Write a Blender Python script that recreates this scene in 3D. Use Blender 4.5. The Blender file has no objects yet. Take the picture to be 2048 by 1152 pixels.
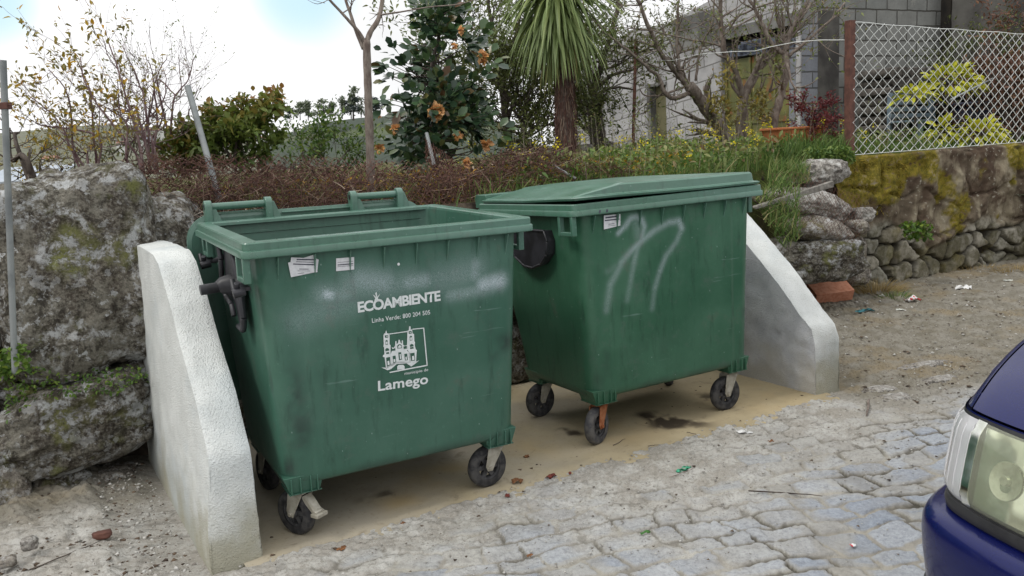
import bpy, bmesh, math, random
import numpy as np
from mathutils import Vector, Matrix, Euler

# ------------------------------------------------------------------ camera, sky, sun
SC = bpy.context.scene
COL = SC.collection
F_, PI_, RO_, H_ = 1674.56, 0.16476, -0.0551, 1.5718     # focal length in photo pixels, pitch, roll, eye height
RV = np.array([math.cos(RO_), math.sin(RO_)*math.sin(PI_), math.sin(RO_)*math.cos(PI_)])
UV = np.array([-math.sin(RO_), math.cos(RO_)*math.sin(PI_), math.cos(RO_)*math.cos(PI_)])
FV = np.array([0, math.cos(PI_), -math.sin(PI_)])
EYE = np.array([0, 0, H_])
cd = bpy.data.cameras.new('camera'); cam = bpy.data.objects.new('camera', cd); COL.objects.link(cam)
cd.sensor_width = 36; cd.lens = F_/2048*36; cd.clip_start = 0.05; cd.clip_end = 6000
m = Matrix.Identity(4)
for i in range(3):
    m[i][0] = RV[i]; m[i][1] = UV[i]; m[i][2] = -FV[i]; m[i][3] = EYE[i]
cam.matrix_world = m
SC.camera = cam

def ray(px, py): return FV+RV*(px-1024)/F_+UV*(576-py)/F_
def at(px, py, Y):
    r = ray(px, py); return EYE+r*(Y/r[1])
def gnd(px, py, z=0.0):
    r = ray(px, py); return EYE+r*((z-H_)/r[2])
def d2r(px, py):
    r = ray(px, py); return r/np.linalg.norm(r)

SUN_EL, SUN_AZ = math.radians(52), math.radians(238)      # azimuth: compass angle from +Y clockwise
W = bpy.data.worlds.new('World'); SC.world = W; W.use_nodes = True
nt = W.node_tree; nt.nodes.clear()
def wn(t, **k):
    n = nt.nodes.new(t)
    for a, b in k.items(): setattr(n, a, b)
    return n
wo = wn('ShaderNodeOutputWorld'); bg = wn('ShaderNodeBackground'); bg.inputs['Strength'].default_value = 0.1
sky = wn('ShaderNodeTexSky', sky_type='NISHITA'); sky.sun_disc = False; sky.sun_elevation = SUN_EL; sky.sun_rotation = SUN_AZ
tc = wn('ShaderNodeTexCoord')
noi = wn('ShaderNodeTexNoise'); noi.inputs['Scale'].default_value = 3.0; noi.inputs['Detail'].default_value = 5
nt.links.new(tc.outputs['Generated'], noi.inputs['Vector'])
# two openings in the cloud cover where blue shows
def blob(d, ang):
    vm = wn('ShaderNodeVectorMath', operation='DOT_PRODUCT'); vm.inputs[1].default_value = tuple(d)
    nv = wn('ShaderNodeVectorMath', operation='NORMALIZE'); nt.links.new(tc.outputs['Generated'], nv.inputs[0]); nt.links.new(nv.outputs[0], vm.inputs[0])
    mr = wn('ShaderNodeMapRange', interpolation_type='SMOOTHSTEP'); mr.inputs['From Min'].default_value = math.cos(ang); mr.inputs['From Max'].default_value = math.cos(ang*0.2)
    nt.links.new(vm.outputs['Value'], mr.inputs['Value']); return mr.outputs[0]
b1 = blob(d2r(600, -25), .075); b2 = blob(d2r(-30, -10), .06)
ad = wn('ShaderNodeMath', operation='MAXIMUM'); nt.links.new(b1, ad.inputs[0]); nt.links.new(b2, ad.inputs[1])
mu = wn('ShaderNodeMath', operation='MULTIPLY'); nt.links.new(ad.outputs[0], mu.inputs[0]); mu.inputs[1].default_value = .75
cl = wn('ShaderNodeMapRange'); cl.inputs['From Min'].default_value = .3; cl.inputs['From Max'].default_value = .7; cl.inputs['To Min'].default_value = 10.2; cl.inputs['To Max'].default_value = 13.5
nt.links.new(noi.outputs[0], cl.inputs['Value'])
tint = wn('ShaderNodeMix', data_type='RGBA', blend_type='MULTIPLY'); tint.inputs[0].default_value = 1
tint.inputs[6].default_value = (.985, .99, 1.0, 1)
# an overcast sky is brighter overhead than at the horizon
sx = wn('ShaderNodeSeparateXYZ'); nt.links.new(tc.outputs['Generated'], sx.inputs[0]); zr = wn('ShaderNodeMapRange'); zr.inputs['From Min'].default_value = .1; zr.inputs['From Max'].default_value = .9; zr.inputs['To Min'].default_value = 1.0; zr.inputs['To Max'].default_value = 1.55
nt.links.new(sx.outputs[2], zr.inputs['Value']); zm = wn('ShaderNodeMath', operation='MULTIPLY'); nt.links.new(cl.outputs[0], zm.inputs[0]); nt.links.new(zr.outputs[0], zm.inputs[1])
nt.links.new(zm.outputs[0], tint.inputs[7])
bl = wn('ShaderNodeMix', data_type='RGBA'); nt.links.new(mu.outputs[0], bl.inputs[0]); nt.links.new(tint.outputs[2], bl.inputs[6])
skm = wn('ShaderNodeMix', data_type='RGBA', blend_type='ADD'); skm.inputs[0].default_value = 1; nt.links.new(sky.outputs[0], skm.inputs[6]); skm.inputs[7].default_value = (3.5, 6.0, 6.8, 1)
nt.links.new(skm.outputs[2], bl.inputs[7])
nt.links.new(bl.outputs[2], bg.inputs['Color']); nt.links.new(bg.outputs[0], wo.inputs[0])
sd = bpy.data.lights.new('sun', 'SUN'); sd.energy = 1.4; sd.angle = math.radians(12); sd.color = (1, .96, .9)
so = bpy.data.objects.new('sun', sd); COL.objects.link(so)
so.rotation_euler = (math.radians(90)-SUN_EL, 0, -SUN_AZ+math.pi)
SC.view_settings.view_transform = 'Standard'; SC.view_settings.look = 'None'; SC.view_settings.gamma = 1
SC.view_settings.exposure = -0.2; SC.view_settings.use_curve_mapping = False

# ------------------------------------------------------------------ numpy noise
def _h(ix, iy, iz, seed):
    h = (ix.astype(np.int64)*374761393+iy.astype(np.int64)*668265263+iz.astype(np.int64)*1274126177+seed*974634777) & 0xFFFFFFFF
    h = ((h ^ (h >> 13))*1103515245) & 0xFFFFFFFF
    h = ((h ^ (h >> 15))*2246822519) & 0xFFFFFFFF
    return ((h ^ (h >> 16)) & 0xFFFFFF)/float(0xFFFFFF)
def vnoise(P, seed=0):
    P = np.asarray(P, float)
    i = np.floor(P).astype(np.int64); f = P-i; f = f*f*f*(f*(f*6-15)+10); r = 0
    for a in (0, 1):
        for b in (0, 1):
            for c in (0, 1):
                w = (f[:, 0] if a else 1-f[:, 0])*(f[:, 1] if b else 1-f[:, 1])*(f[:, 2] if c else 1-f[:, 2])
                r = r+w*_h(i[:, 0]+a, i[:, 1]+b, i[:, 2]+c, seed)
    return r*2-1
def fbm(P, sc=1.0, octv=4, seed=0, gain=.5):
    r = 0; a = 1; s = sc
    for o in range(octv):
        r = r+a*vnoise(np.asarray(P)*s+17.3*o, seed+o); a *= gain; s *= 2.03
    return r
def sstep(a, b, x):
    t = np.clip((x-a)/(b-a), 0, 1); return t*t*(3-2*t)
def P3(x, y, z=0): return np.stack([x, y, np.zeros_like(x)+z], -1)
def vor(u, v, cw, ch, jit=.35, seed=1):
    """irregular stones laid in rows: distance to nearest and second nearest seed, and a random number per stone"""
    row = np.floor(v/ch).astype(np.int64)
    F1 = np.full(u.shape, 9.); F2 = np.full(u.shape, 9.); ID = np.zeros(u.shape)
    for dr in (-1, 0, 1):
        r = row+dr; off = _h(r, r*0, r*0, seed)
        c0 = np.floor(u/cw-off).astype(np.int64)
        for dc in (-1, 0, 1):
            c = c0+dc
            su = (c+off+.5+(_h(c, r, r*0, seed+1)-.5)*2*jit)*cw; sv = (r+.5+(_h(c, r, r*0, seed+2)-.5)*jit)*ch
            d = ((np.abs(u-su)/cw)**2.6+(np.abs(v-sv)/ch)**2.6)**(1/2.6)
            idv = _h(c, r, r*0, seed+3)
            n = d < F1; F2 = np.where(n, F1, np.minimum(F2, d)); ID = np.where(n, idv, ID); F1 = np.where(n, d, F1)
    return F1, F2, ID

def setts(u, v, cw, ch, seed=1):
    """rows of roughly rectangular setts: distance in metres to the nearest joint, random number per stone"""
    r0 = np.floor(v/ch).astype(np.int64); f = v/ch-r0
    # row lines wander
    lo = (_h(r0, r0*0, r0*0, seed)-.5)*.30; hi = (_h(r0+1, r0*0, r0*0, seed)-.5)*.30
    r = np.where(f < lo, r0-1, np.where(f > 1+hi, r0+1, r0))
    lo = (_h(r, r*0, r*0, seed)-.5)*.30; hi = 1+(_h(r+1, r*0, r*0, seed)-.5)*.30; f = v/ch-r
    dv = np.minimum(f-lo, hi-f)*ch
    off = _h(r, r*0+7, r*0, seed+1); q = u/cw+off; c = np.floor(q).astype(np.int64); J = lambda k: (_h(k, r, r*0, seed+2)-.5)*.55
    c = np.where(q < c+J(c), c-1, c); c = np.where(q > c+1+J(c+1), c+1, c)
    du = np.minimum(q-(c+J(c)), c+1+J(c+1)-q)*cw
    du = du-.010*(_h(c, r, r*0, seed+4)-.3)*np.sign(.5-f)
    k = 3.; d = (np.maximum(du, 1e-4)**-k+np.maximum(dv, 1e-4)**-k)**(-1/k)
    return d, _h(c, r, r*0, seed+3)

# ------------------------------------------------------------------ object helpers
def tag(o, label=None, cat=None, group=None, kind=None):
    if label: o['label'] = label
    if cat: o['category'] = cat
    if group: o['group'] = group
    if kind: o['kind'] = kind
    return o
def empty(name, loc=(0, 0, 0), rz=0, label=None, cat=None, group=None):
    o = bpy.data.objects.new(name, None); COL.objects.link(o); o.location = loc; o.rotation_euler = (0, 0, rz); o.empty_display_size = .1
    return tag(o, label, cat, group)
def link(name, me, mat, parent=None, smooth=False, angle=None):
    if mat is not None:
        for mm in (mat if isinstance(mat, (list, tuple)) else [mat]): me.materials.append(mm)
    if smooth: me.shade_smooth()
    if angle is not None: me.shade_smooth(); me.set_sharp_from_angle(angle=math.radians(angle))
    o = bpy.data.objects.new(name, me); COL.objects.link(o)
    if parent is not None: o.parent = parent
    return o
def raw(name, V, Fc, attrs=None):
    """fast mesh from arrays; Fc is (n,k)"""
    V = np.asarray(V, np.float32); Fc = np.asarray(Fc, np.int32)
    me = bpy.data.meshes.new(name); me.vertices.add(len(V)); me.vertices.foreach_set('co', V.ravel())
    n, k = Fc.shape
    me.loops.add(n*k); me.loops.foreach_set('vertex_index', Fc.ravel())
    me.polygons.add(n); me.polygons.foreach_set('loop_start', np.arange(n, dtype=np.int32)*k)
    me.update(calc_edges=True)
    if attrs:
        for a, v in attrs.items():
            at_ = me.attributes.new(a, 'FLOAT', 'POINT'); at_.data.foreach_set('value', np.asarray(v, np.float32).ravel())
    return me
def grid_faces(nu, nv, closed_u=False):
    """verts indexed v*nu+u"""
    u = np.arange(nu if closed_u else nu-1); v = np.arange(nv-1)
    U, V = np.meshgrid(u, v); U2 = (U+1) % nu
    return np.stack([V*nu+U, V*nu+U2, (V+1)*nu+U2, (V+1)*nu+U], -1).reshape(-1, 4)
class MB:
    def __init__(s): s.v = []; s.f = []; s.m = []
    def add(s, V, Fc, mi=0):
        o = len(s.v); s.v += [tuple(map(float, p)) for p in V]; s.f += [tuple(i+o for i in f) for f in Fc]; s.m += [mi]*len(Fc)
    def hexa(s, P, mi=0):   # 8 points: bottom 4 ccw, top 4 ccw
        s.add(P, [(3, 2, 1, 0), (4, 5, 6, 7), (0, 1, 5, 4), (1, 2, 6, 5), (2, 3, 7, 6), (3, 0, 4, 7)], mi)
    def box(s, x0, x1, y0, y1, z0, z1, mi=0):
        s.hexa([(x0, y0, z0), (x1, y0, z0), (x1, y1, z0), (x0, y1, z0), (x0, y0, z1), (x1, y0, z1), (x1, y1, z1), (x0, y1, z1)], mi)
    def tube(s, pts, rad, n=6, mi=0, caps=True):
        pts = [np.asarray(p, float) for p in pts]
        if not hasattr(rad, '__len__'): rad = [rad]*len(pts)
        V = []; Fc = []; ref = None
        for i, p in enumerate(pts):
            t = pts[min(i+1, len(pts)-1)]-pts[max(i-1, 0)]; t = t/(np.linalg.norm(t)+1e-9)
            if ref is None: ref = np.array([0, 0, 1.]) if abs(t[2]) < .9 else np.array([1., 0, 0])
            a = ref-t*np.dot(ref, t); a /= (np.linalg.norm(a)+1e-9); b = np.cross(t, a); ref = a
            for k in range(n):
                th = 2*math.pi*k/n; V.append(p+rad[i]*(a*math.cos(th)+b*math.sin(th)))
        for i in range(len(pts)-1):
            for k in range(n):
                k2 = (k+1) % n; Fc.append((i*n+k, i*n+k2, (i+1)*n+k2, (i+1)*n+k))
        if caps: Fc.append(tuple(range(n-1, -1, -1))); Fc.append(tuple((len(pts)-1)*n+k for k in range(n)))
        s.add(V, Fc, mi)
    def prism(s, poly, fr, th, mi=0):
        """poly 2d points; fr(u,v,w)->xyz ; extruded from w=0 to w=th"""
        n = len(poly); V = [fr(u, v, 0) for u, v in poly]+[fr(u, v, th) for u, v in poly]
        Fc = [tuple(range(n-1, -1, -1)), tuple(range(n, 2*n))]+[(i, (i+1) % n, n+(i+1) % n, n+i) for i in range(n)]
        s.add(V, Fc, mi)
    def lathe(s, prof, n, fr, mi=0):
        """prof: list (r, w); revolve; fr(a,b,w)"""
        V = []; Fc = []; k = len(prof)
        for i in range(n):
            th = 2*math.pi*i/n
            for r, w in prof: V.append(fr(r*math.cos(th), r*math.sin(th), w))
        for i in range(n):
            j = (i+1) % n
            for q in range(k-1): Fc.append((i*k+q, i*k+q+1, j*k+q+1, j*k+q))
        s.add(V, Fc, mi)
    def build(s, name, mat, parent=None, smooth=False, angle=None, bevel=None, fix=True):
        me = bpy.data.meshes.new(name); me.from_pydata(s.v, [], s.f); me.update()
        if fix:
            b = bmesh.new(); b.from_mesh(me); bmesh.ops.recalc_face_normals(b, faces=b.faces); b.to_mesh(me); b.free()
        if any(s.m):
            me.polygons.foreach_set('material_index', s.m)
        o = link(name, me, mat, parent, smooth, angle)
        if bevel:
            md = o.modifiers.new('bevel', 'BEVEL'); md.width = bevel; md.segments = 2; md.limit_method = 'ANGLE'; md.angle_limit = math.radians(35)
            me.shade_smooth(); me.set_sharp_from_angle(angle=math.radians(50))
        return o

# ------------------------------------------------------------------ material helpers
class NT:
    def __init__(s, name, rough=.7, spec=.5, metal=0.):
        s.m = bpy.data.materials.new(name); s.m.use_nodes = True; s.t = s.m.node_tree; s.n = s.t.nodes
        s.b = s.n['Principled BSDF']; s.b.inputs['Roughness'].default_value = rough; s.b.inputs['Specular IOR Level'].default_value = spec; s.b.inputs['Metallic'].default_value = metal
        s.tc = None
    def L(s, a, b): s.t.links.new(a, b)
    def put(s, x, sock):
        if hasattr(x, 'is_linked') or hasattr(x, 'links'): s.L(x, sock)
        elif isinstance(x, (tuple, list)): sock.default_value = tuple(x)+((1,) if len(x) == 3 and sock.type == 'RGBA' else ())
        else: sock.default_value = x
    def co(s, which='Object', scale=(1, 1, 1), rot=(0, 0, 0), loc=(0, 0, 0)):
        if s.tc is None: s.tc = s.n.new('ShaderNodeTexCoord')
        mp = s.n.new('ShaderNodeMapping'); mp.inputs['Scale'].default_value = scale; mp.inputs['Rotation'].default_value = rot; mp.inputs['Location'].default_value = loc
        s.L(s.tc.outputs[which], mp.inputs[0]); return mp.outputs[0]
    def noise(s, scale, detail=4, rough=.55, vec=None, dist=0):
        n = s.n.new('ShaderNodeTexNoise'); n.inputs['Scale'].default_value = scale; n.inputs['Detail'].default_value = detail; n.inputs['Roughness'].default_value = rough; n.inputs['Distortion'].default_value = dist
        s.L(vec if vec is not None else s.co(), n.inputs['Vector']); return n.outputs[0]
    def voronoi(s, scale, feature='F1', vec=None, out=0):
        n = s.n.new('ShaderNodeTexVoronoi'); n.feature = feature; n.inputs['Scale'].default_value = scale
        s.L(vec if vec is not None else s.co(), n.inputs['Vector']); return n.outputs[out]
    def rng(s, x, a, b, c=0., d=1., sm=True):
        n = s.n.new('ShaderNodeMapRange'); n.interpolation_type = 'SMOOTHSTEP' if sm else 'LINEAR'
        for k, v in zip(('Value', 'From Min', 'From Max', 'To Min', 'To Max'), (x, a, b, c, d)): s.put(v, n.inputs[k])
        return n.outputs[0]
    def mix(s, f, a, b, mode='MIX'):
        n = s.n.new('ShaderNodeMix'); n.data_type = 'RGBA'; n.blend_type = mode
        s.put(f, n.inputs[0]); s.put(a, n.inputs[6]); s.put(b, n.inputs[7]); return n.outputs[2]
    def math(s, op, a, b=0.):
        n = s.n.new('ShaderNodeMath'); n.operation = op; s.put(a, n.inputs[0]); s.put(b, n.inputs[1]); return n.outputs[0]
    def attr(s, name):
        n = s.n.new('ShaderNodeAttribute'); n.attribute_name = name; return n.outputs['Fac']
    def ramp(s, x, stops):
        n = s.n.new('ShaderNodeValToRGB'); e = n.color_ramp.elements
        while len(e) < len(stops): e.new(.5)
        for q, (p, c) in zip(e, stops): q.position = p; q.color = tuple(c)+(1,)
        s.put(x, n.inputs[0]); return n.outputs[0]
    def sep(s, vec):
        n = s.n.new('ShaderNodeSeparateXYZ'); s.L(vec, n.inputs[0]); return n.outputs
    def color(s, c): s.put(c, s.b.inputs['Base Color']); return s
    def rough(s, c): s.put(c, s.b.inputs['Roughness']); return s
    def bump(s, h, strength=.5, dist=.01, chain=None):
        n = s.n.new('ShaderNodeBump'); n.inputs['Strength'].default_value = strength; n.inputs['Distance'].default_value = dist
        s.put(h, n.inputs['Height'])
        if s.b.inputs['Normal'].is_linked: s.L(s.b.inputs['Normal'].links[0].from_socket, n.inputs['Normal'])
        s.L(n.outputs[0], s.b.inputs['Normal']); return s
    def translucent(s, col, f=.3):
        o = s.n['Material Output']; t = s.n.new('ShaderNodeBsdfTranslucent'); s.put(col, t.inputs[0])
        x = s.n.new('ShaderNodeMixShader'); x.inputs[0].default_value = f; s.L(s.b.outputs[0], x.inputs[1]); s.L(t.outputs[0], x.inputs[2]); s.L(x.outputs[0], o.inputs[0]); return s

def simple(name, c1, c2, scale=20, rough=.7, bump=0, spec=.4, metal=0., detail=4):
    t = NT(name, rough, spec, metal); n = t.noise(scale, detail)
    t.color(t.mix(t.rng(n, .35, .65), c1, c2))
    if bump: t.bump(n, .6, bump)
    return t.m
def leafmat(name, stops, rough=.5, tr=.3, spec=.4):
    t = NT(name, rough, spec); c = t.ramp(t.attr('tint'), stops); t.color(c); t.translucent(c, tr); return t.m

# green moulded plastic with dirt, scuffs and sprayed paint
def plastic(name, base, faded, spray=True):
    t = NT(name, .42, .45)
    n1 = t.noise(2.2, 5, .6); n2 = t.noise(60, 3, .6); v = t.co(scale=(9, 9, 1.6)); st = t.noise(3, 5, .65, v)
    c = t.mix(t.rng(n1, .35, .7), base, faded)
    c = t.mix(t.rng(st, .5, .75, 0, .6), c, tuple(x*.45 for x in base)); mk = t.rng(t.noise(1.3, 3, .6), .48, .6)
    c = t.mix(t.rng(t.noise(11, 6, .75), .54, .70, 0, .38), c, (.085, .12, .10)); du = t.noise(4.5, 6, .7); c = t.mix(t.rng(du, .58, .72, 0, .5), c, (.10, .105, .085))                      # dark run marks
    c = t.mix(t.rng(n2, .62, .8, 0, .3), c, tuple(min(1, x*1.7+.03) for x in faded))
    sc = t.noise(1.0, 2, .5, t.co(scale=(5, 5, 60), rot=(.2, .35, 0))); c = t.mix(t.math('MULTIPLY', mk, t.rng(sc, .69, .72, 0, .32)), c, (.25, .36, .33)); s2 = t.noise(1.0, 2, .5, t.co(scale=(40, 40, 5), rot=(0, .5, .2))); c = t.mix(t.math('MULTIPLY', mk, t.rng(s2, .70, .73, 0, .3)), c, (.015, .03, .025))   # fine scratches
    sp = t.voronoi(23, vec=t.co(scale=(1, 1, .55))); c = t.mix(t.rng(sp, .035, .06, .5, 0), c, (.35, .45, .42))
    if spray:
        c = t.mix(t.attr('grime'), c, (.02, .03, .028))
        g = t.math('MULTIPLY', t.attr('spray'), t.rng(t.noise(320, 2, .9), .38, .62, .25, 1))
        c = t.mix(g, c, (.55, .62, .68))
    t.color(c); t.rough(t.rng(n1, .3, .7, .34, .52) if spray else t.rng(n1, .3, .7, .26, .40)); t.b.inputs['Specular IOR Level'].default_value = .45 if spray else .75; t.bump(n2, .15, .002); t.bump(n1, .3, .012)
    return t.m
M = {}
M['bin_a'] = plastic('green_plastic_teal', (.040, .112, .078), (.060, .142, .104))
M['bin_b'] = plastic('green_plastic_deep', (.032, .105, .060), (.05, .14, .085))
M['bin_a2'] = plastic('green_plastic_teal_pale', (.058, .142, .100), (.085, .18, .14), False)  # lighter, greyer copy of the teal plastic for rim and lid
M['bin_b2'] = plastic('green_plastic_deep_sheen', (.052, .138, .092), (.085, .18, .14), False)  # lighter copy for rim and lid, sky sheen put into the colour
M['black_plastic'] = simple('black_plastic', (.012, .012, .014), (.03, .03, .036), 14, .42, .001)
M['rubber'] = simple('wheel_rubber', (.022, .022, .025), (.07, .068, .066), 30, .8, .001)
M['rubber_worn'] = simple('worn_rubber', (.05, .05, .055), (.11, .105, .1), 30, .85, .001)
M['zinc'] = simple('dirty_zinc', (.27, .25, .20), (.42, .40, .34), 25, .6, .001, .5, .1)
M['rust'] = simple('rust_orange', (.25, .075, .025), (.36, .15, .07), 30, .8, .001)
M['rim_grey'] = simple('wheel_rim_plastic', (.03, .03, .032), (.075, .075, .078), 30, .6)
M['galv'] = simple('galvanised_steel', (.17, .185, .19), (.27, .29, .29), 8, .5, .0005, .5, .3)
M['rust_dark'] = simple('rusty_steel', (.085, .038, .03), (.14, .062, .045), 14, .85, .002)
M['white_ink'] = simple('white_lettering', (.62, .66, .66), (.7, .74, .74), 80, .6)
t = NT('sticker_paper', .6); n_ = t.noise(50, 3); t.color(t.mix(t.rng(n_, .3, .7), (.55, .56, .58), (.66, .67, .69))); M['paper'] = t.m
M['ink'] = simple('dark_ink', (.03, .03, .05), (.1, .1, .13), 200, .7)
M['green_ink'] = simple('emblem_opening_green', (.03, .09, .062), (.04, .105, .072), 30, .5)

# whitewashed concrete
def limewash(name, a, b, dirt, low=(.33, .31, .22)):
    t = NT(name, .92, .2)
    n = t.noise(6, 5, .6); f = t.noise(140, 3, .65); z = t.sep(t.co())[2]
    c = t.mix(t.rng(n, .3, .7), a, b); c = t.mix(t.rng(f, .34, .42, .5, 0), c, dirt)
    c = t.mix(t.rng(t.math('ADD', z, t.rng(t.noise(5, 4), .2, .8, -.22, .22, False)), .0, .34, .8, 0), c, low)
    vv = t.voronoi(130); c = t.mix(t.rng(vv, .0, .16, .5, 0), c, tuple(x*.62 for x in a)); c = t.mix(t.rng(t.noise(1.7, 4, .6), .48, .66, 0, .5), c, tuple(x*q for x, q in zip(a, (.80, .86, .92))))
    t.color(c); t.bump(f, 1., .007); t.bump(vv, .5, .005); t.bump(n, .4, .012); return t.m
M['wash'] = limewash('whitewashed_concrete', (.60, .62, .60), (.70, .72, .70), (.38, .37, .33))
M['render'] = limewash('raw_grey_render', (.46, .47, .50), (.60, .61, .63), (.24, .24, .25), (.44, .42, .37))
t = M['render']

# granite with lichen
def granite(name, base, dark, lich, moss, seedoff=0., moss_amt=.5, lich_amt=.5):
    t = NT(name, .95, .15)
    v = t.co(loc=(seedoff, seedoff*.7, seedoff*.3))
    n1 = t.noise(2.3, 6, .62, v); n2 = t.noise(9, 6, .65, v); n3 = t.noise(70, 3, .7, v); n4 = t.noise(4.5, 6, .7, v, .6)
    nq = t.noise(12, 8, .72, v, .2); n1b = t.math('ADD', t.math('MULTIPLY', n1, .45), t.math('MULTIPLY', nq, .55)); c = t.mix(t.rng(n1b, .44, .54), base, dark)
    c = t.mix(t.rng(n3, .4, .65, 0, .45), c, tuple(min(1, x*1.9) for x in base))
    c = t.mix(t.rng(n2, .58-.06*moss_amt, .74-.06*moss_amt, 0, .8), c, moss)
    n5 = t.noise(16, 7, .75, v, .3); n6 = t.noise(2.2, 3, .6, v)
    c = t.mix(t.rng(n5, .50, .62, 0, .75), c, tuple(x*.33 for x in dark)); lm = t.math('MULTIPLY', t.rng(n4, .50-.06*lich_amt, .62-.06*lich_amt), t.rng(n5, .40, .52, 1, 0))
    c = t.mix(t.math('MULTIPLY', lm, .9), c, lich); nl = t.noise(13, 8, .7, t.co(loc=(seedoff+5, 2, 1))); c = t.mix(t.math('MULTIPLY', t.rng(nl, .585-.03*lich_amt, .615-.03*lich_amt), t.rng(n1, .35, .55, 1, .35)), c, tuple(min(1, x*1.08) for x in lich)); c = t.mix(t.math('MULTIPLY', t.rng(n6, .55, .7), t.rng(n5, .44, .56, 0, .7)), c, tuple(x*2.2 for x in moss))
    c = t.mix(t.rng(n3, .28, .4, .7, 0), c, (.025, .022, .02))
    t.color(c); t.bump(n3, .8, .008); t.bump(n5, .9, .02); t.bump(n2, .8, .03); return t.m
M['granite_dark'] = granite('lichened_dark_granite', (.155, .145, .12), (.06, .05, .04), (.42, .43, .43), (.10, .105, .035), 0, .5, .9)
M['granite_mid'] = granite('weathered_granite', (.24, .22, .19), (.12, .10, .085), (.45, .45, .44), (.10, .09, .03), 3, .4, .5)
M['granite_pale'] = granite('pale_granite', (.29, .275, .25), (.15, .135, .12), (.52, .52, .50), (.14, .12, .06), 7, .2, .6)
M['soil'] = simple('dark_soil', (.035, .026, .018), (.09, .07, .05), 12, .95, .03)
t = NT('terrace_earth', .95, .1); a_ = t.noise(3, 6, .6); b_ = t.noise(25, 4, .6)
c_ = t.mix(t.rng(a_, .35, .6), (.07, .085, .025), (.10, .08, .045)); c_ = t.mix(t.rng(b_, .55, .7, 0, .8), c_, (.17, .17, .06)); t.color(c_); t.bump(b_, .8, .04); M['terrace'] = t.m

# ------------------------------------------------------------------ ground
E1 = np.array([.878, .478]); N1 = np.array([-.478, .878]); O1 = np.array([-2.0, 4.35])     # line of the old stone wall
def st(s, t): p = O1+E1*s+N1*t; return p[0], p[1]
def wall_t0(s): return .75*sstep(3.7, 6.3, s)
WF = np.array([.859, .512]); WN = np.array([.512, -.859]); WP = np.array([-1.226, 3.043])  # front line of the pad
def dfront(x, y): return (x-WP[0])*WN[0]+(y-WP[1])*WN[1]
def dalong(x, y): return (x-WP[0])*WF[0]+(y-WP[1])*WF[1]

def axis(parts):
    r = []
    for a, b, s in parts: r.append(np.arange(a, b, s))
    r.append([parts[-1][1]]); return np.concatenate(r)
gx = axis([(-14, -4, .5), (-4, -2.7, .06), (-2.7, -.2, .014), (-.2, 3.2, .0075), (3.2, 4.3, .0135), (4.3, 8, .04), (8, 24, .5)])
gy = axis([(-14, 0, .5), (0, 2.4, .06), (2.4, 4.5, .0075), (4.5, 5.6, .0135), (5.6, 10.4, .03), (10.4, 12, .2)])
X, Y = np.meshgrid(gx, gy); x = X.ravel(); y = Y.ravel(); nz = fbm(P3(x, y), 1.3, 4, 5); nf = fbm(P3(x, y), 9, 4, 9); nff = fbm(P3(x, y), 45, 2, 21)
d = dfront(x, y); al = dalong(x, y)
wu = x*.97+y*.22+.06*fbm(P3(x, y), 2.2, 3, 31); wv = -x*.22+y*.97+.06*fbm(P3(x, y), 2.2, 3, 32)
wu = wu+.010*nf; wv = wv+.010*fbm(P3(x, y), 11, 3, 14)
wu = wu+.05*fbm(P3(x, y), .9, 2, 33); wv = wv+.04*fbm(P3(x, y), .9, 2, 34); DJ, ID = setts(wu, wv, .19, .125, 4); DJ = DJ*(1+.25*nf)+.0015*nff
stone = sstep(.001, .016, DJ); crack = (1-sstep(.0035, .0095, DJ))*sstep(-.45, .05, fbm(P3(x, y), 3.1, 3, 66)); sandf = sstep(.05, .5, fbm(P3(x, y), 4.2, 3, 67)+.8*(1-sstep(.005, .03, DJ)))
cover = sstep(.25, 1.25, d+.35*nz+.12*nf+.10*(al-1.5))            # 1: paving swept clean, 0: covered by grit and cement
cover = np.maximum(cover, .75*sstep(.62, .8, ID)*sstep(.12, .4, d))
tw = (x-O1[0])*N1[0]+(y-O1[1])*N1[1]; bankd = sstep(-.75, -.30, tw+.22*nz+.06*nf)*sstep(.1, -.15, al)
dirt = sstep(3.35, 3.7, al+.25*nz)*sstep(.75, .1, d+.3*nz-.12*(al-3.5))
cover = cover*(1-dirt*.9); dirt = np.maximum(dirt, bankd*.9)
hgt = cover*(stone*.010-crack*.007+stone*(ID-.5)*.010+stone*.004*nf)+(1-cover)*(.010+.005*nf+.0055*nff)+.0022*nff+.003*nf
hgt = hgt+dirt*(.004*nf+.004*nff)
inpad = sstep(.06, -.06, d)*sstep(-.35, -.25, al)*sstep(4.1, 3.95, al); hgt = hgt*(1-inpad)-.02*inpad
hgt = hgt+(.022+.006*fbm(P3(x, y), 5, 4, 71)+.007*np.abs(fbm(P3(x, y), 24, 3, 72)))*sstep(.0, -.35, al)*sstep(.7, 0, d)+.02*bankd*(1+.6*nf)
me = raw('street', np.stack([x, y, hgt], -1), grid_faces(len(gx), len(gy)), {'stone': stone, 'cid': ID, 'cover': cover, 'dirt': dirt, 'crack': crack*(.35+.65*cover), 'sandf': sandf})
t = NT('street_surface', .9, .25)
nA = t.noise(7, 6, .6); nB = t.noise(55, 4, .7); nC = t.noise(1.4, 4, .6); nD = t.noise(170, 2, .7)
stc = t.ramp(t.attr('cid'), [(0, (.30, .335, .385)), (.3, (.355, .385, .425)), (.55, (.41, .43, .45)), (.75, (.32, .355, .41)), (.9, (.42, .41, .375)), (1, (.36, .395, .44))])
stc = t.mix(t.rng(nB, .3, .75), stc, t.mix(1., stc, (.66, .66, .68), 'MULTIPLY'))
stc = t.mix(t.rng(nD, .6, .75, 0, .5), stc, (.55, .55, .55))
sand = t.mix(t.rng(nA, .35, .65), (.38, .36, .31), (.25, .235, .205))
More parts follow.
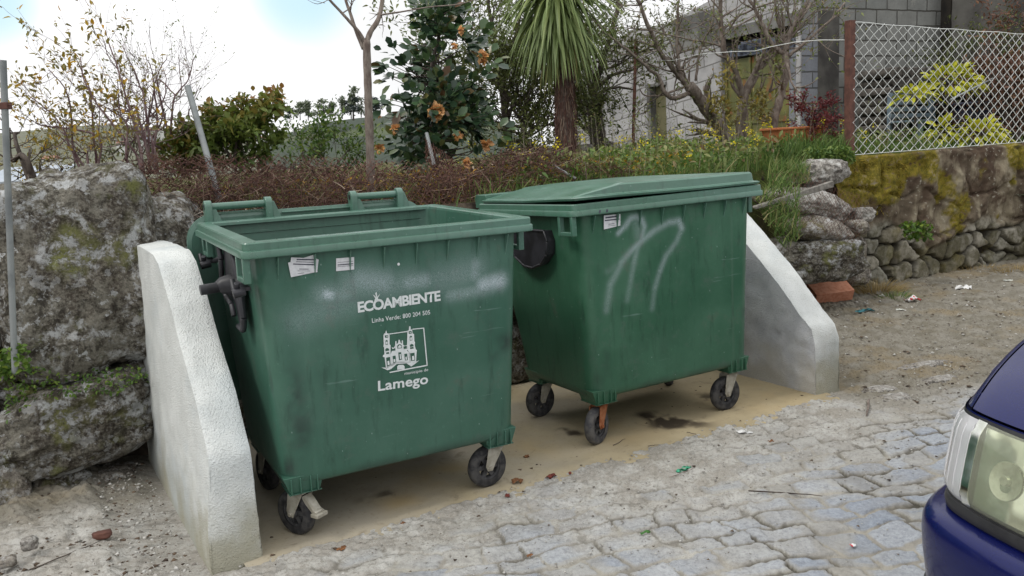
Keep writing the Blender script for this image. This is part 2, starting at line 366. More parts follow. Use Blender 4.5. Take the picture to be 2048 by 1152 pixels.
pav = t.mix(t.rng(t.attr('stone'), .2, .8), sand, stc); pav = t.mix(t.math('MULTIPLY', t.attr('sandf'), .55), pav, sand); pav = t.mix(t.rng(t.noise(95, 3, .8), .60, .70, 0, .45), pav, (.17, .18, .20))
grit = t.mix(t.rng(nA, .35, .62), (.45, .44, .41), (.33, .31, .275)); grit = t.mix(t.rng(nB, .50, .64, 0, .7), grit, (.22, .205, .175)); grit = t.mix(t.rng(nD, .6, .7, 0, .7), grit, (.54, .54, .52)); grit = t.mix(t.rng(t.noise(110, 3, .8), .28, .42, .75, 0), grit, (.13, .12, .10))
c = t.mix(t.attr('cover'), grit, pav)
c = t.mix(t.rng(nC, .5, .66, 0, .3), c, (.24, .215, .165)); c = t.mix(t.math('MULTIPLY', t.attr('crack'), .95), c, (.055, .05, .038))
dr = t.mix(t.rng(nA, .35, .65), (.165, .15, .115), (.235, .22, .185)); dr = t.mix(t.rng(nC, .5, .64, 0, .6), dr, (.22, .17, .095)); dr = t.mix(t.rng(nB, .52, .66, 0, .8), dr, (.10, .083, .065)); dr = t.mix(t.rng(nD, .68, .76, 0, .8), dr, (.36, .34, .30))
c = t.mix(t.attr('dirt'), c, dr); t.color(c); t.bump(nB, .8, .010); t.bump(nD, .8, .004); M['street'] = t.m
tag(link('street', me, M['street'], smooth=True), kind='structure')

# cement pad under the bins
pu = np.arange(.12, 3.62, .02); pv = np.concatenate([np.arange(-2.0, -.1, .03), np.arange(-.1, .2, .0075)])
U, V = np.meshgrid(pu, pv); u = U.ravel(); v = V.ravel(); px_ = WP[0]+WF[0]*u+WN[0]*v; py_ = WP[1]+WF[1]*u+WN[1]*v
edge = .0+.03*fbm(P3(px_, py_), 5, 3, 3); z = .004+.011*sstep(.09, -.03, v-edge)+.0012*fbm(P3(px_, py_), 20, 3, 2)-.02*sstep(.09, .17, v-edge)
stn = np.zeros(len(px_)); och = np.zeros(len(px_))
for (qx, qy, r_, a_) in ((1338, 848, .13, 1.), (1300, 838, .10, .8), (1390, 852, .12, .5), (1150, 872, .06, .7), (1125, 866, .05, .6), (1420, 800, .14, .5), (760, 1000, .12, .5)):
    q = gnd(qx, qy); stn = np.maximum(stn, a_*np.exp(-((px_-q[0])**2+(py_-q[1])**2)/r_**2)*np.clip(.65+.9*fbm(P3(px_, py_), 14, 4, 12), 0, 1))
for (qx, qy, r_, a_) in ((850, 965, .12, .9), (900, 950, .10, .8), (800, 1010, .10, .8), (1080, 900, .2, .6), (1250, 870, .25, .6), (1500, 800, .3, .6)):
    q = gnd(qx, qy); och = np.maximum(och, a_*np.exp(-((px_-q[0])**2+(py_-q[1])**2)/r_**2)*np.clip(.7+.6*fbm(P3(px_, py_), 8, 3, 13), 0, 1))
me = raw('cement_pad', np.stack([px_, py_, z], -1), grid_faces(len(pu), len(pv))[:, ::-1], {'stain': stn, 'ochre': och})
t = NT('pad_cement', .9, .2); nA = t.noise(3, 5, .6); nB = t.noise(40, 4, .7); nC = t.noise(6, 5, .7, None, .8); nP = t.noise(1.6, 3, .6)
c = t.mix(t.rng(nA, .35, .7), (.40, .335, .215), (.31, .26, .165)); gg = t.math('ADD', t.math('MULTIPLY', t.sep(t.co())[0], -.22), t.math('MULTIPLY', nP, 1.2)); c = t.mix(t.rng(gg, .35, .95, 0, .6), c, (.37, .35, .31)); c = t.mix(t.rng(nB, .55, .7, 0, .4), c, (.22, .18, .12))
c = t.mix(t.attr('ochre'), c, (.42, .315, .165)); c = t.mix(t.rng(t.attr('stain'), .05, .6), c, (.055, .042, .028)); c = t.mix(t.rng(nC, .6, .72, 0, .5), c, (.16, .125, .08)); t.color(c); t.bump(nB, .4, .004); M['pad'] = t.m
tag(link('cement_pad', me, M['pad'], smooth=True), kind='structure')

# terrace of earth behind the old wall, dropping to the street
ts = axis([(-9, -3, .5), (-3, 10, .08), (10, 22, .5)]); tt = np.concatenate([[0., 0.02, .06, .12], np.arange(.2, 6, .1), np.arange(6, 24.1, .6)])
S, T = np.meshgrid(ts, tt); s = S.ravel(); tv = T.ravel(); t0 = wall_t0(s)
bx = O1[0]+E1[0]*s+N1[0]*(tv+t0+.28); by = O1[1]+E1[1]*s+N1[1]*(tv+t0+.28)
top = 1.22+.05*sstep(3.5, 6, s)
zz = top*sstep(-.01, .1, tv)+.05*fbm(P3(bx, by), 1.2, 4, 7)*sstep(0, .5, tv)-.15*sstep(0, .01, .005-tv)
zz = zz-.35*sstep(7, 13, tv)*sstep(2.0, -2, s)
me = raw('terrace_earth', np.stack([bx, by, zz], -1), grid_faces(len(ts), len(tt)))
tag(link('terrace_earth', me, M['terrace'], smooth=True), kind='structure')

# far terrain: valley floor, terraced hill, far ridge; polar sheet round the viewpoint, reaching 2.5 km
ang = np.linspace(-70, 70, 281); rr = np.concatenate([np.geomspace(11, 170, 70), np.geomspace(176, 2600, 60)])
A, R = np.meshgrid(np.radians(ang), rr); a = A.ravel(); r = R.ravel(); hx = r*np.sin(a); hy = r*np.cos(a)
pxl = 1024+F_*np.tan(a)/1.0                                       # bearing expressed along the photo's width
valley = 1.2-14*sstep(9, 75, r)-16*sstep(70, 260, r)
near_top = np.interp(pxl, [250, 420, 560, 640, 740, 900, 1300], [-34, -24, 4.2, 6.6, 7.6, 8.6, 10])
hill = sstep(40, 150, r)*(1-.0*r); nearh = valley*(1-sstep(28, 148, r))+near_top*sstep(28, 148, r)
nearh = nearh-.0*r+(fbm(P3(hx, hy), .03, 4, 3))*1.2*sstep(30, 90, r)
terr = np.round(nearh/1.6)*1.6; nearh = nearh*.45+terr*.55*1.0
far_top = np.interp(pxl, [-900, 0, 110, 220, 300, 420, 560, 900, 1400], [16, 30, 32, 34, 32.5, 27, 20, 14, 14])
farh = valley*(1-sstep(190, 640, r))+(far_top+5*fbm(P3(hx, hy), .004, 3, 8)*.35)*sstep(190, 640, r)
w = sstep(430, 560, pxl)
hz_ = np.where(w > 0, nearh*w+valley*(1-w), valley); hz_ = np.where(r > 155, np.minimum(hz_, hz_), hz_)
hz_ = hz_*(1-sstep(165, 240, r))+farh*sstep(165, 240, r)
hz_ = np.where(r > 165, np.maximum(hz_, farh*sstep(200, 640, r)-30*(1-sstep(200, 640, r))), hz_)
rgt = sstep(900, 1150, pxl); hz_ = hz_*(1-rgt)+rgt*(1.0+0*r)
me = raw('hills', np.stack([hx, hy, hz_-.25], -1), grid_faces(len(ang), len(rr))[:, ::-1])
t = NT('hill_fields', .95, .1); v = t.co(scale=(.02, .02, .02)); nA = t.noise(1.2, 6, .6, v); nB = t.noise(9, 5, .7, v); nC = t.noise(.25, 4, .6, v)
zc = t.sep(t.co())[2]; band = t.noise(1, 3, .5, t.co(scale=(.012, .012, .45)))
c = t.mix(t.rng(nA, .35, .62), (.075, .105, .055), (.105, .115, .075)); c = t.mix(t.rng(band, .44, .52, 0, .8), c, (.05, .062, .055)); c = t.mix(t.rng(nB, .5, .66, 0, .6), c, (.07, .085, .05))
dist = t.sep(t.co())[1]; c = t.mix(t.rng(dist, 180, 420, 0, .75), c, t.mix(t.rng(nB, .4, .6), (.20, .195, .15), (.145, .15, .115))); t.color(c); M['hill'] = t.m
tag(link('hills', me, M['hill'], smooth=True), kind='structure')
me = raw('ground', [(-2500, -2500, -.4), (2500, -2500, -.4), (2500, 12, -.4), (-2500, 12, -.4)], [(0, 1, 2, 3)])
tag(link('ground', me, M['soil']), kind='structure')

# ------------------------------------------------------------------ concrete side walls of the bin bay
def side_wall(name, P, th, prof, mats, label, lean=0., seed=1, right=False):
    """P front outer/left ground point; profile in (s,z) going back; th thickness along WF"""
    dv = np.array([-.515, .857]); tvec = np.array([.857, .515])
    prof = np.array(prof); Ls = [0]
    pts = []
    for i in range(len(prof)-1):
        n = max(2, int(np.linalg.norm(prof[i+1]-prof[i])/.03))
        for k in range(n): pts.append(prof[i]+(prof[i+1]-prof[i])*k/n)
    pts.append(prof[-1]); pts = np.array(pts); n = len(pts)
    nt_ = max(5, int(th/.02)); V = []; 
    # strip over the profile from left face bottom ... build closed outline: left face, top/front strip, right face
    tw = np.linspace(0, 1, nt_)
    Vs = []
    for q in tw:
        for (s_, z_) in pts:
            inset = lean*sstep(.1, .5, z_)*(1-q)
            w_ = th*q+inset; e = .006*((2*q-1)**8)      # eased arrises
            nx = 1 if True else 0
            Vs.append((P[0]+dv[0]*(s_+e)+tvec[0]*w_, P[1]+dv[1]*(s_+e)+tvec[1]*w_, max(z_-e, -.05)))
    Vs = np.array(Vs); nv_ = fbm(Vs, 7, 4, seed)*.0035+fbm(Vs, 40, 2, seed)*.0022
    Vs[:, 0] += nv_*.5; Vs[:, 1] += -nv_*.8; Vs[:, 2] += nv_*.7*(Vs[:, 2] > .02)
    Fs = grid_faces(n, nt_)
    # side faces as grids down to the ground
    parts = [(Vs, Fs)]
    for q, col_ in ((0, 0), (1, nt_-1)):
        top_ = Vs[col_*n:(col_+1)*n]; k = 26; rows = []
        back = prof[:, 0].max()
        for j in range(k):
            f = j/(k-1); row = top_.copy()
            base = np.array([(P[0]+dv[0]*s_+tvec[0]*th*q, P[1]+dv[1]*s_+tvec[1]*th*q, -.05) for s_, z_ in pts])
            # columns collapse along the front edge: blend to base
            row = top_*(1-f)+base*f
            if 0 < j < k-1:
                nn = fbm(row, 11, 4, seed+3+q)*(.004 if not right else .005)+fbm(row, 50, 2, seed+9)*(.002 if not right else .0045); nn *= min(1, 4*f, 6*(1-f))
                row[:, 0] += tvec[0]*nn; row[:, 1] += tvec[1]*nn
            rows.append(row)
        parts.append((np.concatenate(rows), grid_faces(n, k)))
    V = np.concatenate([p[0] for p in parts]); off = 0; Fq = []; mi = []
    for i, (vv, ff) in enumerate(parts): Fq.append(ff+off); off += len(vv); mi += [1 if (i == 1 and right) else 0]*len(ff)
    me = raw(name, V, np.concatenate(Fq))
    me.polygons.foreach_set('material_index', mi)
    b = bmesh.new(); b.from_mesh(me); bmesh.ops.remove_doubles(b, verts=b.verts, dist=.0005)
    bmesh.ops.recalc_face_normals(b, faces=b.faces); b.to_mesh(me); b.free()
    o = link(name, me, mats, angle=42); return tag(o, label, 'wall', 'concrete side walls of the bin bay')
PR = [(0, -.05), (0, .2), (.003, .43), (.03, .475), (.153, .60), (.30, .74), (.50, .93), (.70, 1.13), (.76, 1.175), (.90, 1.185), (1.5, 1.2), (1.52, -.05)]
PRL = [(0, -.05), (0, .2), (.003, .44), (.012, .47), (.153, .675), (.347, .855), (.50, 1.02), (.66, 1.165), (.78, 1.20), (1.1, 1.205), (1.55, 1.2), (1.57, -.05)]
side_wall('concrete_wall', (-1.226, 3.043), .197, PRL, [M['wash']], 'rough whitewashed sloping concrete wall left of the open bin', lean=.04, seed=3)
PRR = [(0, -.05), (0, .2), (.002, .34), (.03, .42), (.12, .50), (.28, .67), (.50, .87), (.76, 1.10), (.9, 1.17), (1.5, 1.19), (1.52, -.05)]
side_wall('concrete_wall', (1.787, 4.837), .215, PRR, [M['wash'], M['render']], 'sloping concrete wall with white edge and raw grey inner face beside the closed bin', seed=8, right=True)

# ------------------------------------------------------------------ wheeled bins
BW, BD, BH = 1.269, 1.073, 1.2846
BT = [(-.4581, 3.4117, .5031, .0237, .0072, .0023), (.9032, 4.3402, .4886, -.0261, -.0129, -.002)]
def bin_root(k, label):
    x, y, yaw, tx, ty, tz = BT[k]
    r = empty('wheeled_bin', (x, y, tz-.5*tx), 0, label, 'wheeled bin', 'green wheeled bins in the bay')
    r.rotation_mode = 'XYZ'
    Mx = Matrix.Rotation(yaw, 4, 'Z') @ Matrix.Rotation(tx, 4, 'X') @ Matrix.Rotation(ty, 4, 'Y')
    r.rotation_euler = Mx.to_euler()
    r['_m'] = 0; del r['_m']
    return r, Matrix.Translation(Vector((x, y, tz-.5*tx))) @ Mx
def yfront(z): return .035+(1.22-z)/(1.22-.265)*.035
def panel(x):  return -.005*sstep(-.425, -.40, x)*(1-sstep(.40, .425, x))
def onfront(Mi, px, py):
    """local (x,z) where the sight line meets the front face"""
    o = Mi @ Vector(EYE); d = (Mi.to_3x3() @ Vector(ray(px, py)))
    # plane y = .035+(1.22-z)*k
    k = .035/.955; t = (.035+(1.22-o.z)*k-o.y)/(d.y+k*d.z); p = o+d*t; return p.x, p.z
def seg_d(px, pz, a, b):
    a = np.array(a); b = np.array(b); ab = b-a; t = np.clip(((px-a[0])*ab[0]+(pz-a[1])*ab[1])/(ab@ab+1e-9), 0, 1)
    return np.hypot(px-a[0]-t*ab[0], pz-a[1]-t*ab[1])
def rrect(x0, x1, y0, y1, r, nf=4, ns=4, nc=6):
    """rounded rectangle loop ccw starting front-left; returns list of (x,y)"""
    P = []
    def seg(ax, ay, bx, by, n): 
        for i in range(n): P.append((ax+(bx-ax)*i/n, ay+(by-ay)*i/n))
    def arc(cx, cy, a0, n):
        for i in range(n): a = a0+math.pi/2*i/n; P.append((cx+r*math.cos(a), cy+r*math.sin(a)))
    arc(x0+r, y0+r, math.pi, nc); seg(x0+r, y0, x1-r, y0, nf); arc(x1-r, y0+r, -math.pi/2, nc); seg(x1, y0+r, x1, y1-r, ns)
    arc(x1-r, y1-r, 0, nc); seg(x1-r, y1, x0+r, y1, nf); arc(x0+r, y1-r, math.pi/2, nc); seg(x0, y1-r, x0, y0+r, ns)
    return P
def bin_body(root, mat, spray, grime, seed):
    rows = []; zs = np.concatenate([[.262, .262, .266, .274, .288], np.linspace(.31, 1.222, 96)])
    nf = 150
    for i, z in enumerate(zs):
        f = (z-.265)/.957; f = max(0, min(1, f)); hw = .539+.031*f; yb = .80+.235*f; yf = yfront(z); r = .085-.02*f
        ins = [.30, .045, .02, .008, .002][i] if i < 5 else 0
        L = rrect(-hw+ins, hw-ins, yf+ins, yb-ins, max(.03, r-ins*.5), nf, 26, 9)
        rows.append([(a, b, z) for a, b in L])
    n = len(rows[0]); outer = np.array(rows).reshape(-1, 3)
    fr_ = (outer[:, 1] < yfront(outer[:, 2])+.02)
    outer[:, 1] += np.where(fr_, [panel(q) for q in outer[:, 0]], 0)
    dent = fbm(outer, 2.5, 3, seed)*.0022*sstep(1.22, 1.1, outer[:, 2]); outer[:, 0] += dent*(~fr_)
    # inner shell
    zi = np.linspace(1.268, .30, 14); inr = []
    for z in zi:
        f = (z-.265)/.957; hw = .539+.031*min(f, 1)-.010; yb = .80+.235*min(f, 1)-.012; yf = .060+(1.22-min(z, 1.22))*.022
        inr.append([(a, b, z) for a, b in rrect(-hw, hw, yf, yb, .06, nf, 26, 9)])
    inr.append([(a*.05, .45+(b-.45)*.05, .295) for a, b, z in inr[-1]])
    inner = np.array(inr).reshape(-1, 3)
    V = np.concatenate([outer, inner]); Fa = grid_faces(n, len(rows), True); Fb = grid_faces(n, len(inr), True)+len(outer)
    sp = np.zeros(len(V)); gr = np.zeros(len(V)); isf = (V[:, 1] < yfront(V[:, 2])+.03); isf[len(outer):] = False
    for pts, wd, am in spray:
        for i in range(len(pts)-1):
            dd = seg_d(V[:, 0], V[:, 2], pts[i], pts[i+1]); sp = np.maximum(sp, am[i]*np.exp(-(dd/wd)**2)*isf)
    for (cx, cz, rx, rz, a_) in grime:
        dd = ((V[:, 0]-cx)/rx)**2+((V[:, 2]-cz)/rz)**2; gr = np.maximum(gr, a_*np.exp(-dd*1.5)*np.clip(.5+fbm(V, 14, 3, seed+5), 0, 1)*isf)
    gr = np.maximum(gr, .45*sstep(.33, .265, V[:, 2])*np.clip(.6+fbm(V, 6, 3, 2), 0, 1)); gr[len(outer):] = .16*np.clip(.5+fbm(V[len(outer):], 5, 3, 2), 0, 1)
    me = raw('body', V, np.concatenate([Fa, Fb]), {'spray': sp, 'grime': gr}); return link('body', me, mat, root, smooth=True)
def band_loft(prof, r0, mat, name, root, nf=30, ns=16, back_extra=0):
    """prof: list of (outset, z)"""
    rows = [[(a, b, z) for a, b in rrect(-BW/2-o, BW/2+o, 0-o, BD+o, max(.012, r0+o), nf, ns, 7)] for o, z in prof]
    n = len(rows[0]); V = np.array(rows).reshape(-1, 3); Fq = grid_faces(n, len(rows), True)
    me = raw(name, V, Fq); me.update(); return link(name, me, mat, root, angle=28)
def bracket(mb, sx, y, w=.125, h=.118):
    """square open pocket below the side rim; sx = -1/+1"""
    x0 = sx*(BW/2-.004); x1 = sx*(BW/2-.032); z1 = BH-.032; z0 = z1-h; t_ = .02
    lo, hi = min(x0, x1), max(x0, x1)
    mb.box(lo, hi, y, y+t_, z0, z1); mb.box(lo, hi, y+w-t_, y+w, z0, z1); mb.box(lo, hi, y+t_, y+w-t_, z0, z0+t_)
def caster(root, Mi, mx, my, heading, zc, fork_mat, tyre_mat, brake=False, trail=.04):
    """swivel caster; heading = local direction of the trail in degrees; zc = local height of the axle"""
    c = bpy.data.objects.new('caster', None); COL.objects.link(c); c.parent = root; c.location = (mx, my, 0); c.rotation_euler = (0, 0, math.radians(heading))
    zt = .236
    mb = MB(); mb.box(-.052, .052, -.045, .045, zt-.005, zt); mb.lathe([(.0, -.006), (.034, -.006), (.036, -.012), (.034, -.02), (0, -.02)], 18, lambda a, b, w: (a, b, zt+w))
    mb.box(-.03, .034, -.034, .034, zt-.026, zt-.02)
    for sy in (-1, 1):
        y0, y1 = sorted((sy*.030, sy*.034)); poly = [(-.036, zt-.022), (.046, zt-.022), (trail+.024, zc+.010), (trail+.014, zc-.014), (trail-.012, zc-.014), (trail-.026, zc+.014)]
        mb.prism(poly, lambda u, v, w, y0=y0: (u, y0+w, v), .004)
        mb.tube([(trail, sy*.034, zc), (trail, sy*.043, zc)], .010, 8)
    for bx_, by_ in ((-.04, -.036), (-.04, .036), (.04, -.036), (.04, .036)): mb.tube([(bx_, by_, zt), (bx_, by_, zt+.004)], .008, 6)
    mb.build('fork', fork_mat, c, bevel=.001)
    w = MB()
    R = zc+0.0 if False else .0985
    prof = [(.060, -.021), (.085, -.023), (.093, -.020), (R, -.012), (R+.001, 0), (R, .012), (.093, .020), (.085, .023), (.060, .021)]
    w.lathe(prof, 44, lambda a, b, q: (trail+a, q, zc+b)); tyre = w.build('tyre', tyre_mat, c, angle=40)
    h = MB(); h.lathe([(.061, -.017), (.052, -.014), (.050, -.004), (.050, .004), (.052, .014), (.061, .017)], 40, lambda a, b, q: (trail+a, q, zc+b))
    h.lathe([(.0, -.024), (.017, -.024), (.019, -.018), (.019, .018), (.017, .024), (0, .024)], 20, lambda a, b, q: (trail+a, q, zc+b))
    for i in range(6):
        a = math.pi/3*i; ca, sa = math.cos(a), math.sin(a)
        P = []
        for q in (-.010, .010):
            for (rr_, ww) in ((.017, -.012), (.052, -.010), (.052, .010), (.017, .012)): P.append((trail+ca*rr_-sa*ww, q, zc+sa*rr_+ca*ww))
        h.hexa(P)
    h.build('hub', M['rim_grey'], c, angle=35)
    if brake:
        b_ = MB(); b_.prism([(-.03, zt-.03), (-.055, zt-.05), (-.085, zt-.085), (-.1, zt-.088), (-.1, zt-.1), (-.078, zt-.1), (-.04, zt-.066), (-.02, zt-.04)], lambda u, v, q: (u, -.022+q, v), .044)
        b_.box(-.115, -.075, -.03, .03, zt-.112, zt-.096); b_.build('brake_pedal', M['zinc'], c, bevel=.002)
    return c
def mounts(root, mat):
    for sx in (-1, 1):
        for fy, my in ((1, .155), (-1, .72)):
            mb = MB(); cx = sx*.455; zt = .2365
            y0 = .069 if fy == 1 else my+.075; y1 = my+.075 if fy == 1 else my-.075
            ya, yb = min(y0, y1), max(y0, y1)
            P = [(cx-.062, ya+.012, zt), (cx+.062, ya+.012, zt), (cx+.062, yb-.01, zt), (cx-.062, yb-.01, zt), (cx-.088, ya-.001, .312), (cx+.080, ya-.001, .312), (cx+.080, yb, .312), (cx-.088, yb, .312)]
            mb.hexa(P)
            for q in (-.058, -.02, .022, .05): mb.box(cx+q-.003, cx+q+.003, ya-.006, ya+.02, zt+.002, .305)
            mb.box(cx-.067, cx+.067, ya+.002, yb-.004, zt-.003, zt+.001)
            mb.build('caster_mount', mat, root, bevel=.002)

def build_bin(k, label, mat, mat2, spray_px, grime_px):
    root, Mw = bin_root(k, label); Mi = Mw.inverted()
    spray = [([onfront(Mi, *p) for p in pts], wd, am) for pts, wd, am in spray_px]
    grime = []
    for (gx_, gy_, rx, rz, a_) in grime_px:
        q = onfront(Mi, gx_, gy_); grime.append((q[0], q[1], rx, rz, a_))
    bin_body(root, mat, spray, grime, 10+k*7)
    # rim: stepped band with a wide top ledge
    prof = [(-.060, 1.2185), (-.004, 1.2225), (.0, 1.226), (.0, 1.2475), (-.002, 1.2515), (-.009, 1.2535), (-.010, 1.279), (-.014, 1.2842), (-.060, BH), (-.068, 1.2838), (-.072, 1.279), (-.073, 1.266)]
    # the side rim is shallower than the front: handled by brackets
    band_loft(prof, .035, mat2, 'rim', root)
    for sx in (-1, 1):
        for y_, w_, h_ in ((.02 if sx < 0 else .10, .135, .125), (.78, .125, .105)):
            br = MB(); bracket(br, sx, y_, w_, h_); br.build('pocket_frame', mat2, root, bevel=.003)
    for i in range(8):
        x = -.50+i*.1425; rb = MB(); rb.add([(x-.002, yfront(1.2)-.001+panel(x), 1.2185), (x-.002, .004, 1.2185), (x-.002, yfront(1.12)+panel(x)+.0005, 1.125), (x+.002, yfront(1.2)-.001+panel(x), 1.2185), (x+.002, .004, 1.2185), (x+.002, yfront(1.12)+panel(x)+.0005, 1.125)], [(0, 1, 2), (5, 4, 3), (0, 3, 4, 1), (1, 4, 5, 2), (2, 5, 3, 0)]); rb.build('rim_rib', mat2, root)
    mounts(root, mat)
    return root, Mw, Mi

def front_pt(x, z, off=.0065): return (x, yfront(z)-off, z)
def text_mesh(name, body, L, R, h, Mi, root, mat, bold=0., spacing=1., off=.0068, local=False):
    """set text from baseline point L to R (photo points or local x,z) with cap height h (metres)"""
    cu = bpy.data.curves.new(name, 'FONT'); cu.body = body; cu.size = 1; cu.offset = bold; cu.space_character = spacing; cu.resolution_u = 3; cu.extrude = 0
    tmp = bpy.data.objects.new(name, cu); COL.objects.link(tmp); dg = bpy.context.evaluated_depsgraph_get()
    me = bpy.data.meshes.new_from_object(tmp.evaluated_get(dg)); bpy.data.objects.remove(tmp)
    V = np.empty(len(me.vertices)*3, np.float32); me.vertices.foreach_get('co', V); V = V.reshape(-1, 3)
    l = L if local else onfront(Mi, *L); r = R if local else onfront(Mi, *R)
    dx, dz = r[0]-l[0], r[1]-l[1]; ln = math.hypot(dx, dz); ca, sa = dx/ln, dz/ln
    w = V[:, 0].max()-V[:, 0].min(); cap = .69
    u = (V[:, 0]-V[:, 0].min())/w*ln; v = V[:, 1]/cap*h
    X_ = l[0]+u*ca-v*sa; Z_ = l[1]+u*sa+v*ca
    out = np.stack([X_, .035+(1.22-Z_)/.955*.035-off, Z_], -1).astype(np.float32); me.vertices.foreach_set('co', out.ravel()); me.update()
    return link(name, me, mat, root)
def flat_polys(name, polys, Mi, root, mats, offs):
    mb = MB()
    for poly, mi in polys:
        mb.add([front_pt(*onfront(Mi, *p), offs[mi]+.001) for p in poly], [tuple(range(len(poly)))], mi)
    return mb.build(name, mats, root, fix=False)

# ---- bin A (left, open)
def S(pts, wd, am): return (pts, wd, am if hasattr(am, '__len__') else [am]*(len(pts)-1))
sprayA = [S([(652, 588), (660, 590)], .022, 1.0), S([(645, 590), (690, 588)], .05, .35), S([(722, 560), (770, 566)], .055, .5), S([(700, 600), (640, 620), (600, 640)], .07, .22),
          S([(815, 565), (850, 560)], .038, .5), S([(880, 560), (950, 540)], .07, .28), S([(950, 530), (948, 550)], .035, .45), S([(965, 568), (1000, 562)], .036, .9), S([(900, 590), (985, 575)], .03, .4), S([(700, 570), (760, 575), (820, 565)], .06, .3)]
grimeA = [(1010, 685, .06, .05, .75), (985, 700, .05, .06, .45), (590, 800, .045, .16, .7), (600, 860, .07, .12, .65), (575, 940, .04, .05, .9), (980, 640, .03, .1, .3), (640, 700, .02, .2, .3), (700, 600, .12, .01, .4), (640, 620, .1, .008, .6), (1005, 470, .1, .03, .4)]
rootA, MwA, MiA = build_bin(0, 'open green wheeled bin with white lettering and church emblem, lid hanging behind', M['bin_a'], M['bin_a2'], sprayA, grimeA)
white = M['white_ink']
text_mesh('lettering', 'ECOAMBIENTE', (715, 624), (880, 600), .041, MiA, rootA, white, bold=.035, spacing=.9)
flat_polys('leaf_mark', [([(744, 588), (752, 594), (759, 587), (754, 596), (758, 600), (751, 599), (747, 601), (749, 596)], 0), ([(749, 586), (752, 583), (753, 593), (751, 593)], 0)], MiA, rootA, [white], [.007])
text_mesh('lettering', 'Linha Verde: 800 204 505', (743, 645), (859, 628), .0185, MiA, rootA, white, bold=.008, spacing=1.05)
text_mesh('lettering', 'municipio de', (808, 749), (855, 741), .0125, MiA, rootA, white, bold=.006)
text_mesh('lettering', 'Lamego', (755, 781), (855, 766), .042, MiA, rootA, white, bold=.022, spacing=1.02)
# church emblem, drawn in the units of an enlarged view of the crest
def ez(X_, Y_): return (680+X_/5.008, 570+Y_/5.008)
Wp = []; Gp = []
def w_(*p): Wp.append(([ez(*q) for q in p], 0))
def g_(*p): Gp.append(([ez(*q) for q in p], 1))
def stroke(p, q, w=9):
    a = np.array(p, float); b = np.array(q, float); d = b-a; n = np.array([-d[1], d[0]])/np.linalg.norm(d)*w/2; w_(tuple(a-n), tuple(a+n), tuple(b+n), tuple(b-n))
stroke((485, 488), (668, 462), 9); stroke((718, 440), (836, 428), 9); stroke((831, 428), (866, 806), 11); stroke((868, 800), (490, 872), 12)
w_((428, 610), (432, 590), (428, 500), (438, 480), (445, 484), (456, 450), (466, 484), (476, 478), (490, 500), (490, 590), (500, 600), (500, 690), (505, 700), (513, 800), (455, 838), (440, 720), (422, 716), (424, 700), (438, 690), (436, 625))
w_((665, 590), (668, 470), (672, 450), (682, 452), (686, 410), (700, 412), (702, 446), (714, 438), (720, 480), (735, 490), (738, 560), (745, 570), (742, 600), (752, 640), (764, 650), (760, 672), (755, 770), (690, 775), (680, 660), (662, 640))
w_((500, 690), (520, 640), (510, 620), (530, 626), (545, 604), (548, 560), (558, 556), (560, 592), (575, 575), (580, 545), (592, 545), (598, 570), (612, 585), (612, 552), (622, 550), (626, 596), (640, 605), (668, 596), (668, 640), (664, 655), (700, 680), (700, 775), (560, 778), (510, 812))
w_((408, 822), (455, 824), (520, 780), (600, 762), (700, 775), (740, 768), (788, 750), (740, 790), (706, 812), (660, 780), (560, 788), (505, 838), (470, 850))
w_((567, 845), (566, 812), (580, 797), (626, 795), (640, 810), (642, 838))
g_((443, 500), (474, 498), (475, 522), (444, 524)); g_((448, 556), (458, 546), (470, 552), (472, 594), (450, 596)); g_((446, 640), (462, 626), (482, 634), (486, 652), (448, 660)); g_((456, 672), (484, 668), (484, 684), (456, 688))
g_((680, 460), (708, 456), (710, 482), (682, 486)); g_((690, 515), (700, 504), (714, 508), (717, 550), (693, 553)); g_((692, 598), (710, 584), (728, 594), (730, 610), (694, 616)); g_((694, 622), (728, 616), (730, 632), (696, 638))
g_((455, 724), (494, 716), (500, 792), (464, 816)); g_((520, 708), (548, 702), (556, 768), (526, 780)); g_((576, 672), (604, 668), (614, 742), (584, 750)); g_((636, 688), (664, 682), (672, 748), (644, 752)); g_((696, 680), (738, 674), (744, 752), (706, 758))
g_((512, 640), (546, 628), (548, 652), (514, 656)); g_((628, 612), (660, 604), (662, 632), (632, 638)); g_((566, 604), (580, 590), (600, 590), (612, 604), (612, 628), (568, 634))
w2 = []
for q in [((456, 512), (464, 500), (470, 512), (462, 518)), ((452, 570), (460, 560), (467, 566), (467, 588), (454, 590)), ((466, 760), (484, 752), (490, 792), (470, 798)), ((528, 740), (544, 736), (548, 764), (530, 770)), ((588, 690), (600, 686), (606, 734), (594, 738)), ((646, 716), (660, 712), (664, 742), (650, 746)), ((712, 708), (732, 704), (738, 744), (716, 750)), ((574, 612), (590, 596), (606, 608), (606, 622), (576, 628)), ((694, 528), (702, 516), (712, 522), (712, 545), (697, 548)), ((688, 470), (694, 464), (702, 472), (694, 478))]:
    w2.append(([ez(*p) for p in q], 2))
flat_polys('church_emblem', Wp+Gp+w2, MiA, rootA, [white, M['green_ink'], white], [.0066, .0074, .0082])
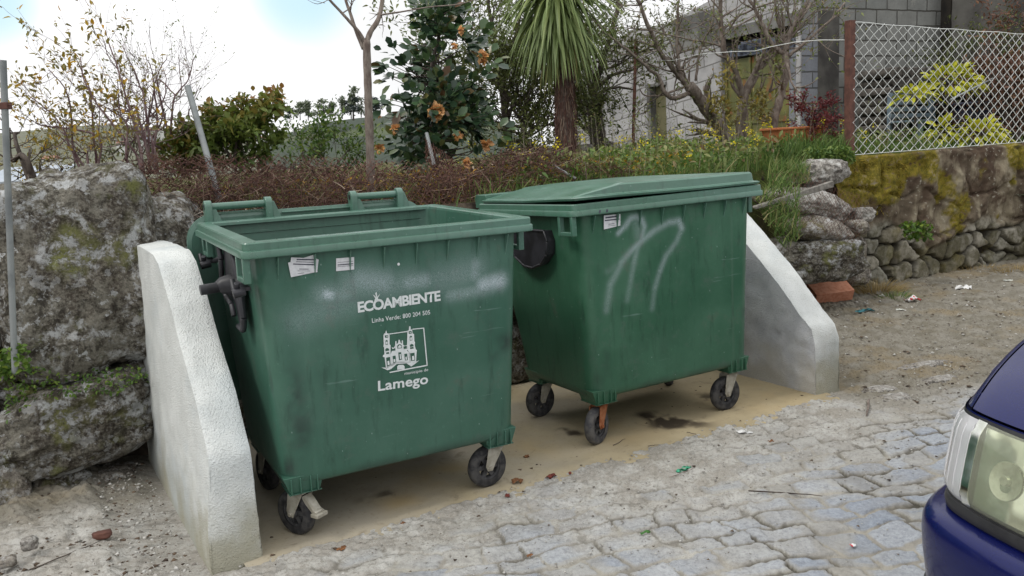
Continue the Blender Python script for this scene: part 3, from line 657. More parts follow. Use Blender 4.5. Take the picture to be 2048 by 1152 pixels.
# stickers
def sticker(Mi, root, quad, bars, off, texts=()):
    so_ = flat_polys('sticker', [(quad, 0)]+[(b, 1) for b in bars], Mi, root, [M['paper'], M['ink']], [off, off+.0006])
    for body, L, R, h in texts:
        tm = text_mesh('print', body, L, R, h, Mi, root, M['ink'], bold=.01, off=off+.0007); tm.parent = so_
def bar(x0, y0, x1, y1, w): return [(x0, y0-w/2), (x1, y1-w/2), (x1, y1+w/2), (x0, y0+w/2)]
sticker(MiA, rootA, [(575, 525), (626, 509), (634, 543), (581, 554)], [bar(594, 547, 607, 545, .8)], .0068)
sticker(MiA, rootA, [(581, 514), (632, 517), (636, 519), (633, 544), (600, 545), (580, 523)], [bar(592, 518.5, 631, 519, 2.6), bar(591, 523, 626, 524, 1.3), bar(585, 527.5, 628, 529, 2.2), bar(597, 537.5, 616, 537.7, 1.4), bar(594, 541, 619, 541.4, .7)], .0078)
sticker(MiA, rootA, [(671, 516.5), (707, 513.5), (707, 538.5), (671, 542)], [bar(674, 524.5, 705, 522, .7), bar(674, 529.5, 705, 527, 2.0), bar(674, 533, 705, 530.5, .7)], .0068,
        [('LIMPA CHAMINES', (674, 521), (705, 518.5), .006), ('Tlm: 910 352 678', (673.5, 539.6), (705.5, 536.6), .0075)])
# small white dot
mb = MB(); q = onfront(MiA, 796, 528); mb.add([(q[0]+.006*math.cos(a), yfront(q[1])-.0068, q[1]+.006*math.sin(a)) for a in np.linspace(0, 6.28, 14)[:-1]], [tuple(range(13))]); mb.build('paint_spot', white, rootA)
# casters of bin A: (mount x, y, trail heading)
def axz(Mw, mx, my):   # local axle height so that the wheel touches the pad at z=.012
    p = Mw @ Vector((mx, my, 0)); return .0985+.013-p.z
for (mx, my, hd, brk) in ((-.455, .15, 118, True), (.455, .15, 184, False), (-.455, .72, 100, False), (.455, .72, 150, False)):
    caster(rootA, MiA, mx, my, hd, axz(MwA, mx, my), M['zinc'], M['rubber'], brk)

# lid hinge brackets and opened lid hanging behind bin A
def tube_h(mb, x0, x1, y, z, r, n=16): mb.tube([(x0, y, z), (x1, y, z)], r, n)
hy, hzz = 1.095, 1.352
for x0, x1 in ((-.575, -.225), (.155, .475)):
    mb = MB()
    for xx in (x0, x1-.062):
        w__ = .034
        prof_ = [(hy-.03, BH-.02), (hy+.03, BH-.06)]+[(hy+.032*math.cos(a), hzz+.032*math.sin(a)) for a in np.linspace(-.3, math.pi-.1, 12)]
        mb.prism(prof_, lambda u, v, w, xx=xx: (xx+w, u, v), w__)
        # tapered gusset
        mb.add([(xx+w__, hy-.02, BH-.01), (xx+w__+.045, hy-.02, BH-.01), (xx+w__+.012, hy-.012, hzz+.01), (xx+w__, hy-.012, hzz+.01), (xx+w__, hy+.02, BH-.01), (xx+w__+.045, hy+.02, BH-.01), (xx+w__+.012, hy+.012, hzz+.01), (xx+w__, hy+.012, hzz+.01)],
               [(0, 1, 2, 3), (7, 6, 5, 4), (0, 4, 5, 1), (1, 5, 6, 2), (2, 6, 7, 3), (3, 7, 4, 0)])
    tube_h(mb, x0+.03, x1-.06, hy, hzz, .018)
    mb.build('hinge_bracket', M['bin_a2'], rootA, bevel=.003)
    hb = MB(); tube_h(hb, x0-.0015, x0+.002, hy, hzz, .014); hb.build('hinge_hole', M['black_plastic'], rootA)
lid = MB()
def lid_ring(ins, yy): return [(a, yy, b) for a, b in rrect(-.665+ins, .585-ins, .36+ins, 1.315-ins, .13-ins*.5, 8, 8, 10)]
rings = [lid_ring(.02, 1.112), lid_ring(.0, 1.118), lid_ring(.0, 1.135), lid_ring(.012, 1.14), lid_ring(.02, 1.15), lid_ring(.07, 1.188), lid_ring(.20, 1.20)]
n = len(rings[0]); V = np.array(rings).reshape(-1, 3)
Fl = [tuple(f) for f in grid_faces(n, len(rings), True)]; lid.add(V, Fl); lid.add(rings[-1], [tuple(range(n))]); lid.add([(a, b+.001, c_) for a, b, c_ in rings[0]], [tuple(range(n-1, -1, -1))])
for z_ in (1.318, 1.326): pass
lo = lid.build('lid', M['bin_a2'], rootA, angle=35)
for b_ in ((-.20, .16, 1.098, 1.112, 1.296, 1.303), (-.54, -.28, 1.10, 1.112, 1.318, 1.324), (.20, .42, 1.10, 1.112, 1.318, 1.324)): lr = MB(); lr.box(*b_); lr.build('lid_ridge', M['bin_a2'], lo, bevel=.002)

# black lifting trunnion hanging from the left rim of bin A
def side_fr(sx, base): return lambda u, v, w: (sx*(base+w), u, v)
tr = MB()
poly = [(.60, 1.235), (.36, 1.235), (.30, 1.19), (.28, 1.10), (.27, 1.05), (.26, .955), (.285, .905), (.32, .885), (.37, .90), (.40, .94), (.43, .985), (.53, 1.0), (.585, 1.03), (.60, 1.08), (.575, 1.16)]
tr.prism(poly, side_fr(-1, .585), .012)
rimp = [(.60, 1.235), (.575, 1.16), (.60, 1.08), (.585, 1.03), (.53, 1.0), (.43, .985), (.40, .94)]
for a_, b_ in zip(rimp, rimp[1:]): tr.tube([(-.61, a_[0], a_[1]), (-.61, b_[0], b_[1])], .012, 8)
for a_, b_ in (((.36, 1.235), (.28, 1.08)), ((.28, 1.08), (.26, .955)), ((.26, .955), (.29, .90)), ((.29, .90), (.37, .90))): tr.tube([(-.60, a_[0], a_[1]), (-.60, b_[0], b_[1])], .014, 8)
tr.tube([(-.59, .46, 1.065), (-.64, .46, 1.065), (-.655, .46, 1.06)], [.05, .035, .024], 16)
tr.tube([(-.64, .46, 1.06), (-.725, .46, 1.055)], [.0225, .0225], 16)
for y_, z_ in ((.11, 1.10), (.82, 1.125)):      # clips in the pockets
    tr.box(-.64, -.60, y_-.045, y_+.06, z_-.004, z_+.012); tr.tube([(-.648, y_-.04, z_+.03), (-.648, y_-.02, z_-.004), (-.648, y_+.03, z_-.006), (-.648, y_+.055, z_+.03)], .011, 8)
    tr.tube([(-.62, y_-.035, z_-.005), (-.665, y_-.035, z_-.012)], .018, 10)
tr.tube([(-.60, .20, 1.10), (-.60, .30, 1.11)], .013, 8); tr.tube([(-.60, .58, 1.17), (-.60, .78, 1.13)], .013, 8)
tr.build('lifting_trunnion', M['black_plastic'], rootA, bevel=.002)

# ---- bin B (right, closed)
def z4(X_, Y_): return (1240+X_/3, 310+Y_/3)
sprayB = [S([z4(-15, 470), z4(30, 425)], .014, .9), S([z4(30, 425), z4(60, 380), z4(95, 370), z4(130, 390), z4(142, 430), z4(130, 490), z4(100, 560), z4(80, 650), z4(60, 760), z4(40, 870)], .017, [.85, .9, .9, .85, .7, .6, .5, .4, .3]),
          S([z4(-75, 700), z4(0, 650), z4(60, 580), z4(120, 520), z4(200, 455), z4(290, 405), z4(350, 395)], .018, [.2, .6, .75, .75, .65, .75]), S([z4(350, 395), z4(368, 440)], .018, .9), S([z4(368, 440), z4(335, 520), z4(270, 610), z4(235, 700), z4(205, 800), z4(190, 920)], .017, [.5, .5, .6, .5, .35]),
          S([(1240, 530), (1220, 570), (1213, 620)], .02, [.5, .4]), S([z4(95, 410), z4(110, 480)], .03, .3)]
sprayB = [(a_, b_, [q_*.68 for q_ in c_]) for a_, b_, c_ in sprayB]
sprayA = sprayA
grimeB = [(1350, 415, .35, .03, .5), (1210, 430, .1, .035, .6), (1215, 760, .06, .04, .6), (1490, 640, .03, .15, .5), (1300, 700, .2, .1, .25), (1212, 700, .03, .2, .35)]
rootB, MwB, MiB = build_bin(1, 'closed green wheeled bin with sprayed white graffiti strokes, right of the open bin', M['bin_b'], M['bin_b2'], sprayB, grimeB)
sticker(MiB, rootB, [(1206, 431), (1239, 428), (1239, 451), (1206, 459)], [bar(1209, 435.5, 1236, 432, 3.2), bar(1208, 441, 1237, 438, 2.6), bar(1215, 448.5, 1227, 447, 1.2), bar(1214, 452, 1230, 450, .6)], .0068)
for p_ in ((1199.5, 423), (1214, 421)):   # two dark marks on the rim
    mb = MB()
    o_ = MiB @ Vector(EYE); d_ = MiB.to_3x3() @ Vector(ray(*p_)); tt_ = (-.0015-o_.y)/d_.y; q = o_+d_*tt_
    mb.add([(q.x-.006, -.0012, q.z-.008), (q.x+.004, -.0012, q.z-.008), (q.x+.008, -.0012, q.z+.007), (q.x-.002, -.0012, q.z+.007)], [(0, 1, 2, 3)]); mb.build('rim_mark', M['ink'], rootB)
for (mx, my, hd, fm, tm) in ((-.455, .15, -154, M['rust'], M['rubber_worn']), (.455, .15, 178, M['zinc'], M['rubber']), (-.455, .72, -170, M['zinc'], M['rubber']), (.455, .72, 40, M['zinc'], M['rubber'])):
    caster(rootB, MiB, mx, my, hd, axz(MwB, mx, my), fm, tm)
# black half-round plate on its left side
tb = MB(); pl = [(.32, 1.145), (.66, 1.145), (.69, 1.10), (.70, 1.04), (.66, .99), (.56, .945), (.47, .94), (.38, .965), (.31, 1.02), (.295, 1.09)]
tb.prism(pl, side_fr(-1, .565), .05)
for i in range(len(pl)): a_, b_ = pl[i], pl[(i+1) % len(pl)]; tb.tube([(-.617, a_[0], a_[1]), (-.617, b_[0], b_[1])], .008, 6)
tb.build('lifting_plate', M['black_plastic'], rootB, bevel=.004)
# closed lid
def lring(ins, z, insl=None, y0=0.): return [(a, b, z) for a, b in rrect(-BW/2+.012+ins+(insl or 0), BW/2-.02-ins, .006+ins+y0, BD-.05-ins*.3, .035, 10, 10, 6)]
z0 = BH+.006
rings = [lring(.02, z0-.004), lring(0, z0), lring(-.004, z0+.010), lring(.004, z0+.014), lring(.018, z0+.016, 0), lring(.022, z0+.020, .0), lring(.026, z0+.058, .235), lring(.034, z0+.066, .25), lring(.10, z0+.070, .24), lring(.30, z0+.076, .18)]
V = np.array(rings).reshape(-1, 3)
V[:, 2] += .012*sstep(.3, -.6, V[:, 0])*sstep(.6, 0, V[:, 1])           # lid sits slightly sprung at the left front
n = len(rings[0]); lb = MB(); lb.add(V, [tuple(f) for f in grid_faces(n, len(rings), True)]); lb.add(V[-n:], [tuple(range(n))]); lb.add(V[:n], [tuple(range(n-1, -1, -1))])
lidB = lb.build('lid', M['bin_b2'], rootB, angle=24)
for x0 in (-.60, .30):
    hb = MB()
    hb.box(x0, x0+.25, BD-.075, BD+.06, BH+.018, BH+.050); hb.box(x0, x0+.03, BD-.06, BD+.07, BH-.03, BH+.03); hb.box(x0+.22, x0+.25, BD-.06, BD+.07, BH-.03, BH+.03)
    tube_h(hb, x0, x0+.25, BD+.055, BH+.02, .02); hb.build('hinge_bracket', M['bin_b2'], rootB, bevel=.004)

# ------------------------------------------------------------------ boulders and stones
def cube_sphere(n):
    g = np.tan(np.linspace(-1, 1, n)*math.pi/4); U, V = np.meshgrid(g, g); o = np.ones_like(U); Fs = []; Vs = []; off = 0
    for P in ((U, V, o), (-U, V, -o), (o, U, V), (-o, -U, V), (V, o, U), (-V, -o, U)):
        Vs.append(np.stack(P, -1).reshape(-1, 3)); Fs.append(grid_faces(n, n)+off); off += n*n
    V = np.concatenate(Vs); V /= np.linalg.norm(V, axis=1)[:, None]
    key = np.round(V*1e5).astype(np.int64); _, idx, inv = np.unique(key, axis=0, return_index=True, return_inverse=True)
    inv = np.asarray(inv).ravel(); return V[idx], inv[np.concatenate(Fs)]
CS = {k: cube_sphere(k) for k in (10, 22, 60)}
def boulder(name, c, size, yaw, seed, mat, label, cat='boulder', group=None, k=4, amp=.10, res=22, shear=(0, 0), fine=1.0, name_parent=None):
    """superellipsoid stone with broken faces; size = half sizes in its own axes"""
    D, Fq = CS[res]; r = (np.abs(D)**k).sum(1)**(-1/k); P = D*r[:, None]
    off = seed*3.17
    n = fbm(P+off, .9, 4, seed, .55)*amp*1.8; rg = 1-np.abs(fbm(P+off, 2.2, 3, seed+5)); n2 = (rg-.6)*amp*.55+fbm(P+off, 8, 3, seed+7)*amp*.16*fine
    P = P*(1+n+n2)[:, None]
    if res >= 60: P = P*(1+fbm(P+off, 26, 2, seed+9)*.010)[:, None]
    P = P*np.array(size); P[:, 0] += shear[0]*P[:, 2]; P[:, 2] += shear[1]*P[:, 0]
    ca, sa = math.cos(yaw), math.sin(yaw); Q = P.copy(); Q[:, 0] = P[:, 0]*ca-P[:, 1]*sa; Q[:, 1] = P[:, 0]*sa+P[:, 1]*ca
    me = raw(name, Q, Fq); o = link(name, me, mat, smooth=True); o.location = tuple(c); return tag(o, label, cat, group)
YW = math.atan2(.478, .878)
def stone_px(px, py, Y, wpx, hpx, depth, seed, mat, label, **kw):
    p = at(px, py, Y); sc = Y/F_; p = p+np.array([-.478, .878, 0])*depth*.6
    return boulder(kw.pop('name', 'stone'), p, (wpx*sc/2/.95, depth, hpx*sc/2), kw.pop('yaw', YW), seed, mat, label, **kw)
GS = 'stones of the old wall left of the bins'
stone_px(164, 545, 4.15, 274, 405, .30, 4, M['granite_dark'], 'huge upright lichened boulder behind the left concrete wall', name='boulder', k=6.5, amp=.06, res=60, shear=(-.05, .06), fine=1.4)
stone_px(320, 565, 4.45, 190, 330, .24, 44, M['granite_dark'], 'dark rock partly hidden behind the top of the left concrete wall', name='boulder', k=4.5, amp=.08, res=22)
stone_px(150, 858, 4.02, 318, 180, .27, 7, M['granite_dark'], 'long flat-topped boulder below the huge lichened boulder', name='boulder', k=3.6, amp=.10, res=60, shear=(.0, .20), fine=1.2)
stone_px(85, 795, 4.15, 140, 70, .16, 11, M['granite_dark'], 'small mossy stone wedged under the huge boulder', group=GS, amp=.12)
stone_px(-10, 780, 4.1, 90, 110, .16, 12, M['granite_dark'], 'dark stone at the left edge beside the steel post', group=GS, amp=.12)
stone_px(20, 960, 3.85, 70, 150, .14, 13, M['granite_mid'], 'upright ochre stone under the left end of the long boulder', group=GS, amp=.12)
stone_px(235, 968, 4.15, 78, 52, .12, 14, M['granite_mid'], 'small brown rounded stone at the foot of the bank', group=GS, amp=.10)
stone_px(120, 985, 4.02, 120, 90, .12, 17, M['granite_dark'], 'dark low stone in the shadow below the long boulder', group=GS, amp=.12)
stone_px(-190, 560, 4.0, 330, 380, .30, 15, M['granite_mid'], 'pale boulder beyond the left edge next to the steel post', name='boulder', k=5, amp=.07, res=22)
stone_px(-200, 850, 3.8, 340, 200, .28, 16, M['granite_dark'], 'low boulder beyond the left edge below the pale boulder', name='boulder', k=4, amp=.09, res=22)
stone_px(60, 1090, 3.2, 30, 24, .03, 18, M['granite_pale'], 'pale pebble lying on the grit in the left corner', name='pebble', cat='pebble', res=10)
stone_px(12, 1128, 3.1, 34, 20, .03, 19, M['granite_mid'], 'brownish pebble at the lower left corner', name='pebble', cat='pebble', res=10)
stone_px(205, 1072, 3.35, 34, 16, .02, 29, M['rust_dark'], 'red-brown chip of stone left of the whitewashed wall', name='pebble', cat='pebble', res=10)
# fill of the bank: dark earth face with embedded rubble
def earth_bank(s0, s1, tfun, htop, seed, name='bank_earth', mat=None):
    us = np.arange(s0, s1, .035); vs = np.arange(-.1, htop, .035); U, V = np.meshgrid(us, vs); u = U.ravel(); v = V.ravel()
    tq = tfun(u)+.12*v; dd = fbm(P3(u, v), 3, 4, seed)*.07+fbm(P3(u, v), 16, 3, seed+2)*.02; tq = tq-dd
    X_ = O1[0]+E1[0]*u+N1[0]*tq; Y_ = O1[1]+E1[1]*u+N1[1]*tq
    me = raw(name, np.stack([X_, Y_, v], -1), grid_faces(len(us), len(vs))); return tag(link(name, me, mat or M['soil'], smooth=True), kind='structure')
earth_bank(-3.6, 3.2, lambda u: .16+0*u, 1.25, 41)
earth_bank(3.2, 6.4, lambda u: .30+wall_t0(u), 1.30, 43)
# rubble of the wall behind the bins (seen over the rim and between the side walls)
rs = random.Random(5)
for i, s_ in enumerate(np.arange(.62, 3.4, .55)):
    for j, z_ in enumerate((.22, .62, .98)):
        X_, Y_ = st(s_+.25*(j % 2)+rs.uniform(-.05, .05), .12)
        boulder('stone', (X_, Y_, z_+rs.uniform(-.03, .03)), (.27, .14, .19), YW, 60+i*3+j, M['granite_dark'], 'rough stone of the wall behind the wheeled bins', 'stone', 'stones behind the bins', res=10)
# corner rocks right of the closed bin
GR = 'loose rocks between the bin bay and the mossy wall'
for (nm, px, py, Y, w_px, h_px, dp, sd_, mt, lb, kw) in [
    ('rock', 1658, 344, 7.6, 92, 48, .14, 21, 'granite_pale', 'pale rounded rock on top of the heap beside the fence post', dict(k=2.8, amp=.10)),
    ('rock', 1640, 410, 7.35, 132, 64, .22, 22, 'granite_pale', 'large pale rock under the grey plank', dict(k=2.4, amp=.07, res=60, shear=(0, -.25))),
    ('rock', 1655, 462, 7.25, 125, 62, .18, 23, 'granite_mid', 'wedge-shaped brown rock in the middle of the heap', dict(k=1.7, amp=.08, shear=(0, -.25))),
    ('rock', 1733, 430, 7.75, 36, 30, .08, 24, 'granite_pale', 'little pale stone below the moss', dict(amp=.1)),
    ('rock', 1722, 456, 7.6, 46, 34, .10, 25, 'granite_mid', 'small greenish round rock right of the wedge-shaped rock', dict(k=2.6, amp=.08)),
    ('rock', 1650, 520, 7.2, 165, 88, .24, 26, 'granite_dark', 'broad dark rock behind the red brick', dict(k=3.6, amp=.10, res=60)),
    ('rock', 1722, 552, 7.75, 46, 42, .10, 27, 'granite_mid', 'round rock at the wall foot above the red brick', dict(k=2.6, amp=.08)),
    ('rock', 1725, 500, 7.8, 26, 46, .08, 28, 'granite_mid', 'narrow upright stone at the corner of the mossy wall', dict(k=3, amp=.08)),
    ('rock', 1545, 400, 7.0, 40, 36, .10, 30, 'granite_mid', 'small rock at the end of the plank by the bin lid', dict(amp=.1)),
    ('rock', 1590, 360, 7.7, 60, 20, .10, 32, 'granite_pale', 'flat pale stone half hidden in the grass by the plank', dict(amp=.1)),
    ('rock', 1585, 298, 9.0, 70, 26, .14, 31, 'granite_mid', 'grey rock in front of the orange trough', dict(amp=.1)),
    ('rock', 1312, 322, 8.5, 34, 14, .1, 33, 'granite_pale', 'small pale rock among the weeds behind the closed bin', dict(amp=.1)),
    ('rock', 1265, 342, 7.5, 60, 14, .1, 34, 'granite_pale', 'low pale rock just above the closed lid', dict(amp=.1)),
    ('rock', 1172, 298, 9.5, 30, 18, .1, 35, 'granite_pale', 'pale rock at the foot of the trees beside the palm-like trunk', dict(amp=.1)),
    ('rock', 1218, 290, 10, 26, 14, .1, 36, 'granite_pale', 'whitish rock in the weeds left of the doorway', dict(amp=.1))]:
    stone_px(px, py, Y, w_px*1.12, h_px, dp, sd_, M[mt], lb, name=nm, cat='rock', group=GR, yaw=.12, **kw)

# ------------------------------------------------------------------ mossy retaining wall with rubble foot
s0, s1 = 6.22, 14.0
us = np.arange(s0, s1, .016); vs = np.arange(-.06, 1.31, .016); U, V = np.meshgrid(us, vs); u = U.ravel(); v = V.ravel()
wu_ = u+.07*fbm(P3(u, v), 2.5, 3, 51); wv_ = v+.06*fbm(P3(u, v), 2.5, 3, 52)
wu_ = wu_+.03*fbm(P3(u, v), 7, 3, 61); wv_ = wv_+.025*fbm(P3(u, v), 7, 3, 62)
F1, F2, ID = vor(wu_, wv_, .31, .185, .5, 77); gap = sstep(.03, .15, F2-F1)
F1b, F2b, IDb = vor(wu_, wv_, .75, .45, .35, 79); gapb = sstep(.02, .12, F2b-F1b)
lim = .58+.22*fbm(P3(u, v*0), 1.4, 3, 53)-.0*u
low = sstep(lim+.05, lim-.05, v)
dome = np.sqrt(np.clip(1-(F1/.62)**2, 0, 1))
dd = low*(gap*.022*dome+gap*.065+(ID-.5)*.05*gap)+(1-low)*(.075+.04*gapb+.05*fbm(P3(u, v), 3.2, 5, 55))+fbm(P3(u, v), 14, 4, 56)*.010+fbm(P3(u, v), 60, 2, 57)*.003
tq = wall_t0(np.full_like(u, 6.4))+.10-dd
X_ = O1[0]+E1[0]*u+N1[0]*tq; Y_ = O1[1]+E1[1]*u+N1[1]*tq
moss = sstep(.2, .6, .8*fbm(P3(u, v), 4.2, 5, 58)+1.0*sstep(8.3, 6.6, u)*sstep(.45, 1.0, v)+.25*sstep(.9, 1.25, v))*(1-low*.7)
nf_ = len(us); topv = []
V0 = np.stack([X_, Y_, v], -1)
rows_top = []
for k_, (dt, dz) in enumerate([(.01, .012), (.05, .018), (.12, .016), (.2, .01), (.32, 0)]):
    q = V0[-nf_:].copy(); q[:, 0] += N1[0]*dt; q[:, 1] += N1[1]*dt; q[:, 2] += dz+.012*fbm(P3(us, us*0+k_), 6, 3, 59); rows_top.append(q)
V1 = np.concatenate([V0]+rows_top); nr = len(vs)+len(rows_top)
ex = lambda a: np.concatenate([a, np.tile(a[-nf_:], len(rows_top))])
# left end return and back so that it is a solid wall
me = raw('retaining_wall', V1, grid_faces(nf_, nr), {'stone': ex(low*gap+(1-low)), 'low': ex(low), 'cid': ex(ID), 'moss': ex(moss)})
t = NT('mossy_wall', .95, .12); nA = t.noise(3, 6, .65); nB = t.noise(18, 5, .65); nC = t.noise(80, 3, .7); stn = t.noise(2.2, 5, .6, t.co(scale=(1.6, 1.6, .35)))
up = t.mix(t.rng(nA, .38, .62), (.26, .225, .16), (.085, .06, .042)); up = t.mix(t.rng(stn, .45, .6, 0, .7), up, (.055, .036, .026)); up = t.mix(t.rng(nB, .6, .66, 0, .7), up, (.36, .34, .28))
lo_ = t.ramp(t.attr('cid'), [(0, (.19, .18, .13)), (.35, (.29, .28, .24)), (.7, (.20, .18, .135)), (1, (.34, .32, .27))]); lo_ = t.mix(t.rng(nA, .45, .6, 0, .75), lo_, (.075, .065, .035)); lo_ = t.mix(t.rng(nB, .4, .7, 0, .7), lo_, (.085, .08, .045)); lo_ = t.mix(t.rng(nC, .58, .72, 0, .5), lo_, (.32, .31, .27))
c = t.mix(t.attr('low'), up, lo_); c = t.mix(t.attr('stone'), (.02, .016, .012), c)
ms = t.mix(t.rng(nB, .35, .6), (.24, .185, .018), (.10, .088, .018)); ms = t.mix(t.rng(nC, .5, .7, 0, .6), ms, (.34, .27, .04))
c = t.mix(t.math('MULTIPLY', t.attr('moss'), t.rng(nB, .3, .5)), c, ms); t.color(c); t.bump(nC, .7, .008); t.bump(nB, .6, .02); M['mossy'] = t.m
rw = link('retaining_wall', me, M['mossy'], smooth=True); tag(rw, 'long rubble and rendered retaining wall with ochre moss under the chain-link fence', 'retaining wall')
# left end face of the wall
mb = MB(); a = V0[::nf_]; k_ = [0, 20, 40, 60, len(a)-1]
Pn = a[k_]; Pb = Pn+np.array([N1[0], N1[1], 0])*.45
mb.add(np.concatenate([Pn, Pb]), [(i, i+1, 5+i+1, 5+i) for i in range(4)]); mb.build('wall_end', M['granite_dark'], rw)

# ------------------------------------------------------------------ block buildings behind
def blockmat(name, c1, c2, mortar, rot=0., bw=.42, bh=.215, stain=.5):
    t = NT(name, .92, .15); b = t.n.new('ShaderNodeTexBrick'); v = t.co(); s_ = t.sep(v); cx = t.n.new('ShaderNodeCombineXYZ'); t.L(s_[0], cx.inputs[0]); t.L(s_[2], cx.inputs[1])
    mp = t.n.new('ShaderNodeMapping'); mp.inputs['Rotation'].default_value = (0, 0, rot); t.L(cx.outputs[0], mp.inputs[0]); 
    wob = t.mix(.012, mp.outputs[0], t.noise(4, 3)); n0 = t.n.new('ShaderNodeTexNoise'); n0.inputs['Scale'].default_value = 6; t.L(v, n0.inputs[0])
    dm = t.n.new('ShaderNodeMix'); dm.data_type = 'RGBA'; dm.inputs[0].default_value = .02; t.L(mp.outputs[0], dm.inputs[6]); t.L(n0.outputs[1], dm.inputs[7]); t.L(dm.outputs[2], b.inputs['Vector'])
    b.inputs['Scale'].default_value = 1; b.inputs['Brick Width'].default_value = bw; b.inputs['Row Height'].default_value = bh; b.inputs['Mortar Size'].default_value = .011; b.inputs['Mortar Smooth'].default_value = .3; b.inputs['Bias'].default_value = -.1
    b.inputs['Color1'].default_value = tuple(c1)+(1,); b.inputs['Color2'].default_value = tuple(c2)+(1,); b.inputs['Mortar'].default_value = tuple(mortar)+(1,)
    n1 = t.noise(1.2, 6, .65); n2 = t.noise(30, 4, .7); c = t.mix(t.rng(n1, .42, .68, 0, stain), b.outputs[0], tuple(x*.35 for x in c1)); c = t.mix(t.rng(n2, .5, .8, 0, .45), c, tuple(x*.5 for x in c1)); c = t.mix(t.rng(t.noise(2.5, 5, .7), .6, .72, 0, .5), c, (.42, .40, .35))
    t.color(c); inv = t.math('SUBTRACT', 1., b.outputs[1]); t.bump(inv, .9, .018); t.bump(n2, .5, .01); return t.m
M['blocks_a'] = blockmat('pale_grey_blocks', (.36, .355, .36), (.42, .415, .42), (.20, .195, .185), rot=-.10)
M['blocks_b'] = blockmat('grey_cinder_blocks', (.20, .205, .195), (.25, .25, .235), (.075, .07, .062), rot=.0)
M['blocks_c'] = blockmat('bluish_blocks', (.20, .21, .235), (.26, .265, .28), (.09, .09, .09))
M['conc_old'] = simple('stained_concrete', (.22, .22, .21), (.09, .088, .085), 1.6, .92, .02, .2, 0, 8)
M['conc_dark'] = simple('dark_board_marked_concrete', (.11, .105, .095), (.045, .042, .04), 2.2, .92, .02, .2, 0, 8)
M['shade_dark'] = simple('interior_shade', (.012, .011, .01), (.03, .025, .02), 4, .95)  # near-black colour stands for the shade inside openings
t = NT('painted_rusty_sheet', .55, .3); n1 = t.noise(1.7, 6, .65); n2 = t.noise(7, 5, .65, t.co(scale=(1, 1, .5)))
c = t.mix(t.rng(n1, .42, .6), (.10, .105, .035), (.175, .165, .045)); c = t.mix(t.rng(n2, .52, .66, 0, .9), c, (.20, .07, .022)); c = t.mix(t.rng(t.noise(3, 5), .58, .7, 0, .8), c, (.055, .065, .025)); t.color(c); M['gate'] = t.m
def wall_frame(pA, pB):
    a = np.array(pA[:2]); b = np.array(pB[:2]); d = b-a; L = np.linalg.norm(d); return a, d/L, L, math.atan2(d[1], d[0])
def at_wall(px, py, a, e):
    r = ray(px, py); A_ = np.array([[r[0], -e[0]], [r[1], -e[1]]]); tq, s_ = np.linalg.solve(A_, a); return s_, H_+tq*r[2]
def wall_obj(name, a, e, L, yaw, outline, holes, th, mat, parent):
    """outline top: list (s,z) from left to right over base z0; openings as (s0,s1,z0,z1) rectangles; built as vertical strips"""
    cuts = sorted(set([p[0] for p in outline]+[h_[0] for h_ in holes]+[h_[1] for h_ in holes])); mb = MB(); zb = .9
    tz = lambda s_: float(np.interp(s_, [p[0] for p in outline], [p[1] for p in outline]))
    for c0, c1 in zip(cuts, cuts[1:]):
        segs = [(zb, None)]
        for h_ in holes:
            if h_[0] <= c0+1e-6 and h_[1] >= c1-1e-6: segs = ([(zb, h_[2])] if h_[2] > zb else [])+[(h_[3], None)]
        for q0, q1 in segs:
            zl = q1 if q1 else tz(c0); zr = q1 if q1 else tz(c1)
            mb.hexa([(c0, 0, q0), (c1, 0, q0), (c1, th, q0), (c0, th, q0), (c0, 0, zl), (c1, 0, zr), (c1, th, zr), (c0, th, zl)])
    o = mb.build(name, mat, parent); return o
# facade A: long oblique wall with doorway, then sheet-metal gate
pL = at(1120, 290, 18.6); pR = at(1600, 290, 12.0); aA, eA, LA, yawA = wall_frame(pL, pR)
bA = empty('outbuilding', (aA[0], aA[1], 0), yawA, 'low grey block outbuilding with a narrow doorway and a rusty green gate', 'outbuilding')
sz = lambda px, py: at_wall(px, py, aA, eA)
ol = [(0, sz(1120, 150)[1]), (sz(1190, 112)[0], sz(1190, 112)[1]), (sz(1262, 60)[0], sz(1262, 60)[1]), (sz(1345, 45)[0], sz(1345, 45)[1]), (sz(1347, 40)[0], sz(1347, 40)[1]), (sz(1440, -10)[0], sz(1440, -10)[1]), (LA, sz(1440, -10)[1]+.5)]
dr_ = (sz(1297, 200)[0], sz(1332, 200)[0], .9, sz(1315, 172)[1]); gt_ = (sz(1444, 200)[0], sz(1592, 200)[0], .9, sz(1530, 62)[1])
wall_obj('wall', aA, eA, LA, yawA, ol, [dr_, gt_], .2, M['blocks_a'], bA)
mb = MB(); mb.box(gt_[0]+.02, gt_[1]-.02, .07, .10, .95, gt_[3]-.32)
for f_ in (.0, .34, .67): mb.box(gt_[0]+.02+f_*(gt_[1]-gt_[0]), gt_[0]+.07+f_*(gt_[1]-gt_[0]), .045, .069, .95, gt_[3]-.32)
for z_ in (1.0, 1.75, 2.45): mb.box(gt_[0]+.03, gt_[1]-.03, .05, .068, z_, z_+.035)
gate = mb.build('gate', M['gate'], bA)
mb = MB(); mb.box(gt_[0]-.1, gt_[1]+.1, -.03, .25, gt_[3]-.0, gt_[3]+.16); mb.build('lintel', M['conc_old'], bA)
mb = MB(); mb.box(dr_[0]-.02, dr_[0]+.09, -.02, .15, .95, dr_[3]-.02); mb.box(dr_[0]-.05, dr_[1]+.03, -.03, .16, dr_[3], dr_[3]+.05); mb.build('door_frame', M['conc_old'], bA)
mb = MB(); mb.box(dr_[0]+.09, dr_[1], .10, .13, .95, dr_[3]); mb.build('door', simple('olive_door', (.13, .12, .06), (.09, .085, .045), 5, .7), bA)
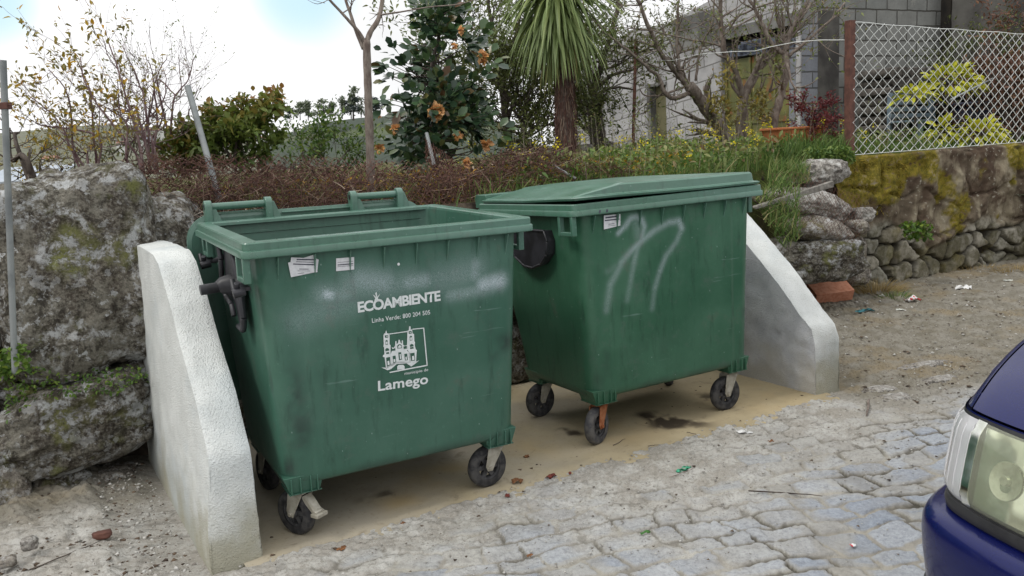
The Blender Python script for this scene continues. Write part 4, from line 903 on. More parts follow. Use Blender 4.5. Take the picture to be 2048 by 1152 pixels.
mb = MB(); mb.box(.2, LA-.2, .21, 2.6, .9, 2.9); mb.build('interior', M['shade_dark'], bA); mb = MB(); mb.box(gt_[0]-.3, gt_[1]-.01, .205, .8, 2.9, gt_[3]+.1); mb.build('interior', M['shade_dark'], bA)  # solid near-black fill, so door and gate gaps read as shaded rooms
mb = MB(); mb.box(sz(1345, 40)[0], sz(1443, 40)[0], -.015, .21, sz(1400, 95)[1], sz(1345, 46)[1]+.05); mb.build('concrete_beam', M['conc_old'], bA, bevel=.01)
# tarpaulin-like heap in the lintel gap of the gate
mb = MB(); s0_, z0_ = sz(1510, 75); 
for i in range(9):
    q = rs.uniform(gt_[0]+.2, gt_[1]-.2); mb.box(q, q+rs.uniform(.2, .5), .0, .12, gt_[3]-.31+rs.uniform(0, .06), gt_[3]-.2+rs.uniform(0, .12))
mb.build('stacked_boards', simple('blue_grey_boards', (.12, .14, .19), (.05, .055, .07), 12, .9), bA, bevel=.01)
# facade B: pillar and nearly frontal block wall
pL2 = at(1600, 290, 12.02); pR2 = at(1900, 290, 13.4); aB, eB, LB, yawB = wall_frame(pL2, pR2)
bB = empty('block_wall', (aB[0], aB[1], 0), yawB, 'tall grey cinder block wall with a damp stained pillar behind the fence', 'wall')
mb = MB(); mb.box(.30, LB, 0, .2, .9, 5.2); mb.build('blockwork', M['blocks_b'], bB)
mb = MB(); mb.box(0.01, .30, -.03, .22, .9, 5.2); mb.build('pillar', M['blocks_c'], bB)
mb = MB(); mb.box(.30, .72, -.028, -.002, .9, 3.25); mb.build('damp_patch', M['conc_dark'], bB, bevel=.006)
mb = MB(); mb.box(.8, LB-.3, .25, .9, .9, 4.9); mb.build('interior', M['shade_dark'], bB)
# facade C: dark concrete vault at the right
pL3 = at(1895, 290, 13.0); pR3 = at(2420, 290, 13.4); aC, eC, LC, yawC = wall_frame(pL3, pR3)
bC = empty('concrete_shed', (aC[0], aC[1], 0), yawC, 'dark board-marked concrete shed with a sloping underside at the far right', 'shed')
szc = lambda px, py: at_wall(px, py, aC, eC)
us = np.linspace(0, LC, 60); vs = np.linspace(.9, 5.2, 60); U, V = np.meshgrid(us, vs); u = U.ravel(); v = V.ravel()
ridge = np.abs(((v-.42*u)*3.0) % 1-.5)*.03
me = raw('vault', np.stack([u, -ridge-.01*fbm(P3(u, v), 3, 3, 4), v], -1), grid_faces(60, 60)); link('vault', me, M['conc_dark'], bC, smooth=True)
mb = MB(); d0 = szc(2030, 65); mb.prism([(szc(1950, 250)[0], .95), (LC-.1, .95), (LC-.1, d0[1]+.5), (d0[0]+.3, d0[1]+.1), (d0[0]-.15, d0[1]-.2), (szc(1985, 130)[0], szc(1985, 130)[1])], lambda a_, b_, w: (a_, -.06+w, b_), .02); mb.build('doorway', M['shade_dark'], bC)  # flat plate whose dark colour stands for the shaded opening
mb = MB(); mb.box(0, LC, .02, 3, .9, 5.0); mb.build('interior', M['shade_dark'], bC)

# ------------------------------------------------------------------ chain-link fence
fA = at(1703, 312, 8.15); eF = E1
def fpt(px, py):     # on the fence plane
    r = ray(px, py); A_ = np.array([[r[0], -eF[0]], [r[1], -eF[1]]]); tq, s_ = np.linalg.solve(A_, fA[:2]); return s_, H_+tq*r[2]
fen = empty('chain_link_fence', (fA[0], fA[1], 1.25), YW, 'new chain-link fence with white mesh and a rusty angle post on the mossy wall', 'fence')
zT = lambda s_: np.interp(s_, [0, fpt(1880, 56)[0], fpt(2048, 68)[0], 6], [fpt(1712, 44)[1], fpt(1880, 57)[1], fpt(2048, 68)[1], fpt(2048, 68)[1]-.05])-1.25
zB = fpt(1712, 310)[1]-1.25; SL = 5.6
mb = MB(); pitch = .140; hz2 = .05
nw = int(SL/pitch)
for i in range(nw):
    for ph in (0, 1):       # each wire zigzags; neighbours hook together
        pass
    pts = []; x0 = .02+i*pitch; zt_ = float(zT(x0)); k_ = int((zt_-zB)/hz2)
    for j in range(k_+1):
        xx = x0+(pitch*.52 if j % 2 else -pitch*.02); dis = .010*math.sin(j*.9+i*1.7) if x0 < .5 else .003*math.sin(j*.35+i*.2)
        pts.append((xx+dis, .004*(1 if j % 2 else -1), zB+j*(zt_-zB)/k_))
    mb.tube(pts, .0044, 4, caps=False)
    pts2 = [(p[0]+(-pitch*.54 if False else 0), p[1], p[2]) for p in pts]
    pts = []
    for j in range(k_+1):
        xx = x0+pitch*.5+(-pitch*.02 if j % 2 else pitch*.52); dis = .010*math.sin(j*.9+i*1.7+1) if x0 < .5 else .003*math.sin(j*.35+i*.2)
        pts.append((xx+dis, -.004*(1 if j % 2 else -1), zB+j*(zt_-zB)/k_))
    mb.tube(pts, .0044, 4, caps=False)
M['wire_white'] = simple('white_coated_wire', (.80, .82, .80), (.68, .70, .68), 9, .5); M['wire_grey'] = simple('grey_wire', (.30, .30, .29), (.2, .2, .19), 12, .5, 0, .5, .3)
mesh_o = mb.build('wire_mesh', M['wire_white'], fen, smooth=True, fix=False)
mb = MB(); pts = [(s_, 0, float(zT(s_))+.004*math.sin(s_*9)) for s_ in np.arange(0, SL, .12)]; mb.tube(pts, .0034, 5)
mb.tube([(s_, 0, zB+.003) for s_ in (0, SL)], .003, 5); mb.build('tension_wire', M['wire_white'], fen)
mb = MB(); zt_ = fpt(1703, 40)[1]-1.25; mb.prism([(-.045, -.004), (.03, -.004), (.03, .004), (-.037, .004), (-.037, .06), (-.045, .06)], lambda a_, b_, w: (a_+.010*(1-w/1.5), b_, w-.05), zt_+.05); mb.build('post', M['rust_dark'], fen, bevel=.002)
for s_ in (4.7,):
    mb = MB(); mb.prism([(-.03, -.004), (.03, -.004), (.03, .004), (-.022, .004), (-.022, .06), (-.03, .06)], lambda a_, b_, w, s_=s_: (a_+s_, b_+.012, w-.05), float(zT(s_))+.06); mb.build('post', M['rust_dark'], fen, bevel=.002)
# thin stay wire from the fence post to the trees on the left
mb = MB(); wp = [at(*p) for p in ((1268, 112, 9.6), (1300, 120, 9.4), (1345, 121, 9.1), (1400, 108, 8.9), (1470, 103, 8.7), (1510, 102, 8.6), (1540, 94, 8.5), (1590, 84, 8.4), (1640, 80, 8.3), (1703, 80, 8.16))]
mb.tube(wp, [.002]*3+[.003]*7, 5); tag(mb.build('stay_wire', M['wire_white'], None), 'thin slack wire running from the rusty fence post to the trees', 'wire')

# ------------------------------------------------------------------ posts, plank, brick
def post(name, a, b, r, mat, label, n=12, cat='post'):
    mb = MB(); L_ = 12; pts = [np.array(a)+(np.array(b)-np.array(a))*i/L_ for i in range(L_+1)]; mb.tube(pts, r, n); o = mb.build(name, mat, None, angle=50); return tag(o, label, cat)
p1_ = post('steel_post', at(30, 745, 3.72), at(6, 120, 3.60), .0135, M['galv'], 'tall thin grey steel post standing at the left edge')
cl = MB(); q = at(9, 212, 3.62); cl.box(q[0]-.02, q[0]+.022, q[1]-.02, q[1]+.02, q[2]-.014, q[2]+.014); cl.tube([(q[0]-.03, q[1]-.01, q[2]), (q[0]+.035, q[1]-.01, q[2]+.002)], .004, 6); cl.build('clamp', M['rust_dark'], p1_, bevel=.003)
post('leaning_pole', at(445, 420, 5.0), at(375, 172, 5.15), .019, M['galv'], 'grey pole leaning left out of the dry brush behind the open bin', cat='pole')
post('metal_rod', at(1152, 358, 6.2), at(1107, 331, 6.3), .011, M['galv'], 'short grey metal rod sticking up behind the closed lid', cat='rod')
post('short_pole', at(868, 330, 6.0), at(853, 266, 6.1), .014, M['galv'], 'short pale pole end at the peak of the collapsed netting', cat='pole')
post('rusty_stake', at(1266, 300, 9.3), at(1272, 78, 9.5), .018, M['rust_dark'], 'slim rusty stake standing in front of the doorway wall', cat='stake')
pk = MB(); a_ = at(1508, 414, 6.6); b_ = at(1664, 368, 7.0); dn = (b_-a_)/np.linalg.norm(b_-a_); sdv = np.cross(dn, [0, 0, 1]); sdv /= np.linalg.norm(sdv); upv = np.cross(sdv, dn)
P_ = []
for w_s in (-1, 1):
    pass
pk.hexa([a_+sdv*.02-upv*.02, b_+sdv*.02-upv*.028, b_-sdv*.02-upv*.028, a_-sdv*.02-upv*.01, a_+sdv*.02+upv*.004, b_+sdv*.02+upv*.028, b_-sdv*.02+upv*.028, a_-sdv*.02+upv*.008])
tag(pk.build('plank', simple('weathered_wood', (.25, .235, .21), (.13, .12, .105), 22, .9, .004), None, bevel=.006), 'grey weathered plank lying across the rocks by the closed bin', 'plank')
# hollow red brick
bp_ = gnd(1661, 607); br_ = empty('hollow_brick', (bp_[0]-.0, bp_[1]+.10, .0), math.radians(8), 'red hollow clay brick lying tilted on the dirt by the rocks', 'brick')
M['brick'] = simple('red_clay', (.42, .17, .095), (.52, .25, .16), 30, .9, .003)
bw_, bd_, bh_ = .37, .27, .11; mb = MB(); th = .012
mb.box(-bw_/2, bw_/2, -bd_/2, bd_/2, 0, th); mb.box(-bw_/2, bw_/2, -bd_/2, bd_/2, bh_-th, bh_)
for y_ in (-bd_/2+th/2, -bd_/6, bd_/6, bd_/2-th/2): mb.box(-bw_/2+.001, bw_/2-.001, y_-th/2, y_+th/2, th, bh_-th)
mb.box(-bw_/2+.002, bw_/2-.002, -bd_/2+th, bd_/2-th, bh_/2-.005, bh_/2+.005)
for i in range(8): mb.box(-bw_/2+.003, bw_/2-.003, -bd_/2-.002, -bd_/2, .01+i*.0115, .014+i*.0115)
sh = mb.build('shell', M['brick'], br_, bevel=.002); sh.rotation_euler = (math.radians(27), math.radians(-3), 0); sh.location = (0, .0, .075)
# orange clay trough in front of the gate
q = at(1587, 270, 8.7); mb = MB(); L2, W2, Hh = .30, .14, .15
P_ = [(-L2*.86, -W2*.8, -Hh/2), (L2*.86, -W2*.8, -Hh/2), (L2*.86, W2*.8, -Hh/2), (-L2*.86, W2*.8, -Hh/2), (-L2, -W2, Hh/2), (L2, -W2, Hh/2), (L2, W2, Hh/2), (-L2, W2, Hh/2)]
mb.hexa(P_); 
for i in range(9): x_ = -L2*.85+i*L2*.21; mb.box(x_, x_+.015, -W2-.004, -W2*.84, -Hh/2+.01, Hh/2-.02)
mb.box(-L2-.01, L2+.01, -W2-.012, W2+.01, Hh/2-.02, Hh/2+.005)
o = mb.build('clay_trough', simple('orange_clay', (.38, .12, .045), (.46, .17, .07), 9, .85), None, bevel=.006); o.location = tuple(q); o.rotation_euler = (0, 0, .35); tag(o, 'orange ribbed clay trough standing at the foot of the grey pillar', 'trough')

# ------------------------------------------------------------------ vegetation helpers
def nrm(v): v = np.asarray(v, float); return v/(np.linalg.norm(v)+1e-9)
def rv(rg): return np.array([rg.gauss(0, 1), rg.gauss(0, 1), rg.gauss(0, 1)])
def leaves(name, P, D, L, Wd, tint, mat, parent=None, seed=0, fold=.25, droop=.15, broad=.5, N=None):
    """leaf blades: P base points, D directions, L lengths, Wd widths"""
    P = np.asarray(P, float); D = np.asarray(D, float); D /= np.linalg.norm(D, axis=1)[:, None]+1e-9
    n = len(P); rg = np.random.RandomState(seed); L = np.broadcast_to(L, n).astype(float); Wd = np.broadcast_to(Wd, n).astype(float)
    up = rg.normal(size=(n, 3))*.6+np.array([0, 0, 1.]) if N is None else np.asarray(N)+rg.normal(size=(n, 3))*.3
    S_ = np.cross(D, up); S_ /= np.linalg.norm(S_, axis=1)[:, None]+1e-9; Nn = np.cross(S_, D)
    dz = np.zeros((n, 3)); dz[:, 2] = -1
    def pt(f, s_, h): return P+D*(L*f)[:, None]+S_*(Wd*s_)[:, None]+Nn*(Wd*h)[:, None]+dz*(L*droop*f*f)[:, None]
    V = np.stack([pt(0, 0, 0), pt(.32, -.5, fold), pt(.32, 0, 0), pt(.32, .5, fold), pt(.68, -.5*broad*1.35, fold*.8), pt(.68, 0, 0), pt(.68, .5*broad*1.35, fold*.8), pt(1, 0, 0)], 1).reshape(-1, 3)
    T_ = np.array([(0, 2, 1), (0, 3, 2), (1, 2, 5), (1, 5, 4), (2, 3, 6), (2, 6, 5), (4, 5, 7), (5, 6, 7)]); Fq = (np.arange(n)[:, None, None]*8+T_[None]).reshape(-1, 3)
    me = raw(name, V, Fq, {'tint': np.repeat(np.broadcast_to(tint, n), 8)}); return link(name, me, mat, parent)
def twigs(name, curves, rad, mat, parent=None, k=3):
    """curves: (n,m,3) array, thin triangular tubes"""
    C_ = np.asarray(curves, float); n, m_, _ = C_.shape; T_ = np.gradient(C_, axis=1); T_ /= np.linalg.norm(T_, axis=2)[..., None]+1e-9
    a = np.cross(T_, np.array([.31, .52, .79])); a /= np.linalg.norm(a, axis=2)[..., None]+1e-9; b = np.cross(T_, a)
    rad = np.asarray(rad, float); rad = rad[:, None] if rad.ndim == 1 else (np.full((n, 1), float(rad)) if rad.ndim == 0 else rad)
    rr_ = rad*np.linspace(1, .45, m_)[None]; V = np.stack([C_+(a*math.cos(t_)+b*math.sin(t_))*rr_[..., None] for t_ in [2*math.pi*i/k for i in range(k)]], 2)   # n,m,k,3
    idx = np.arange(n*m_*k).reshape(n, m_, k); q = []
    for i in range(k):
        j = (i+1) % k; q.append(np.stack([idx[:, :-1, i], idx[:, :-1, j], idx[:, 1:, j], idx[:, 1:, i]], -1).reshape(-1, 4))
    rt = np.random.RandomState(7).rand(n); me = raw(name, V.reshape(-1, 3), np.concatenate(q), {'tint': np.repeat(rt, m_*k)}); return link(name, me, mat, parent, smooth=True)
def bark(name, a, b, sc=30): 
    t = NT(name, .9, .2); n1 = t.noise(sc, 5, .65, t.co(scale=(1, 1, .35))); n2 = t.noise(6, 4); c = t.mix(t.rng(n1, .35, .65), a, b); c = t.mix(t.rng(n2, .6, .7, 0, .6), c, tuple(min(1, x*1.8) for x in b)); t.color(c); t.bump(n1, .8, .008); return t.m
M['bark'] = bark('grey_brown_bark', (.13, .10, .085), (.24, .205, .175))
M['bark_dark'] = bark('dark_bark', (.05, .04, .035), (.12, .10, .085))
M['bark_purple'] = bark('purplish_twig', (.12, .07, .075), (.22, .16, .155))
M['leaf_spring'] = leafmat('pale_spring_leaves', [(0, (.10, .13, .035)), (.5, (.17, .21, .06)), (.85, (.24, .25, .09)), (1, (.22, .14, .07))])
M['leaf_yellow'] = leafmat('yellow_young_leaves', [(0, (.16, .14, .05)), (.5, (.28, .24, .06)), (.85, (.42, .28, .02)), (1, (.5, .25, .01))])
M['leaf_olive'] = leafmat('olive_leaves', [(0, (.045, .06, .018)), (.5, (.085, .105, .03)), (1, (.16, .17, .05))])
M['leaf_rose'] = leafmat('red_green_leaves', [(0, (.07, .125, .025)), (.45, (.14, .18, .035)), (.7, (.28, .15, .04)), (1, (.30, .07, .035))])
M['leaf_camellia'] = leafmat('glossy_dark_leaves', [(0, (.022, .048, .028)), (.5, (.042, .085, .038)), (.85, (.075, .125, .045)), (.95, (.12, .12, .035)), (1, (.12, .06, .03))], .32, .12, .5)
M['petal'] = leafmat('orange_faded_petals', [(0, (.62, .32, .09)), (.5, (.74, .45, .22)), (1, (.52, .26, .10))], .7, .25)
M['leaf_sword'] = leafmat('sword_leaves', [(0, (.12, .17, .06)), (.5, (.22, .29, .10)), (.8, (.34, .37, .13)), (1, (.36, .28, .11))], .45, .25)
M['leaf_aucuba'] = leafmat('yellow_variegated_leaves', [(0, (.36, .36, .02)), (.6, (.55, .54, .04)), (1, (.30, .34, .03))], .45, .25)
M['leaf_red'] = leafmat('dark_red_leaves', [(0, (.10, .02, .025)), (1, (.20, .045, .045))])
M['grass'] = leafmat('grass_blades', [(0, (.05, .10, .018)), (.5, (.11, .19, .04)), (.85, (.20, .24, .07)), (1, (.32, .27, .13))], .6, .3)
M['straw'] = leafmat('dry_straw', [(0, (.26, .18, .07)), (1, (.42, .33, .16))], .8, .3)
M['weed'] = leafmat('weed_leaves', [(0, (.045, .10, .016)), (.5, (.09, .16, .03)), (1, (.18, .24, .05))], .55, .3)
M['flower_y'] = leafmat('yellow_flowers', [(0, (.62, .52, .02)), (1, (.72, .62, .03))], .7, .3)
M['brush'] = leafmat('dry_red_brush', [(0, (.055, .026, .022)), (.5, (.10, .045, .036)), (.8, (.15, .085, .06)), (1, (.30, .24, .18))], .9, .0)
M['brush_pale'] = leafmat('bleached_twigs', [(0, (.22, .18, .14)), (1, (.40, .36, .30))], .9, 0)
M['ivy'] = leafmat('bank_weed_leaves', [(0, (.04, .09, .012)), (.6, (.085, .16, .02)), (1, (.17, .24, .03))], .5, .3)

class Plant:
    """tapered limbs grown from given paths, plus side twigs; collects leaf sites"""
    def __init__(s, seed): s.rg = random.Random(seed); s.mb = MB(); s.sites = []
    def limb(s, pts, r0, r1, n=7, wob=.0):
        pts = [np.array(p, float) for p in pts]; Q = []
        for i in range(len(pts)-1):      # catmull-like smoothing
            p0 = pts[max(i-1, 0)]; p1 = pts[i]; p2 = pts[i+1]; p3 = pts[min(i+2, len(pts)-1)]
            for k in range(5):
                t_ = k/5; Q.append(.5*((2*p1)+(-p0+p2)*t_+(2*p0-5*p1+4*p2-p3)*t_*t_+(-p0+3*p1-3*p2+p3)*t_**3))
        Q.append(pts[-1]); Q = [q+rv(s.rg)*wob for q in Q]
        rad = [r0+(r1-r0)*i/(len(Q)-1) for i in range(len(Q))]; s.mb.tube(Q, [max(.0008, a*(1+s.rg.uniform(-.06, .06))) for a in rad], n); return Q, rad
    def twig(s, p, d, L, r, lvl, up=.25, spread=.8, nch=3, leafp=1., seg=5, first=.3):
        d = nrm(d); Q = [np.array(p, float)]; dd = d.copy()
        for i in range(seg):
            dd = nrm(dd+rv(s.rg)*.13+np.array([0, 0, up*.25])); Q.append(Q[-1]+dd*L/seg)
        s.mb.tube(Q, [max(.0008, r*(1-.75*i/seg)) for i in range(seg+1)], 4 if r < .01 else 6, caps=False)
        if lvl == 0:
            for i in range(1, seg+1):
                if s.rg.random() < leafp: s.sites.append((Q[i], nrm(rv(s.rg)+dd*1.0+np.array([0, 0, .4]))))
            s.sites.append((Q[-1], dd))
        else:
            for c_ in range(nch):
                f = s.rg.uniform(first, 1); i = min(seg-1, int(f*seg)); pp = Q[i]+(Q[i+1]-Q[i])*(f*seg-i)
                nd = nrm(nrm(Q[i+1]-Q[i])+nrm(rv(s.rg))*spread+np.array([0, 0, up])); s.twig(pp, nd, L*s.rg.uniform(.45, .75), r*.55, lvl-1, up, spread, nch, leafp, seg)
            s.twig(Q[-1], dd, L*.6, r*.35, lvl-1, up, spread, nch, leafp, seg)
    def side(s, Q, rad, n, L, lvl, f0=.3, f1=1., **kw):
        for i in range(n):
            f = s.rg.uniform(f0, f1); k = min(len(Q)-2, int(f*(len(Q)-1))); t_ = nrm(Q[k+1]-Q[k]); d = nrm(t_*.6+nrm(rv(s.rg))); s.twig(Q[k], d, L*s.rg.uniform(.6, 1.2), max(.0015, rad[k]*.5), lvl, **kw)
    def leafarr(s, jit=.0, mult=1):
        P = []; D = []
        for p, d in s.sites:
            for k in range(mult): P.append(p+rv(s.rg)*jit); D.append(nrm(d+rv(s.rg)*.7))
        return np.array(P), np.array(D)
def plant(name, label, cat, loc, group=None):
    return empty(name, tuple(loc), 0, label, cat, group)
def rebase(o, loc):
    """shift mesh so that it is stored relative to its thing's base"""
    me = o.data; a = np.empty(len(me.vertices)*3, np.float32); me.vertices.foreach_get('co', a); a = a.reshape(-1, 3)-np.asarray(loc, np.float32); me.vertices.foreach_set('co', a.ravel()); me.update(); return o
def finish(root, pl, bark_m, leafspec, seed=1, bname='trunk'):
    loc = np.array(root.location); t_ = rebase(pl.mb.build(bname, bark_m, root, smooth=True, fix=False), loc)
    rg = np.random.RandomState(seed)
    for (nm, mat, L, Wd, jit, mult, tf, kw) in leafspec:
        P, D = pl.leafarr(jit, mult)
        if len(P) == 0: continue
        k_ = rg.rand(len(P)); L_ = L*(.6+.8*rg.rand(len(P))); rebase(leaves(nm, P, D, L_, L_*Wd, tf(P, k_), mat, root, seed, **kw), loc)
A = at
# ---- sapling behind the open bin
root = plant('sapling_tree', 'slender bare tree with forked trunk rising behind the open bin', 'tree', A(744, 385, 5.6))
p = Plant(3)
T_, R_ = p.limb([A(744, 400, 5.6), A(741, 330, 5.6), A(738, 240, 5.58), A(735, 150, 5.56), A(733, 80, 5.55)], .030, .024, 10)
Q1, R1 = p.limb([A(733, 84, 5.55), A(742, 62, 5.57), A(757, 38, 5.6), A(765, 0, 5.65), A(772, -60, 5.7), A(765, -160, 5.8)], .019, .011, 8)
Q2, R2 = p.limb([A(733, 92, 5.55), A(719, 66, 5.53), A(700, 44, 5.5), A(680, 22, 5.48), A(655, -5, 5.45), A(600, -70, 5.4)], .013, .006, 7)
Q3, R3 = p.limb([A(727, 98, 5.55), A(712, 62, 5.56), A(700, 25, 5.58), A(690, -5, 5.6), A(670, -90, 5.6)], .013, .008, 7)
Q4, R4 = p.limb([A(760, 30, 5.6), A(800, 24, 5.6), A(860, 14, 5.62), A(920, 8, 5.65), A(970, -8, 5.7)], .006, .003, 6)
p.limb([A(660, -2, 5.45), A(635, 8, 5.4), A(612, -2, 5.4)], .003, .001, 5); p.limb([A(650, 6, 5.45), A(640, 4, 5.45), A(610, -5, 5.4)], .002, .001, 4)
for Q, R in ((Q1, R1), (Q2, R2), (Q3, R3)): p.side(Q, R, 3, .25, 1, .5, 1, up=.3)
finish(root, p, M['bark'], [])
# ---- camellia
root = plant('camellia_shrub', 'tall dark glossy-leaved shrub dotted with orange flowers', 'shrub', A(868, 345, 6.6))
p = Plant(8); rgc = np.random.RandomState(4)
T_, R_ = p.limb([A(868, 350, 6.6), A(864, 250, 6.6), A(862, 150, 6.6), A(880, 60, 6.6), A(880, 15, 6.6)], .025, .008, 8)
prof = [(12, 868, 34), (45, 870, 78), (90, 878, 100), (140, 876, 112), (200, 872, 122), (250, 872, 126), (300, 885, 122), (338, 915, 70)]
P = []; D = []; Nv = []
for i in range(330):
    yy = 12+322*(rgc.rand()**.92); cx = np.interp(yy, [q[0] for q in prof], [q[1] for q in prof]); hw = np.interp(yy, [q[0] for q in prof], [q[2] for q in prof])
    ang_ = rgc.rand()*6.28; rr_ = (rgc.rand()**.5)*(.5+.68*rgc.rand()); cpt = A(cx+hw*rr_*math.cos(ang_), yy, 6.6)+np.array([0, hw/253*rr_*math.sin(ang_)*1.0, 0])
    axis_ = A(cx, yy+20, 6.6); ax = nrm(cpt-axis_)
    if i % 2 == 0: p.mb.tube([axis_, (axis_+cpt)/2+rv(p.rg)*.03, cpt], [.006, .004, .002], 4, caps=False)
    if fbm(cpt[None]*1.0, 3.2, 2, 9)[0] < -.12: continue
    for k in range(rgc.randint(7, 15)):
        o_ = nrm(rgc.normal(size=3)); P.append(cpt+o_*.075*rgc.rand()**.5); dd_ = nrm(o_*.9+ax*.8+np.array([0, 0, .1])); D.append(dd_); Nv.append(nrm(np.array([0, -.35, .8])+ax*.5))
P = np.array(P); D = np.array(D); k_ = rgc.rand(len(P)); L_ = .066+.045*rgc.rand(len(P)); loc = np.array(root.location)
rebase(leaves('foliage', P, D, L_, L_*.52, k_, M['leaf_camellia'], root, 5, fold=.10, droop=.12, broad=.85, N=np.array(Nv)), loc)
rebase(p.mb.build('trunk', M['bark_dark'], root, smooth=True, fix=False), loc)
for i, (fx, fy, sz_) in enumerate([(868, 220, 24), (882, 222, 16), (872, 233, 14), (965, 112, 19), (792, 258, 17), (973, 288, 20), (934, 325, 15), (760, 296, 16), (923, 60, 12), (916, 272, 14), (757, 232, 9), (908, 92, 10), (966, 122, 12)]):
    q = A(fx, fy, 6.6-.40*(1 if 780 < fx < 950 else .35)); n = 26; rg_ = np.random.RandomState(90+i); D = rg_.normal(size=(n, 3)); D[:, 1] -= .5; s_ = sz_*.82*6.3/F_
    rebase(leaves('flower', q+D*s_*.05, D, s_*(.6+.5*rg_.rand(n)), s_*.55, rg_.rand(n), M['petal'], root, i, fold=.2, droop=.1, broad=.9), loc)
# ---- cordyline / yucca
root = plant('cabbage_palm', 'palm-like tree with shaggy brown trunk and long drooping sword leaves', 'tree', A(1132, 300, 8.2))
loc = np.array(root.location); mb = MB(); rgc = np.random.RandomState(6)
Tp = [A(1132, 305, 8.2), A(1131, 250, 8.2), A(1129, 180, 8.2), A(1122, 80, 8.2), A(1115, -40, 8.2)]
Q, R = Plant.limb(type('q', (), {'rg': random.Random(2), 'mb': mb})(), Tp, .098, .075, 12)
rebase(mb.build('trunk', bark('fibrous_trunk', (.06, .042, .036), (.135, .10, .085), 60), root, smooth=True), loc)
# fibres on the trunk
n = 900; f = rgc.rand(n)*.72; k_ = (f*(len(Q)-1)).astype(int); base = np.array(Q)[k_]; a_ = rgc.rand(n)*6.28; rad_ = np.array(R)[k_]; o_ = np.stack([np.cos(a_), np.sin(a_), 0*a_], -1); b0 = base+o_*rad_[:, None]*.95
C_ = np.stack([b0+np.array([0, 0, .03]), b0+o_*.012+np.array([0, 0, -.02]), b0+o_*.022+rgc.normal(size=(n, 3))*.012+np.array([0, 0, -.09])], 1); rebase(twigs('fibre_skirt', C_, .0035, M['brush'], root), loc)
n = 680; V = []; Fq = []; tn = []
for i in range(n):
    fz = rgc.rand(); hp = A(1112, -35+75*fz, 8.2)+rgc.normal(size=3)*.03; az = rgc.rand()*6.28; el = rgc.uniform(-1.1, 1.2) if fz < .6 else rgc.uniform(-1.4, -.1); d = np.array([math.cos(az)*math.cos(el), math.sin(az)*math.cos(el), math.sin(el)])
    L = rgc.uniform(.56, .88)*(1 if el > -.6 else .9); wd = rgc.uniform(.017, .028); m_ = 8; pos = hp.copy(); dd = d.copy(); o0 = len(V)
    sd = nrm(np.cross(d, [0, 0, 1])+rgc.normal(size=3)*.2)
    for q in range(m_+1):
        w = wd*(.55+.9*min(1, q/3))*(1-(q/m_)**2.2)*.62; nn = nrm(np.cross(sd, dd)); V += [pos-sd*w, pos+nn*w*.35, pos+sd*w]
        dd = nrm(dd+np.array([0, 0, -1.])*(.13+.17*q/m_)*(1.1-abs(dd[2])*.2)); pos = pos+dd*L/m_
        tn += [min(1, .15+.45*rgc.rand()+(.35 if (el < -.9) else 0)+.12*q/m_)]*3 if q == 0 else [tn[-1]]*3
    for q in range(m_):
        o = o0+q*3; Fq += [(o, o+1, o+4, o+3), (o+1, o+2, o+5, o+4)]
me = raw('leaf_crown', np.array(V), np.array(Fq), {'tint': tn}); rebase(link('leaf_crown', me, M['leaf_sword'], root, smooth=True), loc)
# ---- orchard trees
def orchard(name, label, basept, limbs, seed, mat_l, nside, L, lf=.045, mult=1, lvl=2, up=.15, barkm='bark', nch=3, group=None, tf=None, jit=.01, wd=.38, leafp=.8):
    root = plant(name, label, 'tree', basept, group); p = Plant(seed)
    for pts, r0, r1 in limbs:
        Q, R = p.limb([A(*q) for q in pts], r0, r1, 8, .004); p.side(Q, R, nside, L, lvl, .25, 1, up=up, nch=nch, leafp=leafp)
    finish(root, p, M[barkm], [('foliage', mat_l, lf, wd, jit, mult, tf or (lambda P, k: k), {})], seed); return root
GT = 'leafing orchard trees in front of the outbuilding'
orchard('orchard_tree', 'crooked tree leaning left across the grey block wall beside the doorway', A(1455, 300, 9.6),
        [([(1462, 300, 9.6), (1440, 255, 9.6), (1405, 205, 9.5), (1378, 172, 9.4)], .085, .062), ([(1378, 175, 9.4), (1345, 135, 9.3), (1318, 100, 9.2), (1296, 50, 9.1), (1272, -10, 9.0)], .035, .018),
         ([(1380, 172, 9.4), (1362, 148, 9.35), (1356, 140, 9.3)], .03, .022), ([(1378, 186, 9.4), (1350, 197, 9.3), (1332, 188, 9.2), (1318, 155, 9.2), (1300, 140, 9.1), (1255, 100, 9.0), (1200, 55, 9.0), (1172, 10, 9)], .028, .010),
         ([(1358, 140, 9.3), (1354, 80, 9.3), (1356, 0, 9.3)], .020, .012), ([(1372, 172, 9.4), (1330, 188, 9.3), (1295, 192, 9.2), (1280, 180, 9.2)], .014, .006), ([(1392, 160, 9.4), (1400, 100, 9.5), (1425, 40, 9.5), (1430, -20, 9.5)], .015, .008)],
        31, M['leaf_spring'], 7, .42, .042, 1, 1, .25, group=GT)
orchard('orchard_tree', 'grey forked tree standing in front of the rusty green gate', A(1480, 300, 9.4),
        [([(1482, 300, 9.4), (1483, 240, 9.4), (1490, 190, 9.4), (1515, 140, 9.4), (1530, 110, 9.4)], .065, .04), ([(1485, 195, 9.4), (1470, 140, 9.3), (1448, 100, 9.2), (1443, 50, 9.2), (1440, -20, 9.1)], .036, .018),
         ([(1520, 130, 9.4), (1545, 105, 9.4), (1585, 60, 9.3), (1622, 5, 9.3)], .025, .012), ([(1448, 96, 9.2), (1420, 86, 9.2), (1360, 75, 9.1), (1300, 60, 9)], .012, .006), ([(1445, 60, 9.2), (1480, 30, 9.2), (1530, 10, 9.1), (1600, -10, 9)], .012, .006)],
        37, M['leaf_spring'], 8, .42, .042, 1, 1, .25, group=GT)
